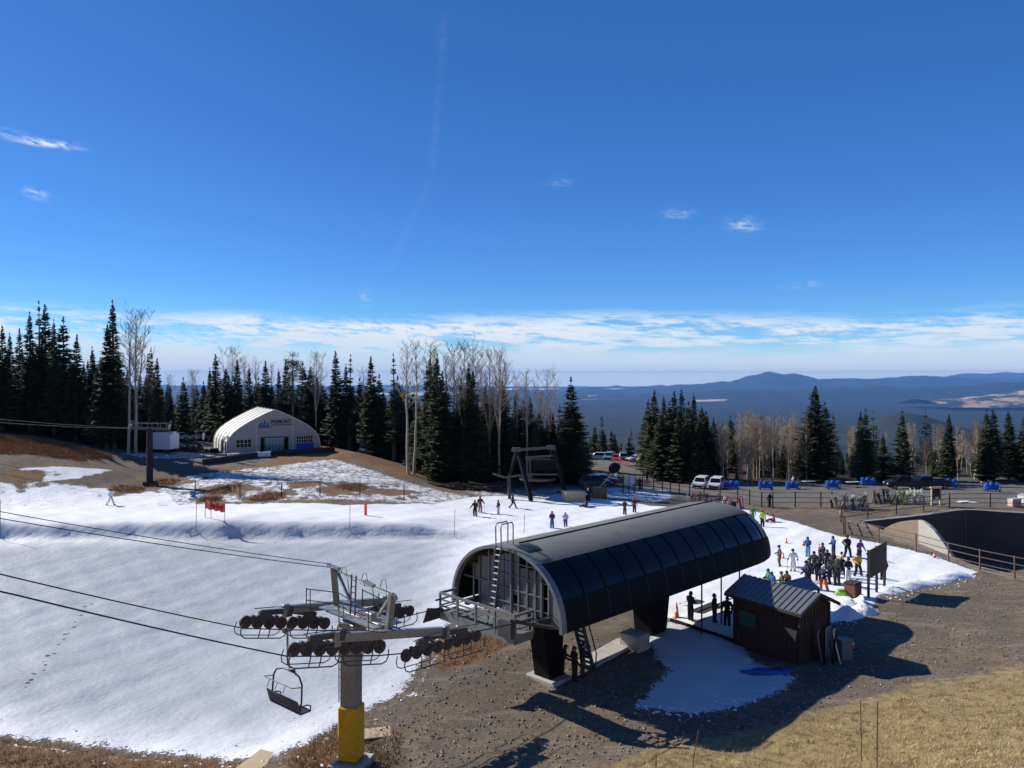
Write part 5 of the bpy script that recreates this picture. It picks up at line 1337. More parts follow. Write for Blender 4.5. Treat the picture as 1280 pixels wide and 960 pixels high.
def person_meshes(name):
    P = pose(name); ks = list(P); me = bpy.data.meshes.new('pose'); me.from_pydata([P[k] for k in ks], [(ks.index(a), ks.index(b)) for a, b in EDG], [])
    o = bpy.data.objects.new('pose', me); COL.objects.link(o)
    sk = o.modifiers.new('s', 'SKIN'); sk.use_smooth_shade = True; sk.branch_smoothing = .4
    for i, k in enumerate(ks):
        v = me.skin_vertices[0].data[i]; v.radius = RAD[k]; v.use_root = (k == 'pel')
    su = o.modifiers.new('u', 'SUBSURF'); su.levels = 2; su.render_levels = 2
    dg = bpy.context.evaluated_depsgraph_get(); dg.update()
    body = bpy.data.meshes.new_from_object(o.evaluated_get(dg)); bpy.data.objects.remove(o)
    # zones: 0 jacket, 1 trousers, 2 boots, 3 skin
    for s in range(4): body.materials.append(MT['white'])
    segs = [(P[a], P[b], z) for a, b, z in [('pel','ch',0),('ch','nk',0),('nk','hd',3),('hd','ht',3),('lhip','lk',1),('lk','la',1),('la','lt',2),('rhip','rk',1),('rk','ra',1),('ra','rt',2),('ls','le',0),('le','lw',0),('rs','re',0),('re','rw',0)]]
    seg = [(Vector(a), Vector(b), z) for a, b, z in segs]
    for p in body.polygons:
        best = (9, 0)
        for a, b, z in seg:
            ab = b-a; t = max(0, min(1, (p.center-a).dot(ab)/ab.length_squared)); d = (p.center-a-ab*t).length
            if z == 3: d += .015
            if z == 0 : d -= .015
            if d < best[0]: best = (d, z)
        p.material_index = best[1]; p.use_smooth = True
    # head pieces
    hd, ht = Vector(P['hd']), Vector(P['ht']); ax = (ht-hd).normalized(); fw = Vector((0,1,0)); fw = (fw-ax*fw.dot(ax)).normalized(); sx = fw.cross(ax)
    def ball(m, c, rx, ry, rz, n=10, lo=-1.0):
        rings = []
        for i in range(7):
            t = lo+(1-lo)*i/6; t = max(-.98, min(.98, t)); rr = math.sqrt(1-t*t)
            rings.append([c+ax*rz*t+(sx*math.cos(2*PI*k/n)*rx+fw*math.sin(2*PI*k/n)*ry)*rr for k in range(n)])
        vs = [p for R in rings for p in R]; fs = [(i*n+k, i*n+(k+1) % n, (i+1)*n+(k+1) % n, (i+1)*n+k) for i in range(6) for k in range(n)]
        fs += [tuple(range(n-1, -1, -1)), tuple(6*n+k for k in range(n))]; m.add(vs, fs)
    hc = hd+ax*.055
    helm = MB(); ball(helm, hc-ax*.01, .112, .125, .125, lo=-.5); helmet = helm.mesh('helmet', MT['white'], True)
    hr = MB(); ball(hr, hc-fw*.022-ax*.01, .100, .112, .118, lo=-.35); hr.tube([hc-fw*.085, hc-fw*.08-ax*.13], [.075,.055], 8); hair = hr.mesh('hair', MT['white'], True)
    hl = MB(); ball(hl, hc-fw*.022-ax*.01, .102, .114, .120, lo=-.35); hl.tube([hc-fw*.10, hc-fw*.14-ax*.12, hc-fw*.15-ax*.32], [.08,.085,.03], 7); lhair = hl.mesh('hair', MT['white'], True)
    fc = MB(); c0 = hd+fw*.105
    fc.tube([c0+ax*.05-sx*.035, c0+ax*.05-sx*.03+fw*.004], .012, 6); fc.tube([c0+ax*.05+sx*.035, c0+ax*.05+sx*.03+fw*.004], .012, 6); fc.tube([c0-ax*.045-sx*.025, c0-ax*.045+sx*.025], .007, 5); fc.mi = 1
    fc.tube([c0+ax*.04, c0+fw*.03-ax*.005, c0-ax*.01], [.010,.018,.01], 6)
    for s in (-1, 1): fc.tube([hd+sx*s*.10, hd+sx*s*.118+ax*.03], [.018,.02], 6)
    face = fc.mesh('face', [MT['black'], MT['skin']], True)
    gg = MB(); gg.tube([hc-ax*.02+fw*.105-sx*.055, hc-ax*.02+fw*.122, hc-ax*.02+fw*.105+sx*.055], [.02,.03,.02], 7); gog = gg.mesh('goggles', MT['glass'], True)
    # gloved hands: palm, four unequal curled fingers, thumb
    gl = MB()
    for s, w, e in ((-1,'lw','le'),(1,'rw','re')):
        W_, E_ = Vector(P[w]), Vector(P[e]); d = (W_-E_).normalized(); side = d.orthogonal().normalized(); nn = d.cross(side)
        gl.tube([W_-d*.05, W_, W_+d*.05, W_+d*.10], [.052,.048,.05,.042], 8)
        for i, L in enumerate((.068,.080,.075,.056)):
            b = W_+d*.095+side*(i-1.5)*.021; k = b+d*L*.55+nn*.012; gl.tube([b-d*.01, k, k+d*L*.22+nn*L*.42], [.0125,.0115,.0095], 6)
        b = W_+d*.035+side*.038; gl.tube([b, b+side*.032+d*.03, b+side*.030+d*.062+nn*.014], [.016,.0135,.0105], 6)
    glove = gl.mesh('gloves', MT['black'], True)
    POSES[name] = dict(body=body, helmet=helmet, hair=hair, lhair=lhair, face=face, goggles=gog, gloves=glove, P=P)

def cloth(name, c): return mat('cloth_'+name, c, .8, var=.15, scale=6)
PAL = dict(black=(.012,.013,.017), navy=(.010,.015,.045), blue=(.015,.065,.28), sky=(.12,.24,.40), white=(.72,.73,.76), red=(.38,.02,.025), maroon=(.11,.02,.03), green=(.03,.22,.08), lime=(.52,.75,.04), yellow=(.66,.40,.03),
           orange=(.72,.13,.02), olive=(.13,.115,.07), grey=(.14,.14,.15), purple=(.10,.035,.16), lav=(.42,.38,.58), brown=(.09,.05,.035), jean=(.07,.14,.27), khaki=(.30,.24,.16), pink=(.5,.1,.25), char=(.019,.020,.024))
def person(u, v, pz, jk, tr, label, face=0.0, h=1.76, head='helmet', hc='black', group=None, at=None, skis=None, poles=False, goggles=True, board=None):
    if pz not in POSES: person_meshes(pz)
    M = POSES[pz]; p = at or onground(u, v); s = h/1.79
    rt = empty('person', tuple(p), face, label, 'person', group); rt.scale = (s, s, s)
    if pz not in ('sit',): rt.location.z += .0
    b = bpy.data.objects.new('body', M['body']); COL.objects.link(b); b.parent = rt
    for i, m in enumerate((cloth(jk, PAL[jk]), cloth(tr, PAL[tr]), cloth('boot', (.02,.02,.022)), MT['skin'])):
        b.material_slots[i].link = 'OBJECT'; b.material_slots[i].material = m
    def part(key, m, nm=None):
        o = bpy.data.objects.new(nm or key, M[key]); COL.objects.link(o); o.parent = rt
        if m: o.material_slots[0].link = 'OBJECT'; o.material_slots[0].material = m
    part({'helmet':'helmet','hair':'hair','long':'lhair','hat':'hair'}[head], cloth(hc, PAL[hc]), {'hat':'knit_hat','long':'hair'}.get(head, head))
    part('face', None); part('gloves', cloth('black', PAL['black']))
    if goggles and head == 'helmet': part('goggles', None)
    if skis:
        for sd in ('l', 'r'):
            m = MB(); a = Vector(M['P'][sd+'a']); m.box((a.x, a.y+.12, .02), (.09, 1.5, .025)); m.tube([(a.x, a.y+.86, .02), (a.x, a.y+.95, .06), (a.x, a.y+1.02, .13)], [.04,.04,.02], 5); m.box((a.x, a.y+.03, .06), (.07,.3,.06))
            m.build('ski', cloth(skis, PAL[skis]), rt)
    if board:
        m = MB(); m.box((0, .05, .02), (.28, 1.25, .03)); m.tube([(0,.66,.03),(0,.8,.08)], [.13,.07], 8); m.build('snowboard', cloth(board, PAL[board]), rt)
    if poles:
        R = Matrix.Rotation(face, 3, 'Z')
        for w in ('lw', 'rw'):
            a = Vector(M['P'][w])+Vector((0,.07,.04)); e = Vector((a.x*1.25, a.y-.18 if pz == 'poles' else a.y+.05, .02))
            A = Vector(p)+R@(a*s); E = Vector(p)+R@(e*s); m = MB(); E.z = max(E.z, zg(E.x, E.y))
            m.tube([A, E], .013, 5); m.disc(E+Vector((0,0,.07)), (0,0,1), .05, .015, 8)
            props(m.build('ski_pole', MT['dsteel']), 'thin ski pole held by the '+poles, 'ski pole', 'pair of poles of the '+poles)
    return rt

def people():
    D = math.radians
    person(138,632,'walk','white','white','lone person in white with a dark pack walking across the snow at the far left', D(-100), h=1.85, head='hat', hc='char')
    person(594,646,'poles','black','black','dark-clad skier on the left of the pair with poles', D(160), h=1.85, poles='dark skier on the left of the pair')
    person(600,641,'poles','maroon','khaki','skier in a dark red jacket, right one of the pair with poles', D(200), h=1.9, hc='brown', poles='skier in the dark red jacket')
    person(623,643,'stand','navy','lav','child in a navy jacket and pale trousers standing alone on the snow', D(120), h=1.6, head='helmet', hc='purple', skis='pink')
    person(641,636,'walk','char','black','person in a grey top striding right towards the gantry legs', D(-95), h=1.85, head='hair', hc='black')
    person(690,661,'hands','purple','jean','long-haired person in a purple top and blue trousers standing near the station roof', D(-160), h=1.8, head='long', hc='brown')
    person(707,659,'lean','lav','purple','person in a lavender jacket leaning forward beside the one in blue trousers', D(170), h=1.62, head='long', hc='brown', board='black')
    person(732,635,'sit','maroon','black','person in dark red sitting on the snow before the plywood box', D(60), h=1.8, head='long', hc='black', board='char')
    person(781,644,'hands','char','brown','dark person, left one of two walking behind the station roof crest', D(150), h=1.75)
    person(793,641,'stand','maroon','char','person in a dark maroon coat, right one of two behind the station roof crest', D(190), h=1.75, hc='brown')
    person(800,612,'stand','black','black','black-clad person leaning on the plaza railing near its left end', D(180), h=1.7)
    person(809,601,'stand','black','black','black-clad person walking alone on the gravel road', D(20), h=1.8, head='hair')
    person(941,652,'stand','green','green','person in a green jacket just beyond the end of the station roof', D(170), h=1.6, hc='green')
    person(953,659,'stand','lime','black','person in a fluorescent yellow-green jacket on the snow', D(180), h=1.75, skis='black')
    person(966,653,'sit','red','purple','person in a red jacket sitting on the snow beside the fluorescent jacket', D(75), h=1.7, hc='maroon', board='purple')
    person(962,634,'stand','black','black','dark person standing at the railing above the green jacket', D(30), h=1.8, head='hair', hc='khaki')
    person(1040,635,'bend','black','black','dark person bending beside the left end of the crowded ski racks', D(-80), h=1.85)
    person(1232,613,'bend','grey','navy','person bending down on the gravel plaza near the right edge', D(80), h=1.75, head='helmet', hc='white')
    # the queue
    Q = [(975,709,'stand','olive','brown','queuing person in an olive jacket nearest the station end',1.8,'maroon',None),
         (991,715,'poles','white','white','skier all in white with poles at the left of the queue',1.85,'maroon','skier all in white'),
         (1010,697,'hands','blue','sky','person in a blue jacket and light blue trousers behind the two left traffic cones',1.8,'navy',None),
         (1042,696,'hands','blue','navy','person in a bright blue jacket at the back of the queue',1.8,'navy',None),
         (1059,697,'stand','black','black','broad person in black at the back of the queue',1.95,'black',None),
         (1074,699,'lean','purple','char','person in a dark purple top just left of the signboard',1.75,'navy',None),
         (1053,714,'stand','yellow','black','smaller person in a yellow jacket in the middle of the queue',1.55,'black',None),
         (1072,721,'stand','yellow','navy','taller person in a yellow jacket beside the signboard',1.85,'brown',None),
         (1009,737,'stand','navy','black','tall person in dark navy at the front left of the queue',2.05,'black',None),
         (1018,719,'stand','char','black','person in charcoal with raised helmet behind the tall navy one',1.85,'black',None),
         (1025,716,'stand','black','char','person in black holding back behind the orange trousers',1.8,'black',None),
         (1030,739,'stand','navy','orange','person in bright orange trousers at the front of the queue',1.8,'white',None),
         (1037,731,'stand','black','navy','person in black just right of the orange trousers',1.85,'navy',None),
         (1047,733,'stand','char','black','stocky person in charcoal and black at the front right of the queue',2.0,'grey',None),
         (1060,728,'hands','char','white','person in a charcoal jacket and white trousers beside the yellow jacket',1.85,'navy',None),
         (1043,716,'stand','navy','black','person in navy hidden in the middle of the queue',1.75,'navy',None),
         (1034,712,'lean','char','black','person in charcoal hunched in the middle of the queue',1.7,'black',None),
         (1104,726,'stand','char','char','dark person mostly hidden behind the right post of the signboard',1.8,'black',None),
         (1013,728,'stand','black','black','person in black standing just behind the tall navy one',1.8,'black',None),
         (1023,727,'lean','navy','black','person in dark navy bending towards the orange trousers',1.75,'char',None),
         (1041,723,'stand','black','char','person in black between the orange trousers and the yellow jackets',1.8,'maroon',None),
         (1052,723,'stand','char','navy','person in charcoal just in front of the smaller yellow jacket',1.75,'white',None),
         (1029,706,'stand','black','black','person in black at the thin back end of the queue centre',1.8,'black',None),
         (961,742,'stand','green','black','person in a dark green jacket by the station end, left of the blue hood',1.75,'green',None),
         (968,745,'lean','blue','navy','person in a vivid blue hooded jacket leaning over beside the hut roof',1.75,'blue',None),
         (978,746,'stand','olive','char','person in olive behind the hut roof ridge',1.75,'olive',None),
         (984,744,'hands','brown','black','person in brown behind the hut roof ridge, rightmost of the four there',1.7,'brown',None)]
    r = random.Random(9)
    for i, (u, v, pz, j, t, lab, h, hc, pol) in enumerate(Q):
        if pz == 'stand': pz = ['wide', 'turn', 'hands', 'stand', 'wide', 'turn', 'poles'][i % 7]
        person(u, v, pz, j, t, lab, D(r.choice([100, 130, 160, 75, 190])), h=h, hc=hc, poles=pol or False, skis=None if pz == 'lean' else r.choice(['black','navy','grey','char',None]))
    # operators in the shade of the station
    person(863,777,'hands','char','black','shaded attendant nearest the station column', D(-60), h=1.85, head='hair')
    person(893,779,'stand','black','black','shaded person standing in the middle of the loading deck, left one', D(-120), h=1.8, head='hat', hc='char')
    person(909,783,'stand','navy','black','shaded person on the loading deck nearest the hut', D(150), h=1.8, head='hair', hc='black')
    person(703,845,'lean','navy','char','shaded worker stooping against the near station column', D(-90), h=1.65, head='hair')
    person(718,852,'stand','black','black','shaded worker in black under the near end of the station', D(-70), h=1.75, head='hat', hc='maroon')
    person(728,846,'hands','char','brown','shaded worker beside the stair under the station', D(-110), h=1.7, head='hair')

# ---------------------------------------------------------------- vehicles
def car_proto(kind, paint):
    g = MT
    rt = empty('parked_car')
    L, Wd = (4.7, 1.85) if kind != 'pickup' else (5.6, 1.95); hL = L/2
    if kind == 'suv': low = [(-hL,.45),(-hL+.05,.95),(-hL+.25,1.05),(1.1,1.08),(hL-.15,.98),(hL,.75),(hL-.02,.38)]; top = [(-hL+.22,1.05),(-hL+.5,1.68),(-hL+.9,1.76),(.45,1.76),(.85,1.68),(1.45,1.06)]
    elif kind == 'sedan': low = [(-hL,.42),(-hL+.03,.88),(-1.5,.98),(1.2,.95),(hL-.2,.82),(hL,.62),(hL-.02,.35)]; top = [(-1.75,.96),(-1.05,1.38),(-.7,1.44),(.25,1.44),(.6,1.38),(1.35,.95)]
    else: low = [(-hL,.55),(-hL,1.12),(-.3,1.15),(1.5,1.18),(hL-.12,1.1),(hL,.8),(hL-.02,.45)]; top = [(-.4,1.14),(-.3,1.80),(.0,1.86),(.85,1.86),(1.15,1.78),(1.75,1.17)]
    m = MB(); bot = [(hL-.02,.35),(-hL,.35)]
    def side(pr, w0, w1, zlo, zhi):
        vs = []; n = len(pr)
        for s in (-1, 1):
            for x, z in pr: k = max(0, min(1, (z-zlo)/(zhi-zlo+1e-6))); vs.append((x, s*(w0+(w1-w0)*k)/2, z))
        fs = [tuple(range(n)), tuple(range(2*n-1, n-1, -1))]+[(i, i+n, (i+1) % n+n, (i+1) % n) for i in range(n)]
        return vs, fs
    vs, fs = side(low+bot[1:], Wd, Wd*.95, .35, 1.1); m.add(vs, fs)
    vs, fs = side(top, Wd*.93, Wd*.78, 1.0, 1.8); m.add(vs, fs)
    if kind == 'pickup': 
        m.box((-hL+.06, 0, 1.2), (.08, Wd*.9, .2)); m.box((-1.6, Wd*.45, 1.2), (2.3, .08, .2)); m.box((-1.6, -Wd*.45, 1.2), (2.3, .08, .2))
    m.build('body', paint, rt, bevel=.05)
    m = MB(); zt = max(z for x, z in top); zb = min(z for x, z in top)
    def inner(f): # points on the cabin side
        return f
    for s in (-1, 1):
        P = [(x, z) for x, z in top]
        cx = sum(x for x, z in P)/len(P); q = []
        for x, z in P:
            zz = zb+.10+(z-zb)*.78; xx = cx+(x-cx)*.86; k = (zz-1.0)/.8; q.append((xx, s*((Wd*.93+(Wd*.78-Wd*.93)*max(0,min(1,k)))/2+.006), zz))
        m.quad(*q)
    fx, fz = top[-1]; gx, gz = top[-2]; rx, rz_ = top[0]; sx, sz = top[1]
    m.quad((fx-.03,-Wd*.40,fz+.07),(fx-.03,Wd*.40,fz+.07),(gx+.04,Wd*.35,gz-.03),(gx+.04,-Wd*.35,gz-.03))
    m.quad((rx+.0,-Wd*.38,rz_+.12),(rx+.0,Wd*.38,rz_+.12),(sx-.04,Wd*.35,sz-.04),(sx-.04,-Wd*.35,sz-.04))
    m.build('windows', g['glass'], rt)
    for sx_ in (-hL+.95, hL-.9):
        for s in (-1, 1):
            w = MB(); w.disc((sx_, s*(Wd/2-.11), .36), (0,1,0), .36, .24, 18); ty = w.build('wheel', g['rubber'], rt)
            w = MB(); w.disc((sx_, s*(Wd/2-.0), .36), (0,1,0), .21, .05, 12); w.build('rim', g['steel'], ty)
    for s in (-1, 1):
        m = MB(); m.box((hL-.03, s*Wd*.36, .8 if kind != 'sedan' else .68), (.12,.34,.16)); m.build('headlight', g['lamp'], rt)
        m = MB(); m.box((-hL+.01, s*Wd*.40, .95), (.08,.16,.3)); m.build('tail_light', g['redl'], rt)
        m = MB(); m.box((1.05, s*(Wd/2+.08), 1.12 if kind != 'sedan' else .98), (.14,.18,.12)); m.build('mirror', paint, rt)
    m = MB(); m.box((hL+.01, 0, .55), (.06, Wd*.7, .22)); m.build('grille', g['black'], rt)
    return rt
def cars():
    pc = lambda n, c: mat('paint_'+n, c, .28, .1, var=.06, scale=1)
    cols = dict(white=(.74,.74,.75), silver=(.42,.43,.45), black=(.015,.016,.02), blue=(.03,.08,.22), teal=(.18,.33,.42), red=(.32,.02,.02), grey=(.12,.125,.135), navy=(.012,.02,.06))
    protos = {}
    def car(kind, col, u, v, rz, label, group=None):
        p = onground(u, v)
        if 460 <= u <= 516: p = Vector(((u-640)/F*133, 133, zg((u-640)/F*133, 133)))
        if kind not in protos: protos[kind] = car_proto(kind, pc(col, cols[col])); o = protos[kind]; note_kids(o); props(o, label, 'car', group); o.location = p; o.rotation_euler = (0,0,rz)
        else:
            o = dup(protos[kind], p, rz, label, 'car', group)
            for ch in COL.objects[-40:] if False else o.children:
                if ch.name.startswith(('body', 'mirror')): ch.material_slots[0].link = 'OBJECT'; ch.material_slots[0].material = pc(col, cols[col])
        if not group and 'group' in o: del o['group']
        if kind == 'pickup': o['category'] = 'pickup truck'
        return o
    D = math.radians
    car('suv','white',877,610,D(-118),'white car parked nose forward, left one of the two white cars at the plaza')
    car('suv','white',896,611,D(-116),'white car parked nose forward, right one of the two white cars at the plaza')
    car('sedan','grey',738,575,D(175),'grey car at the left end of the far parking row'); car('suv','silver',749,575,D(160),'silver car second from the left in the far parking row')
    car('suv','teal',762,575,D(-110),'light blue boxy car in the middle of the far parking row'); car('sedan','red',771,576,D(-100),'small red car beside the light blue one in the far row')
    car('suv','grey',779,576,D(-95),'dark grey car right of the red one in the far row'); car('sedan','silver',797,577,D(200),'silver car at the right end of the far row, by the sandy heap')
    for u, v, k, c, a, lb in [(222,551,'sedan','silver',200,'silver car at the left of the row beyond the white tent'),(232,551,'suv','white',190,'white car in the row beyond the white tent'),(244,550,'suv','white',215,'white car glinting nearest the white tent'),(253,549,'sedan','black',190,'black car nearest the tent side'),
                          (463,576,'suv','silver',20,'silver car at the left of the shaded row beyond the mound'),(479,576,'sedan','black',10,'black car in the shaded row beyond the mound'),(499,575,'suv','black',5,'large black car in the shaded row beyond the mound'),(514,576,'sedan','grey',0,'grey car at the right of the shaded row beyond the mound')]:
        car(k, c, u, v, D(a), lb)
    car('pickup','navy',1160,611,D(178),'dark navy pickup truck parked across the back of the plaza'); car('pickup','black',1133,611,D(175),'black pickup truck half hidden behind the navy one')
    car('suv','navy',742,609,D(5),'dark vehicle in the shade behind the tall black cabinet'); car('sedan','red',752,605,D(0),'low red vehicle behind the snow gun')
    # box trailer
    p = onground(206,566); t = empty('box_trailer', tuple(p), D(-8), 'white box truck parked in the shade beside the left trees', 'truck'); g = MT
    m = MB(); m.box((0,0,1.75), (3.2,2.4,2.3)); m.build('cargo_box', g['coolwhite'], t, bevel=.05)
    m = MB(); m.box((-2.2,0,1.2), (1.1,2.1,1.5)); m.build('cab', g['black'], t, bevel=.15)
    m = MB(); m.box((-2.55,0,1.55), (.5,1.9,.6)); m.build('windscreen', g['glass'], t, bevel=.03)
    m = MB(); m.box((-.5,0,2.98), (2.5,1.8,.14)); m.box((1.1,.2,3.03), (.9,.9,.25)); m.build('roof_gear', g['white'], t)
    for x in (-2.1, 1.0):
        for s in (-1, 1): w = MB(); w.disc((x,s*1.05,.38), (0,1,0), .4, .25, 16); w.build('wheel', g['rubber'], t)
    p = onground(232,565); b = empty('debris_pile', tuple(p), .5, 'brown earth and timber heap with one pale plank beside the box truck', 'pile')
    r = random.Random(2); m = MB()
    for i in range(30): m.box((r.gauss(0,1.3), r.gauss(0,.6), r.uniform(.0,.8)), (r.uniform(.4,1.4), r.uniform(.3,.6), r.uniform(.2,.5)), Euler((r.random(), r.random(), r.random()*3)).to_matrix())
    m.build('heap', g['earth'], b); m = MB(); m.bar((-1.8,-.4,1.9), (.6,-.6,.5), .35, .1); m.build('plank', g['ply'], b)

# ---------------------------------------------------------------- plaza and slope things
def cone_proto():
    m = MB(); m.tube([(0,0,.04),(0,0,.28)], [.15,.105], 12); m.tube([(0,0,.28),(0,0,.42)], [.1045,.075], 12); m.mi = 0; m.box((0,0,.02), (.4,.4,.04)); 
    t = empty('traffic_cone'); m2 = MB(); m2.tube([(0,0,.04),(0,0,.72)], [.16,.025], 12); m2.build('cone', MT['coneorange'], t)
    m3 = MB(); m3.tube([(0,0,.30),(0,0,.45)], [.118,.086], 12); m3.build('reflective_band', MT['white'], t); m4 = MB(); m4.box((0,0,.02), (.42,.42,.04)); m4.build('base', MT['black'], t)
    return t
def things():
    g = MT; r = random.Random(31); D = math.radians
    cones = [(983,680,'orange traffic cone, leftmost of three in a row behind the queue'),(1004,683,'orange traffic cone, middle of three in a row behind the queue'),(1024,687,'orange traffic cone, rightmost of three in a row behind the queue'),(979,699,'orange traffic cone beside the olive jacket'),
             (921,797,'orange-red traffic cone on the shaded deck beside the hut wall'),(1066,811,'red and white traffic cone in the shade beside the hut bin'),(846,773,'tall orange cone beside the station column'),(1168,698,'small orange cone at the foot of the pit railing'),(1051,645,'orange cone near the corner of the pit railing')]
    pr = None
    for i, (u, v, lb) in enumerate(cones):
        p = onground(u, v)
        if pr is None: pr = cone_proto(); note_kids(pr); props(pr, lb, 'traffic cone'); pr.location = p; pr.scale = (.8,)*3
        else: dup(pr, p, r.random()*3, lb, 'traffic cone', scale=(.95,.95,1.35) if i in (6,8) else (.8,)*3)
    # marker post, bamboo poles, stakes
    p = onground(457,645); m = MB(); m.tube([(0,0,0),(0,0,1.3)], .13, 10); o = m.build('marker_post', g['coneorange']); o.location = p; props(o, 'short orange marker post standing in the snow field', 'marker post')
    for i, (u, v, h, lb) in enumerate([(245,664,3.2,'thin bamboo pole left of the orange banner'),(437,664,2.4,'thin bamboo pole right of the short orange marker'),(568,672,2.6,'thin pole on the snow edge left of the station ladder'),(655,668,1.9,'thin pole in the snow behind the station roof'),(0,672,3.4,'thin pole at the left picture edge on the snow ridge')]):
        p = onground(u, v); m = MB(); m.tube([(0,0,-.2),(.05,0,h)], .025, 5); o = m.build('bamboo_pole', g['wood']); o.location = p; props(o, lb, 'pole')
    for i, (u, v, vt, dx, lb) in enumerate([(1096,990,877,.02,'rusty thin stake in the dry grass, right one of two tall ones'),(1077,952,875,-.04,'rusty thin stake in the dry grass, left one of two tall ones'),(864,975,913,.25,'leaning thin stake at the lower edge of the dry grass'),(820,962,942,.0,'short thin stake barely rising from the dry grass')]):
        p = onground(u, v); h = (v-vt)/F*p.y; m = MB(); m.tube([(0,0,-.2),(dx*.4,0,h*.5),(dx,.0,h)], .017, 5); o = m.build('stake', g['rust']); o.location = p; props(o, lb, 'stake')
    # orange banner on thin posts
    a = onground(256.5,648); b = onground(281,653); t = empty('slow_banner', tuple(a), 0, 'orange-red banner on thin posts standing on the snow at the left', 'banner'); d = b-a
    for k in (0, .3, 1): m = MB(); q = d*k; m.bar(q, q+Vector((0,0,1.75)), .04); m.build('post', g['dsteel'], t)
    m = MB(); n = 12
    for i in range(n): q0 = d*(i/n); q1 = d*((i+1)/n); w = .05*math.sin(i*1.7); w1 = .05*math.sin((i+1)*1.7); m.quad(q0+Vector((0,w,.9+w)), q1+Vector((0,w1,.9+w1)), q1+Vector((0,w1,1.7)), q0+Vector((0,w,1.7)))
    m.build('banner_sheet', g['banner'], t); 
    m = MB()
    for k, wd in ((.33,.06),(.42,.05),(.5,.07),(.62,.05),(.74,.06),(.86,.08)): q = d*k+Vector((0,-.12,1.3)); m.box(q, (d.length*wd,.01,.38))
    m.build('dark_marks', g['bannerd'], t)
    # lamp posts near the tent
    for u, v, vt, lb in [(254,583,541,'slim lamp post with a white head left of the white tent'),(284.5,572,545,'thin post at the near left corner of the white tent')]:
        p = onground(u, v); h = (v-vt)/F*p.y; t = empty('lamp_post', tuple(p), 0, lb, 'lamp post'); m = MB(); m.tube([(0,0,-.2),(0,0,h)], .06, 6); m.build('pole', g['dsteel'], t); m = MB(); m.tube([(0,0,h-.9),(.05,0,h-.2),(.15,0,h)], [.14,.16,.12], 8); m.build('lamp_head', g['white'], t)
    # clutter before the tent
    for i, (u, v, sx, c, lb, cat) in enumerate([(292,573,1.6,'white','low white crate stack left of the tent front','crate'),(304,572,1.3,'black','black covered crate at the left of the tent front','crate'),(330,571,1.8,'white','long white box lying before the tent doors','box'),(268,566,1.2,'black','dark chest by the tent side opening','chest')]):
        p = onground(u, v); t = empty('storage_'+('crate' if cat != 'box' else 'box'), tuple(p), .4, lb, cat); m = MB(); m.box((0,0,.35), (sx,.8,.6)); m.build('body', g[c], t, bevel=.04); m = MB(); m.box((0,0,.68), (sx+.08,.88,.07)); m.build('lid', g['dsteel' if c == 'black' else 'coolwhite'], t, bevel=.015)
    # plywood boxes and snow gun
    p = onground(717,627); t = empty('plywood_box', tuple(p), .25, 'pale plywood box standing on the snow at the gantry foot', 'box')
    m = MB(); m.box((0,0,.65), (2.5,1.6,1.3)); m.build('body', g['ply'], t, bevel=.02); m = MB(); m.box((0,0,1.33), (2.6,1.7,.07)); m.build('lid', g['ply'], t)
    p = onground(733,626); t = empty('cabinet', tuple(p), .1, 'tall dark cabinet with white notices between the plywood box and the snow gun', 'cabinet')
    m = MB(); m.box((0,0,1.15), (.9,.8,2.3)); m.build('body', g['navy2'], t, bevel=.04); m = MB(); m.box((.1,-.41,1.5), (.22,.02,.3)); m.box((-.1,-.41,.9), (.18,.02,.2)); m.build('notice', g['white'], t)
    p = onground(749,623); t = empty('snow_gun', tuple(p), 0, 'snow-making fan on a slanting arm rising from a wooden crate', 'snow gun')
    m = MB()
    for x in (-.85, 0, .85):
        for y in (-.6, .6): m.bar((x,y,0), (x,y,1.4), .12)
    m.box((0,0,.7), (1.6,1.1,1.3)); m.box((0,0,1.42), (1.9,1.35,.07)); m.build('crate', g['wood'], t)
    m = MB(); m.tube([(-.2,0,1.2),(2.15,.2,3.6)], .10, 8); m.build('arm', g['steel'], t)
    m = MB(); m.tube([(1.55,-.6,3.75),(1.75,-.3,3.8),(2.35,.9,3.9)], [.5,.62,.5], 16, cap=True); m.disc((1.95,.1,3.84), (.5,1.2,.1), .68, .2, 16); m.build('fan_barrel', g['black'], t); m = MB(); m.box((2.1,.1,3.15), (.3,.3,.7)); m.build('bracket', g['white'], t)
    # trail map board
    p = onground(786,617); t = empty('map_board', tuple(p), .55, 'trail map board with pale panels at the left end of the plaza railing', 'signboard')
    for x in (-1.0, 0, 1.0): m = MB(); m.bar((x,0,-.2), (x,0,2.4), .12); m.build('post', g['darkwood'], t)
    for i, (x, c) in enumerate(((-.5,'mapa'),(.5,'mapb'))): m = MB(); m.box((x,-.08,1.75), (.86,.05,1.15)); m.build('map_panel', g[c], t)
    # blue carts
    G = 'blue padded carts along the plaza'
    t0 = None
    carts = [(915,611,'blue padded cart beside the rear of the two white cars'),(957,612,'blue padded cart right of the first one, before the bare aspens'),(991,612,'blue padded cart with a small white thing on top'),(1041,611,'blue padded cart above the dark bending person'),(1085,607,'blue padded cart behind the middle of the ski racks'),(1131,604,'dark blue cart behind the standing white skis'),(1186,610,'dull blue mesh cart right of the navy pickup'),(1240,614,'bright blue cart alone near the right edge')]
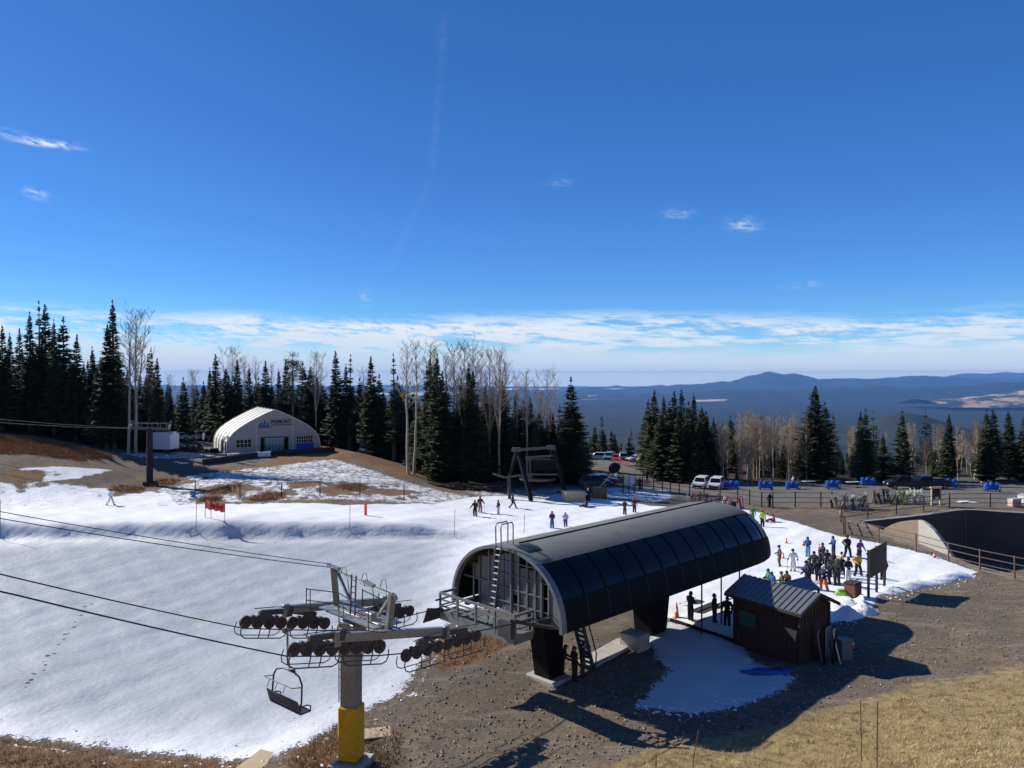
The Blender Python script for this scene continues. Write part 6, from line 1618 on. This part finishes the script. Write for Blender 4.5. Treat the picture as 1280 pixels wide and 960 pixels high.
    for i, (u, v, lb) in enumerate(carts):
        p = onground(u, v)
        if t0 is None:
            t0 = empty('blue_cart', tuple(p), .1, lb, 'cart'); m = MB(); rr = random.Random(6)
            for q in range(11): x = -.75+.15*q; z1 = rr.uniform(.8, 1.25); dy = rr.uniform(-.2,.2); m.tube([(x,dy,.22),(x+rr.uniform(-.05,.05),dy*.6,.7),(x+rr.uniform(-.12,.12),rr.uniform(-.25,.25),z1)], [rr.uniform(.14,.3),rr.uniform(.2,.32),rr.uniform(.06,.2)], 7)
            m.build('padding', g['bluepad'], t0)
            m = MB()
            for x in (-.9, .9):
                for y in (-.45, .45): m.bar((x,y,.12), (x,y,1.12), .05)
            for y in (-.45, .45): m.bar((-.9,y,1.1), (.9,y,1.1), .05); m.bar((-.9,y,.25), (.9,y,.25), .05)
            for x in (-.9, .9): m.bar((x,-.45,1.1), (x,.45,1.1), .05)
            m.build('frame', g['blue'], t0)
            for x in (-.8, .8):
                
                for y in (-.35, .35): w = MB(); w.disc((x,y,.12), (0,1,0), .12, .05, 10); w.build('wheel', g['rubber'], t0)
            note_kids(t0)
        else: dup(t0, p, r.uniform(-.2,.25), lb, 'cart', scale=(1,1,1.0 if i != 6 else 1.1))
    p = onground(991,610); m = MB(); m.tube([(0,0,1.1),(.0,0,1.3),(.12,0,1.5),(.0,0,1.75)], [.16,.2,.12,.06], 8); o = m.build('jacket', g['white']); o.location = p; props(o, 'small white jacket heaped on top of a blue cart', 'jacket')
    # picnic tables
    for u, v, lb in ((1066,609,'white folding table standing by the trees'),(1011,608,'pale folding table between two blue carts')):
        p = onground(u, v); t = empty('folding_table', tuple(p), .1, lb, 'table'); m = MB(); m.box((0,0,.78), (1.9,.8,.05)); m.build('tabletop', g['white'], t)
        for s in (-1, 1): m = MB(); m.bar((s*.75,0,0), (s*.6,0,.77), .05); m.bar((s*.75,-.3,.02), (s*.75,.3,.02), .04); m.build('leg', g['dsteel'], t)
    # kiosk frame
    p = onground(1170,632); t = empty('kiosk_frame', tuple(p), .15, 'small timber notice stand with a pale frame at the end of the ski racks', 'notice stand')
    for s in (-1, 1): m = MB(); m.bar((s*.55,0,0), (s*.55,0,2.1), .16); m.build('post', g['ply'], t)
    m = MB(); m.bar((-.75,0,2.15), (.75,0,2.15), .3, .12); m.build('cap', g['ply'], t); m = MB(); m.box((0,0,1.35), (.95,.05,1.25)); m.build('panel', g['darkwood'], t); m = MB(); m.box((.1,-.04,.9), (.4,.02,.3)); m.build('notice', g['white'], t)
    p = onground(1206,628); m = MB(); 
    for i in range(6): m.box((r.uniform(-.8,.8), r.uniform(-.3,.3), .03+.02*i), (1.1,.6,.02), Euler((0,0,r.uniform(-.3,.3))).to_matrix())
    o = m.build('white_mat', g['white']); o.location = p; props(o, 'white sheet lying flat on the gravel behind the pit railing', 'sheet')
    p = onground(1268,633); t = empty('cooler_box', tuple(p), .2, 'white and pink box at the right edge of the plaza', 'box'); m = MB(); m.box((0,0,.4), (1.2,.8,.8)); m.build('body', g['pinkish'], t, bevel=.05); m = MB(); m.box((0,0,.86), (1.3,.9,.14)); m.build('lid', g['white'], t, bevel=.04)
    p = onground(1279,629); t = empty('cooler_box', tuple(p), .5, 'white box cut by the right picture edge', 'box'); m = MB(); m.box((0,0,.5), (1.0,.8,1.0)); m.build('body', g['white'], t, bevel=.05); m = MB(); m.box((0,0,1.05), (1.1,.9,.1)); m.build('lid', g['coolwhite'], t, bevel=.03)
    # ski racks with skis
    skc = {k: mat('ski_'+k, c, .4, var=.1) for k, c in dict(white=(.75,.76,.78), red=(.35,.05,.04), black=(.02,.02,.025), grey=(.3,.31,.33), teal=(.12,.3,.35), orange=(.7,.2,.05), blue=(.05,.1,.3), lime=(.5,.65,.1), tan=(.38,.28,.18)).items()}
    skm = {}
    def ski_mesh(c, kind):
        if (c, kind) not in skm:
            m = MB()
            if kind == 'ski': 
                for s in (-.07, .07): m.tube([(s,0,0),(s,.02,.8),(s,0,1.55),(s,-.05,1.68),(s,-.13,1.75)], [.042,.034,.042,.04,.012], 5)
            else: m.prism([(-.1,0),(.1,0),(.15,.12),(.13,.75),(.15,1.35),(.1,1.5),(-.1,1.5),(-.15,1.35),(-.13,.75),(-.15,.12)], (0,0,0), (1,0,0), (0,0,1), .025)
            skm[(c, kind)] = m.mesh(kind, skc[c], kind == 'ski')
        return skm[(c, kind)]
    def rack(a, b, n, cols, label, slab, grp, sgroup, fb=.2):
        d = b-a; L = d.length; t = empty('ski_rack', tuple(a), math.atan2(d.y, d.x), label, 'ski rack')
        m = MB()
        for k in range(int(L/2)+1): x = min(L, k*2.0); m.bar((x,-.35,0), (x,0,1.0), .07); m.bar((x,.35,0), (x,0,1.0), .07)
        m.bar((0,0,1.0), (L,0,1.0), .08); m.bar((0,-.25,.3), (L,-.25,.3), .06); m.bar((0,.25,.3), (L,.25,.3), .06); m.build('frame', g['rust'], t)
        for i in range(n):
            k = (i+.5+r.uniform(-.35,.35))/n; s = r.choice((-1, 1)); q = a+d*k; c = r.choice(cols); kind = 'snowboard' if r.random() < fb else 'ski'
            rz = math.atan2(d.y, d.x)
            o = bpy.data.objects.new(kind if kind == 'snowboard' else 'ski_pair', ski_mesh(c, kind)); COL.objects.link(o)
            nx, ny = -math.sin(rz)*s*.4, math.cos(rz)*s*.4
            o.location = (q.x-nx*-1, q.y+ny, zg(q.x, q.y)+.02); o.location = (q.x+nx, q.y+ny, zg(q.x, q.y)+.02); o.rotation_euler = (s*r.uniform(.2,.45), r.uniform(-.35,.35), rz+r.uniform(-.5,.5)); o.scale = (1,1,r.uniform(.85,1.15))
            props(o, (slab[0] if kind == 'ski' else slab[1]), kind, grp if kind == 'ski' else sgroup)
    rack(onground(860,633), onground(889,635), 15, ['red','black','grey','blue','black'], 'ski rack in front of the white cars', ('pair of skis leaning on the rack in front of the white cars','snowboard leaning on the rack in front of the white cars'), 'skis on the left rack', 'snowboards on the left rack')
    rack(onground(896,636), onground(912,637), 9, ['red','black','grey','white'], 'short ski rack right of the first one before the white cars', ('pair of skis leaning on the short rack','snowboard leaning on the short rack'), 'skis on the short rack', 'snowboards on the short rack')
    rack(onground(1046,637), onground(1084,636), 30, ['grey','white','black','tan','white','black'], 'crowded ski rack just behind the corner of the pit railing', ('pair of skis leaning on the crowded rack by the railing corner','snowboard leaning on the crowded rack by the railing corner'), 'skis on the corner rack', 'snowboards on the corner rack')
    rack(onground(1092,630), onground(1118,629), 16, ['black','teal','grey','orange','black','red'], 'ski rack in the middle with an orange board on it', ('pair of skis leaning on the middle rack','snowboard leaning on the middle rack'), 'skis on the middle rack', 'snowboards on the middle rack')
    rack(onground(1122,630), onground(1155,629), 22, ['white','white','white','blue','lime','white'], 'ski rack bristling with tall white skis', ('pair of skis standing among the tall white ones','snowboard standing among the tall white skis'), 'skis on the white-ski rack', 'snowboards on the white-ski rack', .3)
    p = onground(927,636); t = empty('child_seat_sled', tuple(p), .3, 'red and white sled stood up beside the plaza railing', 'sled'); m = MB(); m.prism([(-.25,0),(.25,0),(.3,1.2),(0,1.5),(-.3,1.2)], (0,0,0), (1,0,0), (0,.2,1), .08); m.build('shell', g['redl'], t); m = MB(); m.bar((0,-.1,.2), (0,.1,1.3), .14); m.build('rail', g['white'], t)
    p = onground(917,636); m = MB(); m.tube([(0,0,0),(0,0,.75)], [.28,.33], 12); m.tube([(0,0,.75),(0,0,.82)], [.35,.35], 12); o = m.build('litter_bin', g['navy2']); o.location = p; props(o, 'dark litter bin between the racks and the red sled', 'bin')
    # far yellow-ish machine and orange fence by the road
    p = onground(804,584); t = empty('excavator', tuple(p), .3, 'small sand-coloured digger beside the far road', 'digger'); m = MB(); m.box((0,0,1.1), (2.2,1.5,1.2)); m.box((-.3,0,2.0), (1.0,1.2,1.0)); m.build('body', g['sand'], t, bevel=.08)
    m = MB(); m.bar((.9,0,1.3), (2.3,0,2.3), .25); m.bar((2.3,0,2.3), (3.2,0,.8), .22); m.box((3.2,0,.6), (.6,.8,.5)); m.build('arm', g['sand'], t); m = MB()
    for s in (-1, 1): m.box((0,s*.8,.3), (2.4,.35,.6))
    m.build('track', g['rubber'], t, bevel=.1)
    q = [onground(u, v) for u, v in ((765,577),(775,580),(785,584),(795,586))]; fence(q, 'safety_fence', 'orange safety fence along the edge of the far road', .9, 2, g['bannerd'], g['bannerd'], .08, .10)
    # station surroundings
    a = onground(738,835); b = onground(790,806); d = (b-a).normalized(); n = Vector((-d.y, d.x, 0)); m = MB()
    m.bar(a+n*.35+Vector((0,0,.03)), b+n*.35+Vector((0,0,.10)), 1.15, .16); o = m.build('concrete_slab', g['conc'], None, bevel=.02); props(o, 'long pale concrete slab on the gravel under the station', 'slab')
    a = onground(838,777); b = onground(927,807); m = MB(); m.bar(a+Vector((0,0,.0)), b+Vector((0,0,.0)), .18, .42); o = m.build('deck_edge_board', g['black'], None, bevel=.02); props(o, 'black edging board along the shaded loading deck', 'edging')
    for u, v, s, lb in ((872,753,.9,'black rubber mat on the bright snow beyond the attendants'),(884,762,.8,'black rubber mat behind the middle attendant')):
        p = onground(u, v); m = MB(); m.box((0,0,.06), (3.2*s,.9,.06)); m.box((0,.46,.08), (3.2*s,.06,.05)); o = m.build('rubber_mat', g['rubber']); o.location = p; o.rotation_euler = (0,0,PI/4); props(o, lb, 'mat')
    for i, (u, v, ln, w, c, lb) in enumerate([(467,918,1.5,.8,'ply','weathered plywood board lying right of the yellow tower foot'),(322,958,2.2,1.2,'ply','flat tan board at the bottom edge left of the tower'),(832,925,1.3,.4,'wood','weathered plank at the edge of the dry grass')]):
        p = onground(u, v); t = MB(); t.box((0,0,.05), (ln,w,.06), Euler((.08,.03,.3+i)).to_matrix()); o = t.build('board', g[c], None, bevel=.01); o.location = p; props(o, lb, 'board')
    p = onground(438,957); m = MB(); m.tube([(0,0,0),(0,0,.25)], [.7,.55], 14); o = m.build('valve_cover', g['greencap'], None, smooth=False); o.location = p+Vector((.2,-.9,0)); props(o, 'faded green round cover at the foot of the yellow tower pad', 'cover')
    # white rag and hose
    # bin and gear by the hut
    p = onground(1055,824); t = empty('rubbish_bin', tuple(p), .2, 'pale grey-blue bin in the shade at the right of the hut', 'bin'); m = MB(); m.box((0,0,.5), (.62,.62,1.0)); m.build('body', g['binblue'], t, bevel=.04); m = MB(); m.box((0,0,1.03), (.7,.7,.08)); m.build('lid', g['binblue'], t, bevel=.02)
    for i in range(9):
        u = 1024+i*3.3; p = onground(u, 822+(i % 3)*4); o = bpy.data.objects.new('ski_pair', ski_mesh(['black','grey','black','white','teal'][i % 5], 'ski')); COL.objects.link(o); o.location = p; o.rotation_euler = (r.uniform(-.25,.1), r.uniform(-.3,.2), .9+r.uniform(-.4,.4)); props(o, 'pair of skis stood in the shade against the hut end wall', 'ski', 'skis propped by the hut')
    p = onground(1012,806); m = MB(); m.disc((0,0,.55), (.6,-.8,0), .2, .06, 14); m.bar((0,0,0), (0,0,.5), .06); o = m.build('warning_disc', g['redl']); o.location = p+Vector((.5,-.4,0)); props(o, 'small red disc sign low in the shade of the hut end wall', 'sign')
    p = onground(962,842); m = MB()
    for i in range(16): a = i*.4; m.quad((math.cos(a)*1.3,math.sin(a)*.45,.05+.05*(i%3)),(math.cos(a+.4)*1.3,math.sin(a+.4)*.45,.05+.05*((i+1)%3)),(0,0,.22),(math.cos(a)*.5,math.sin(a)*.2,.25))
    m.tube([(-1.4,.1,.08),(-.5,-.3,.14),(.6,-.25,.12),(1.3,.15,.06)], [.07,.12,.12,.05], 7)
    o = m.build('blue_tarpaulin', g['blue']); o.location = p; props(o, 'crumpled blue tarpaulin on the shaded ground below the hut', 'tarpaulin')
    p = onground(1051,749); m = MB(); m.tube([(-.35,0,.15),(-.15,0,.3),(.15,0,.3),(.38,0,.14)], [.1,.24,.24,.1], 9); o = m.build('green_bag', g['limebag']); o.location = p+Vector((0,0,.15)); props(o, 'small lime green bag on the snow bank beside the hut', 'bag')
    for i, (u, v, lb) in enumerate([(572,612,'dark heap of cut branches at the left of the shaded wood edge'),(606,613,'dark heap of logs in the shade before the middle trees'),(636,608,'dark pile of logs beside the gantry walkway')]):
        p = onground(u, v); m = MB(); rr = random.Random(40+i)
        for q in range(26):
            a = rr.uniform(-.5,.5); c = Vector((rr.gauss(0,1.3), rr.gauss(0,.6), rr.uniform(.1,.7))); dd = Vector((math.cos(a), math.sin(a), rr.uniform(-.15,.15)))*rr.uniform(.6,1.6); m.tube([c-dd, c+dd], rr.uniform(.06,.16), 6)
        o = m.build('log_pile', g['earth']); o.location = p; props(o, lb, 'log pile')
    p = onground(690,840)

# ---------------------------------------------------------------- loose ground cover
def in_mask(poly_uv): 
    P = gpoly(poly_uv); return np.array(P)
def scatter_points(poly, n, rs, dens_near=True):
    A = np.array(poly); lo = A.min(0); hi = A.max(0); out = []
    while len(out) < n:
        x = rs.uniform(lo[0], hi[0], n); y = rs.uniform(lo[1], hi[1], n)
        ok = dist_poly(x, y, poly) > 0
        if dens_near: ok &= rs.uniform(0, 1, n) < np.clip((24/np.maximum(np.hypot(x, y), 1))**1.3, 0, 1)
        out += list(zip(x[ok], y[ok]))
    return np.array(out[:n])
def ground_cover():
    g = MT; rs = np.random.RandomState(12)
    def blades(name, poly, n, hmin, hmax, mt, label, lean=.5, clump=5, spread=.12, w=.011, near=True):
        pts = scatter_points(poly, n, rs, near); z = zg_arr(pts[:, 0], pts[:, 1]); N = n*clump
        bx = np.repeat(pts[:, 0], clump)+rs.normal(0, spread, N); by = np.repeat(pts[:, 1], clump)+rs.normal(0, spread, N); bz = np.repeat(z, clump)-.03
        h = rs.uniform(hmin, hmax, N); a = rs.uniform(0, 6.28, N); lx = rs.normal(.12, lean*.5, N)*h; ly = rs.normal(-.1, lean*.5, N)*h
        V = np.zeros((N, 3, 3)); ww = w*rs.uniform(.7, 1.6, N)
        V[:, 0] = np.stack([bx-np.cos(a)*ww, by-np.sin(a)*ww, bz], -1); V[:, 1] = np.stack([bx+np.cos(a)*ww, by+np.sin(a)*ww, bz], -1); V[:, 2] = np.stack([bx+lx, by+ly, bz+h], -1)
        me = bpy.data.meshes.new(name); me.vertices.add(N*3); me.vertices.foreach_set('co', V.ravel()); me.loops.add(N*3); me.loops.foreach_set('vertex_index', np.arange(N*3, dtype=np.int32)); me.polygons.add(N); me.polygons.foreach_set('loop_start', np.arange(0, N*3, 3, dtype=np.int32)); me.update(calc_edges=True); me.materials.append(mt)
        o = bpy.data.objects.new(name, me); COL.objects.link(o); props(o, label, 'grass', kind='stuff')
    Y1 = gpoly([(730,978),(800,948),(870,932),(960,912),(1060,885),(1140,864),(1280,840),(1360,826)]); Y1 = Y1+[(26,16),(12,12),(4,18)]
    blades('dry_grass', Y1, 42000, .03, .12, g['strawm'], 'straw-coloured dry grass covering the slope at the lower right', clump=6, spread=.07, w=.007, lean=.9)
    blades('grass_tuft', Y1, 2600, .10, .26, g['strawm'], 'taller tufts of dry grass on the slope at the lower right', clump=16, spread=.05, w=.008, lean=.8)
    Bp = gpoly([(-150,905),(0,922),(60,928),(150,942),(240,949),(330,955),(330,1040),(-150,1040)])
    blades('brown_grass', Bp, 7000, .05, .16, g['browngrass'], 'matted brown grass along the lower left edge of the snow', clump=6, spread=.1, near=False)
    H1 = gpoly([(-100,543),(0,545),(60,550),(110,562),(145,572),(100,576),(-100,576)])
    blades('hill_grass', H1, 5000, .15, .5, g['orangegrass'], 'orange-brown grass on the bank below the left trees', clump=5, spread=.3, w=.04, near=False)
    for c in [(160,612,2),(203,605,2.2),(335,622,2.0),(280,612,2.2),(262,625,1.2),(440,610,2)]:
        p = onground(c[0], c[1]); a = np.linspace(0, 6.28, 9)[:-1]; blades('grass_tuft', [(p.x+math.cos(t)*c[2], p.y+math.sin(t)*c[2]) for t in a], 160, .15, .45, g['orangegrass'], 'tufts of rusty grass poking through the patchy snow', clump=5, spread=.15, w=.025, near=False)
    tw = gpoly([(350,955),(385,928),(425,905),(500,915),(500,960),(420,985)]); blades('weeds', tw, 700, .08, .3, g['browngrass'], 'brown weeds round the foot of the yellow tower pad', clump=6, spread=.12, near=False)
    tw = gpoly([(545,815),(600,792),(650,800),(600,826),(548,838)]); blades('weeds', tw, 500, .06, .22, g['browngrass'], 'brown weeds below the station platform', clump=5, spread=.12, near=False)
    # stones and snow clods
    def lumps(name, pts, smin, smax, mt, label, cat, sink=.25, flat=.65):
        b = MB(); r = random.Random(len(pts))
        for x, y in pts:
            s = smin+(smax-smin)*r.random()**3; z = zg(x, y) if len(pts) < 600 else None
            b.v.append((x, y, s)); 
        z = zg_arr(pts[:, 0], pts[:, 1]); out = MB()
        for (x, y, s), zz in zip(b.v, z):
            vs = []
            for i in range(6):
                d = [(1,0,0),(-1,0,0),(0,1,0),(0,-1,0),(0,0,flat),(0,0,-flat)][i]; q = r.uniform(.6, 1.25)*s
                vs.append((d[0]*q+r.gauss(0,.15)*s, d[1]*q+r.gauss(0,.15)*s, d[2]*q))
            a = r.uniform(0, 6.28); ca, sa = math.cos(a), math.sin(a)
            out.add([(x+p[0]*ca-p[1]*sa, y+p[0]*sa+p[1]*ca, zz+p[2]+s*(flat-sink)) for p in vs], [(0,2,4),(2,1,4),(1,3,4),(3,0,4),(2,0,5),(1,2,5),(3,1,5),(0,3,5)])
        o = out.build(name, mt, None, smooth=False); props(o, label, cat, kind='stuff')
    dirtp = gpoly([(345,985),(400,925),(500,875),(540,822),(620,810),(690,800),(740,780),(800,850),(850,900),(1000,870),(1040,780),(1100,765),(1240,725),(1290,735),(1290,825),(1140,858),(960,905),(800,940),(700,980)])
    lumps('stones', scatter_points(dirtp, 7000, rs), .008, .085, g['stone'], 'loose stones strewn over the gravel ground', 'stones')
    edge = []
    for poly, n, w in [([(1035,772),(1062,776),(1092,766)],110,.6),([(1098,746),(1130,738),(1180,728),(1215,720)],260,1.0),([(508,858),(450,886),(385,924),(320,950)],170,1.6),([(520,838),(545,800),(577,775)],120,1.0),([(0,914),(60,922),(150,935),(240,942),(320,948)],200,1.5),([(790,886),(872,893),(985,862)],200,.4),([(1222,715),(1180,700),(1110,682),(1050,671)],260,.35)]:
        P = [onground(*q) for q in poly]
        for i in range(n):
            k = rs.randint(len(P)-1); q = P[k].lerp(P[k+1], rs.rand()); edge.append((q.x+rs.normal(0, w*.5), q.y+rs.normal(0, w*.8)))
    lumps('snow_clods', np.array(edge), .02, .11, g['snow'], 'broken lumps of snow along the ragged snow edges', 'snow')
    # ploughed snow banks
    def bank(pts, w, h, label, seed):
        rr = random.Random(seed); P = [onground(*q) for q in pts]; b = MB(); rows = []
        n = 40; L = []
        for i in range(n+1):
            k = i/n*(len(P)-1); j = min(int(k), len(P)-2); c = P[j].lerp(P[j+1], k-j); d = (P[j+1]-P[j]).normalized(); nn = Vector((-d.y, d.x, 0)); env = min(1, i/4, (n-i)/4)
            row = []
            for q in range(13):
                t = q/12*2-1; x = c.x+nn.x*t*w; y = c.y+nn.y*t*w
                z = zg(x, y)-.06+h*env*(math.cos(t*PI/2)**.8 if abs(t) < 1 else 0)*(1+.14*math.sin(i*1.1+q)+.25*math.sin(i*.37+seed)+.10*rr.uniform(-1, 1)); row.append((x, y, z))
            rows.append(row)
        b.add([p for r_ in rows for p in r_], [(i*13+q, (i+1)*13+q, (i+1)*13+q+1, i*13+q+1) for i in range(n) for q in range(12)])
        o = b.build('snow_bank', g['snow'], None, smooth=True); props(o, label, 'snow bank')
    bank([(1034,764),(1060,757),(1084,757)], 1.1, .5, 'ploughed heap of snow between the hut and the big signboard', 1); bank([(1046,772),(1070,768),(1092,764)], .8, .5, 'lower shaded snow heap right of the hut', 4)
    bank([(1095,741),(1130,735),(1170,727),(1214,718)], .9, .35, 'long crusty snow bank ending at the gravel, right of the signboard', 2)
    # footprints across the hollow
    m = MB()
    for i in range(24):
        k = i/23; u = 28+(112-28)*k+rs.normal(0, 2.2); v = 866-(866-755)*k**1.05+rs.normal(0, 2); p = onground(u, v); s = rs.uniform(.06, .14)*(1 if i % 4 else .6)
        m.disc((p.x, p.y, p.z+.082), (0,0,1), s, .012, 8)
    props(m.build('footprints', g['earth'], None), 'trail of dark footprints climbing across the shaded snow hollow', 'footprints', kind='stuff')

MT = {}
def main():
    MT.update(mats())
    MT.update(earthcurb=mat('earth_curb', (.22,.17,.125), .9, var=.5, scale=2, bump=.04, bscale=6), ropem=mat('rope', (.03,.03,.035), .6, .3), seat=mat('seat_pad', (.02,.025,.045), .5, var=.2), roofm=mat('station_roof', (.185,.185,.168), .7, .0, spec=.25, var=.16, scale=.8, dirt=(.09,.09,.08)), archm=mat('station_grey', (.18,.198,.20), .5, .15, var=.12, scale=1.2),
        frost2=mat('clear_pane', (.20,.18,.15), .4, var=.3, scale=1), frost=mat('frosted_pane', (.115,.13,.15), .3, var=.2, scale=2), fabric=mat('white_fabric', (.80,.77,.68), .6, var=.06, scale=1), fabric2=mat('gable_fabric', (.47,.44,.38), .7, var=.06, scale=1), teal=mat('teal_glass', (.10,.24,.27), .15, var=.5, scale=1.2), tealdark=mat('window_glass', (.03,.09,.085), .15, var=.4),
        bluepad=mat('blue_padding', (.03,.17,.62), .6, var=.9, scale=1.6, dirt=(.01,.03,.14)), blue=mat('blue_pad', (.012,.09,.44), .6, var=.25, scale=3), ink=mat('ink', (.012,.013,.016), .6), ink2=mat('faded_ink', (.10,.10,.11), .6), logo=mat('logo_blue', (.05,.16,.33), .6), darkwood=mat('dark_timber', (.038,.032,.03), .8, var=.4, scale=4), brown=mat('brown_board', (.052,.032,.025), .8, var=.3, scale=3),
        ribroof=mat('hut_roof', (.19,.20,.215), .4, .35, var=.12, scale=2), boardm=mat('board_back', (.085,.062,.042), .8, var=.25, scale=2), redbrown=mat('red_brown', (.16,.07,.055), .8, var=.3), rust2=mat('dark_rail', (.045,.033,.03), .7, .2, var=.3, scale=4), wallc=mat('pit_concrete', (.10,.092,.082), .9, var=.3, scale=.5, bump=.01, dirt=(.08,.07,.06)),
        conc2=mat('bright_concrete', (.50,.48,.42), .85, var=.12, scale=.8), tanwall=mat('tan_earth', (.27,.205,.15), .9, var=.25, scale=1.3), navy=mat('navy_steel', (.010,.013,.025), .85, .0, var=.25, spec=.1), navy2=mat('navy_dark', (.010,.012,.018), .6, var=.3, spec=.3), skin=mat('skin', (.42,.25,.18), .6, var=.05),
        lamp=mat('headlamp', (.7,.7,.7), .15), redl=mat('red_lens', (.4,.02,.02), .4), coolwhite=mat('cool_white', (.62,.66,.72), .5, var=.08), earth=mat('earth', (.09,.06,.04), .9, var=.5), coneorange=mat('cone_orange', (.75,.10,.03), .5, var=.1), banner=mat('banner_orange', (.85,.13,.06), .6, var=.15), bannerd=mat('banner_dark', (.42,.03,.03), .6),
        pinkish=mat('pinkish', (.62,.45,.38), .6), mapa=mat('map_pale', (.42,.5,.36), .6, var=.5, scale=6), mapb=mat('map_blue', (.55,.62,.75), .6, var=.5, scale=6), sand=mat('sand_paint', (.50,.36,.16), .6, var=.2), greencap=mat('green_cover', (.08,.15,.11), .7, var=.3), binblue=mat('bin_blue', (.16,.2,.22), .6), limebag=mat('lime_bag', (.22,.5,.05), .6),
        strawm=mat('straw', (.49,.38,.20), .85, var=1.1, scale=1.1), browngrass=mat('brown_grass', (.21,.135,.07), .85, var=.6, scale=1), orangegrass=mat('orange_grass', (.33,.19,.08), .85, var=.5, scale=.6), stone=mat('stone', (.27,.235,.195), .9, var=.9, scale=1.4), snow=mat('snow_lump', (.84,.85,.87), .6, var=.06, bump=.04, bscale=6))
    setup(); build_ground(); hills(); forest()
    L = lift_tower(); chair(L); terminal(); tent_hall(); shack(); info_board(); pit(); second_lift(); small_tower()
    people(); cars(); things(); ground_cover()
main()
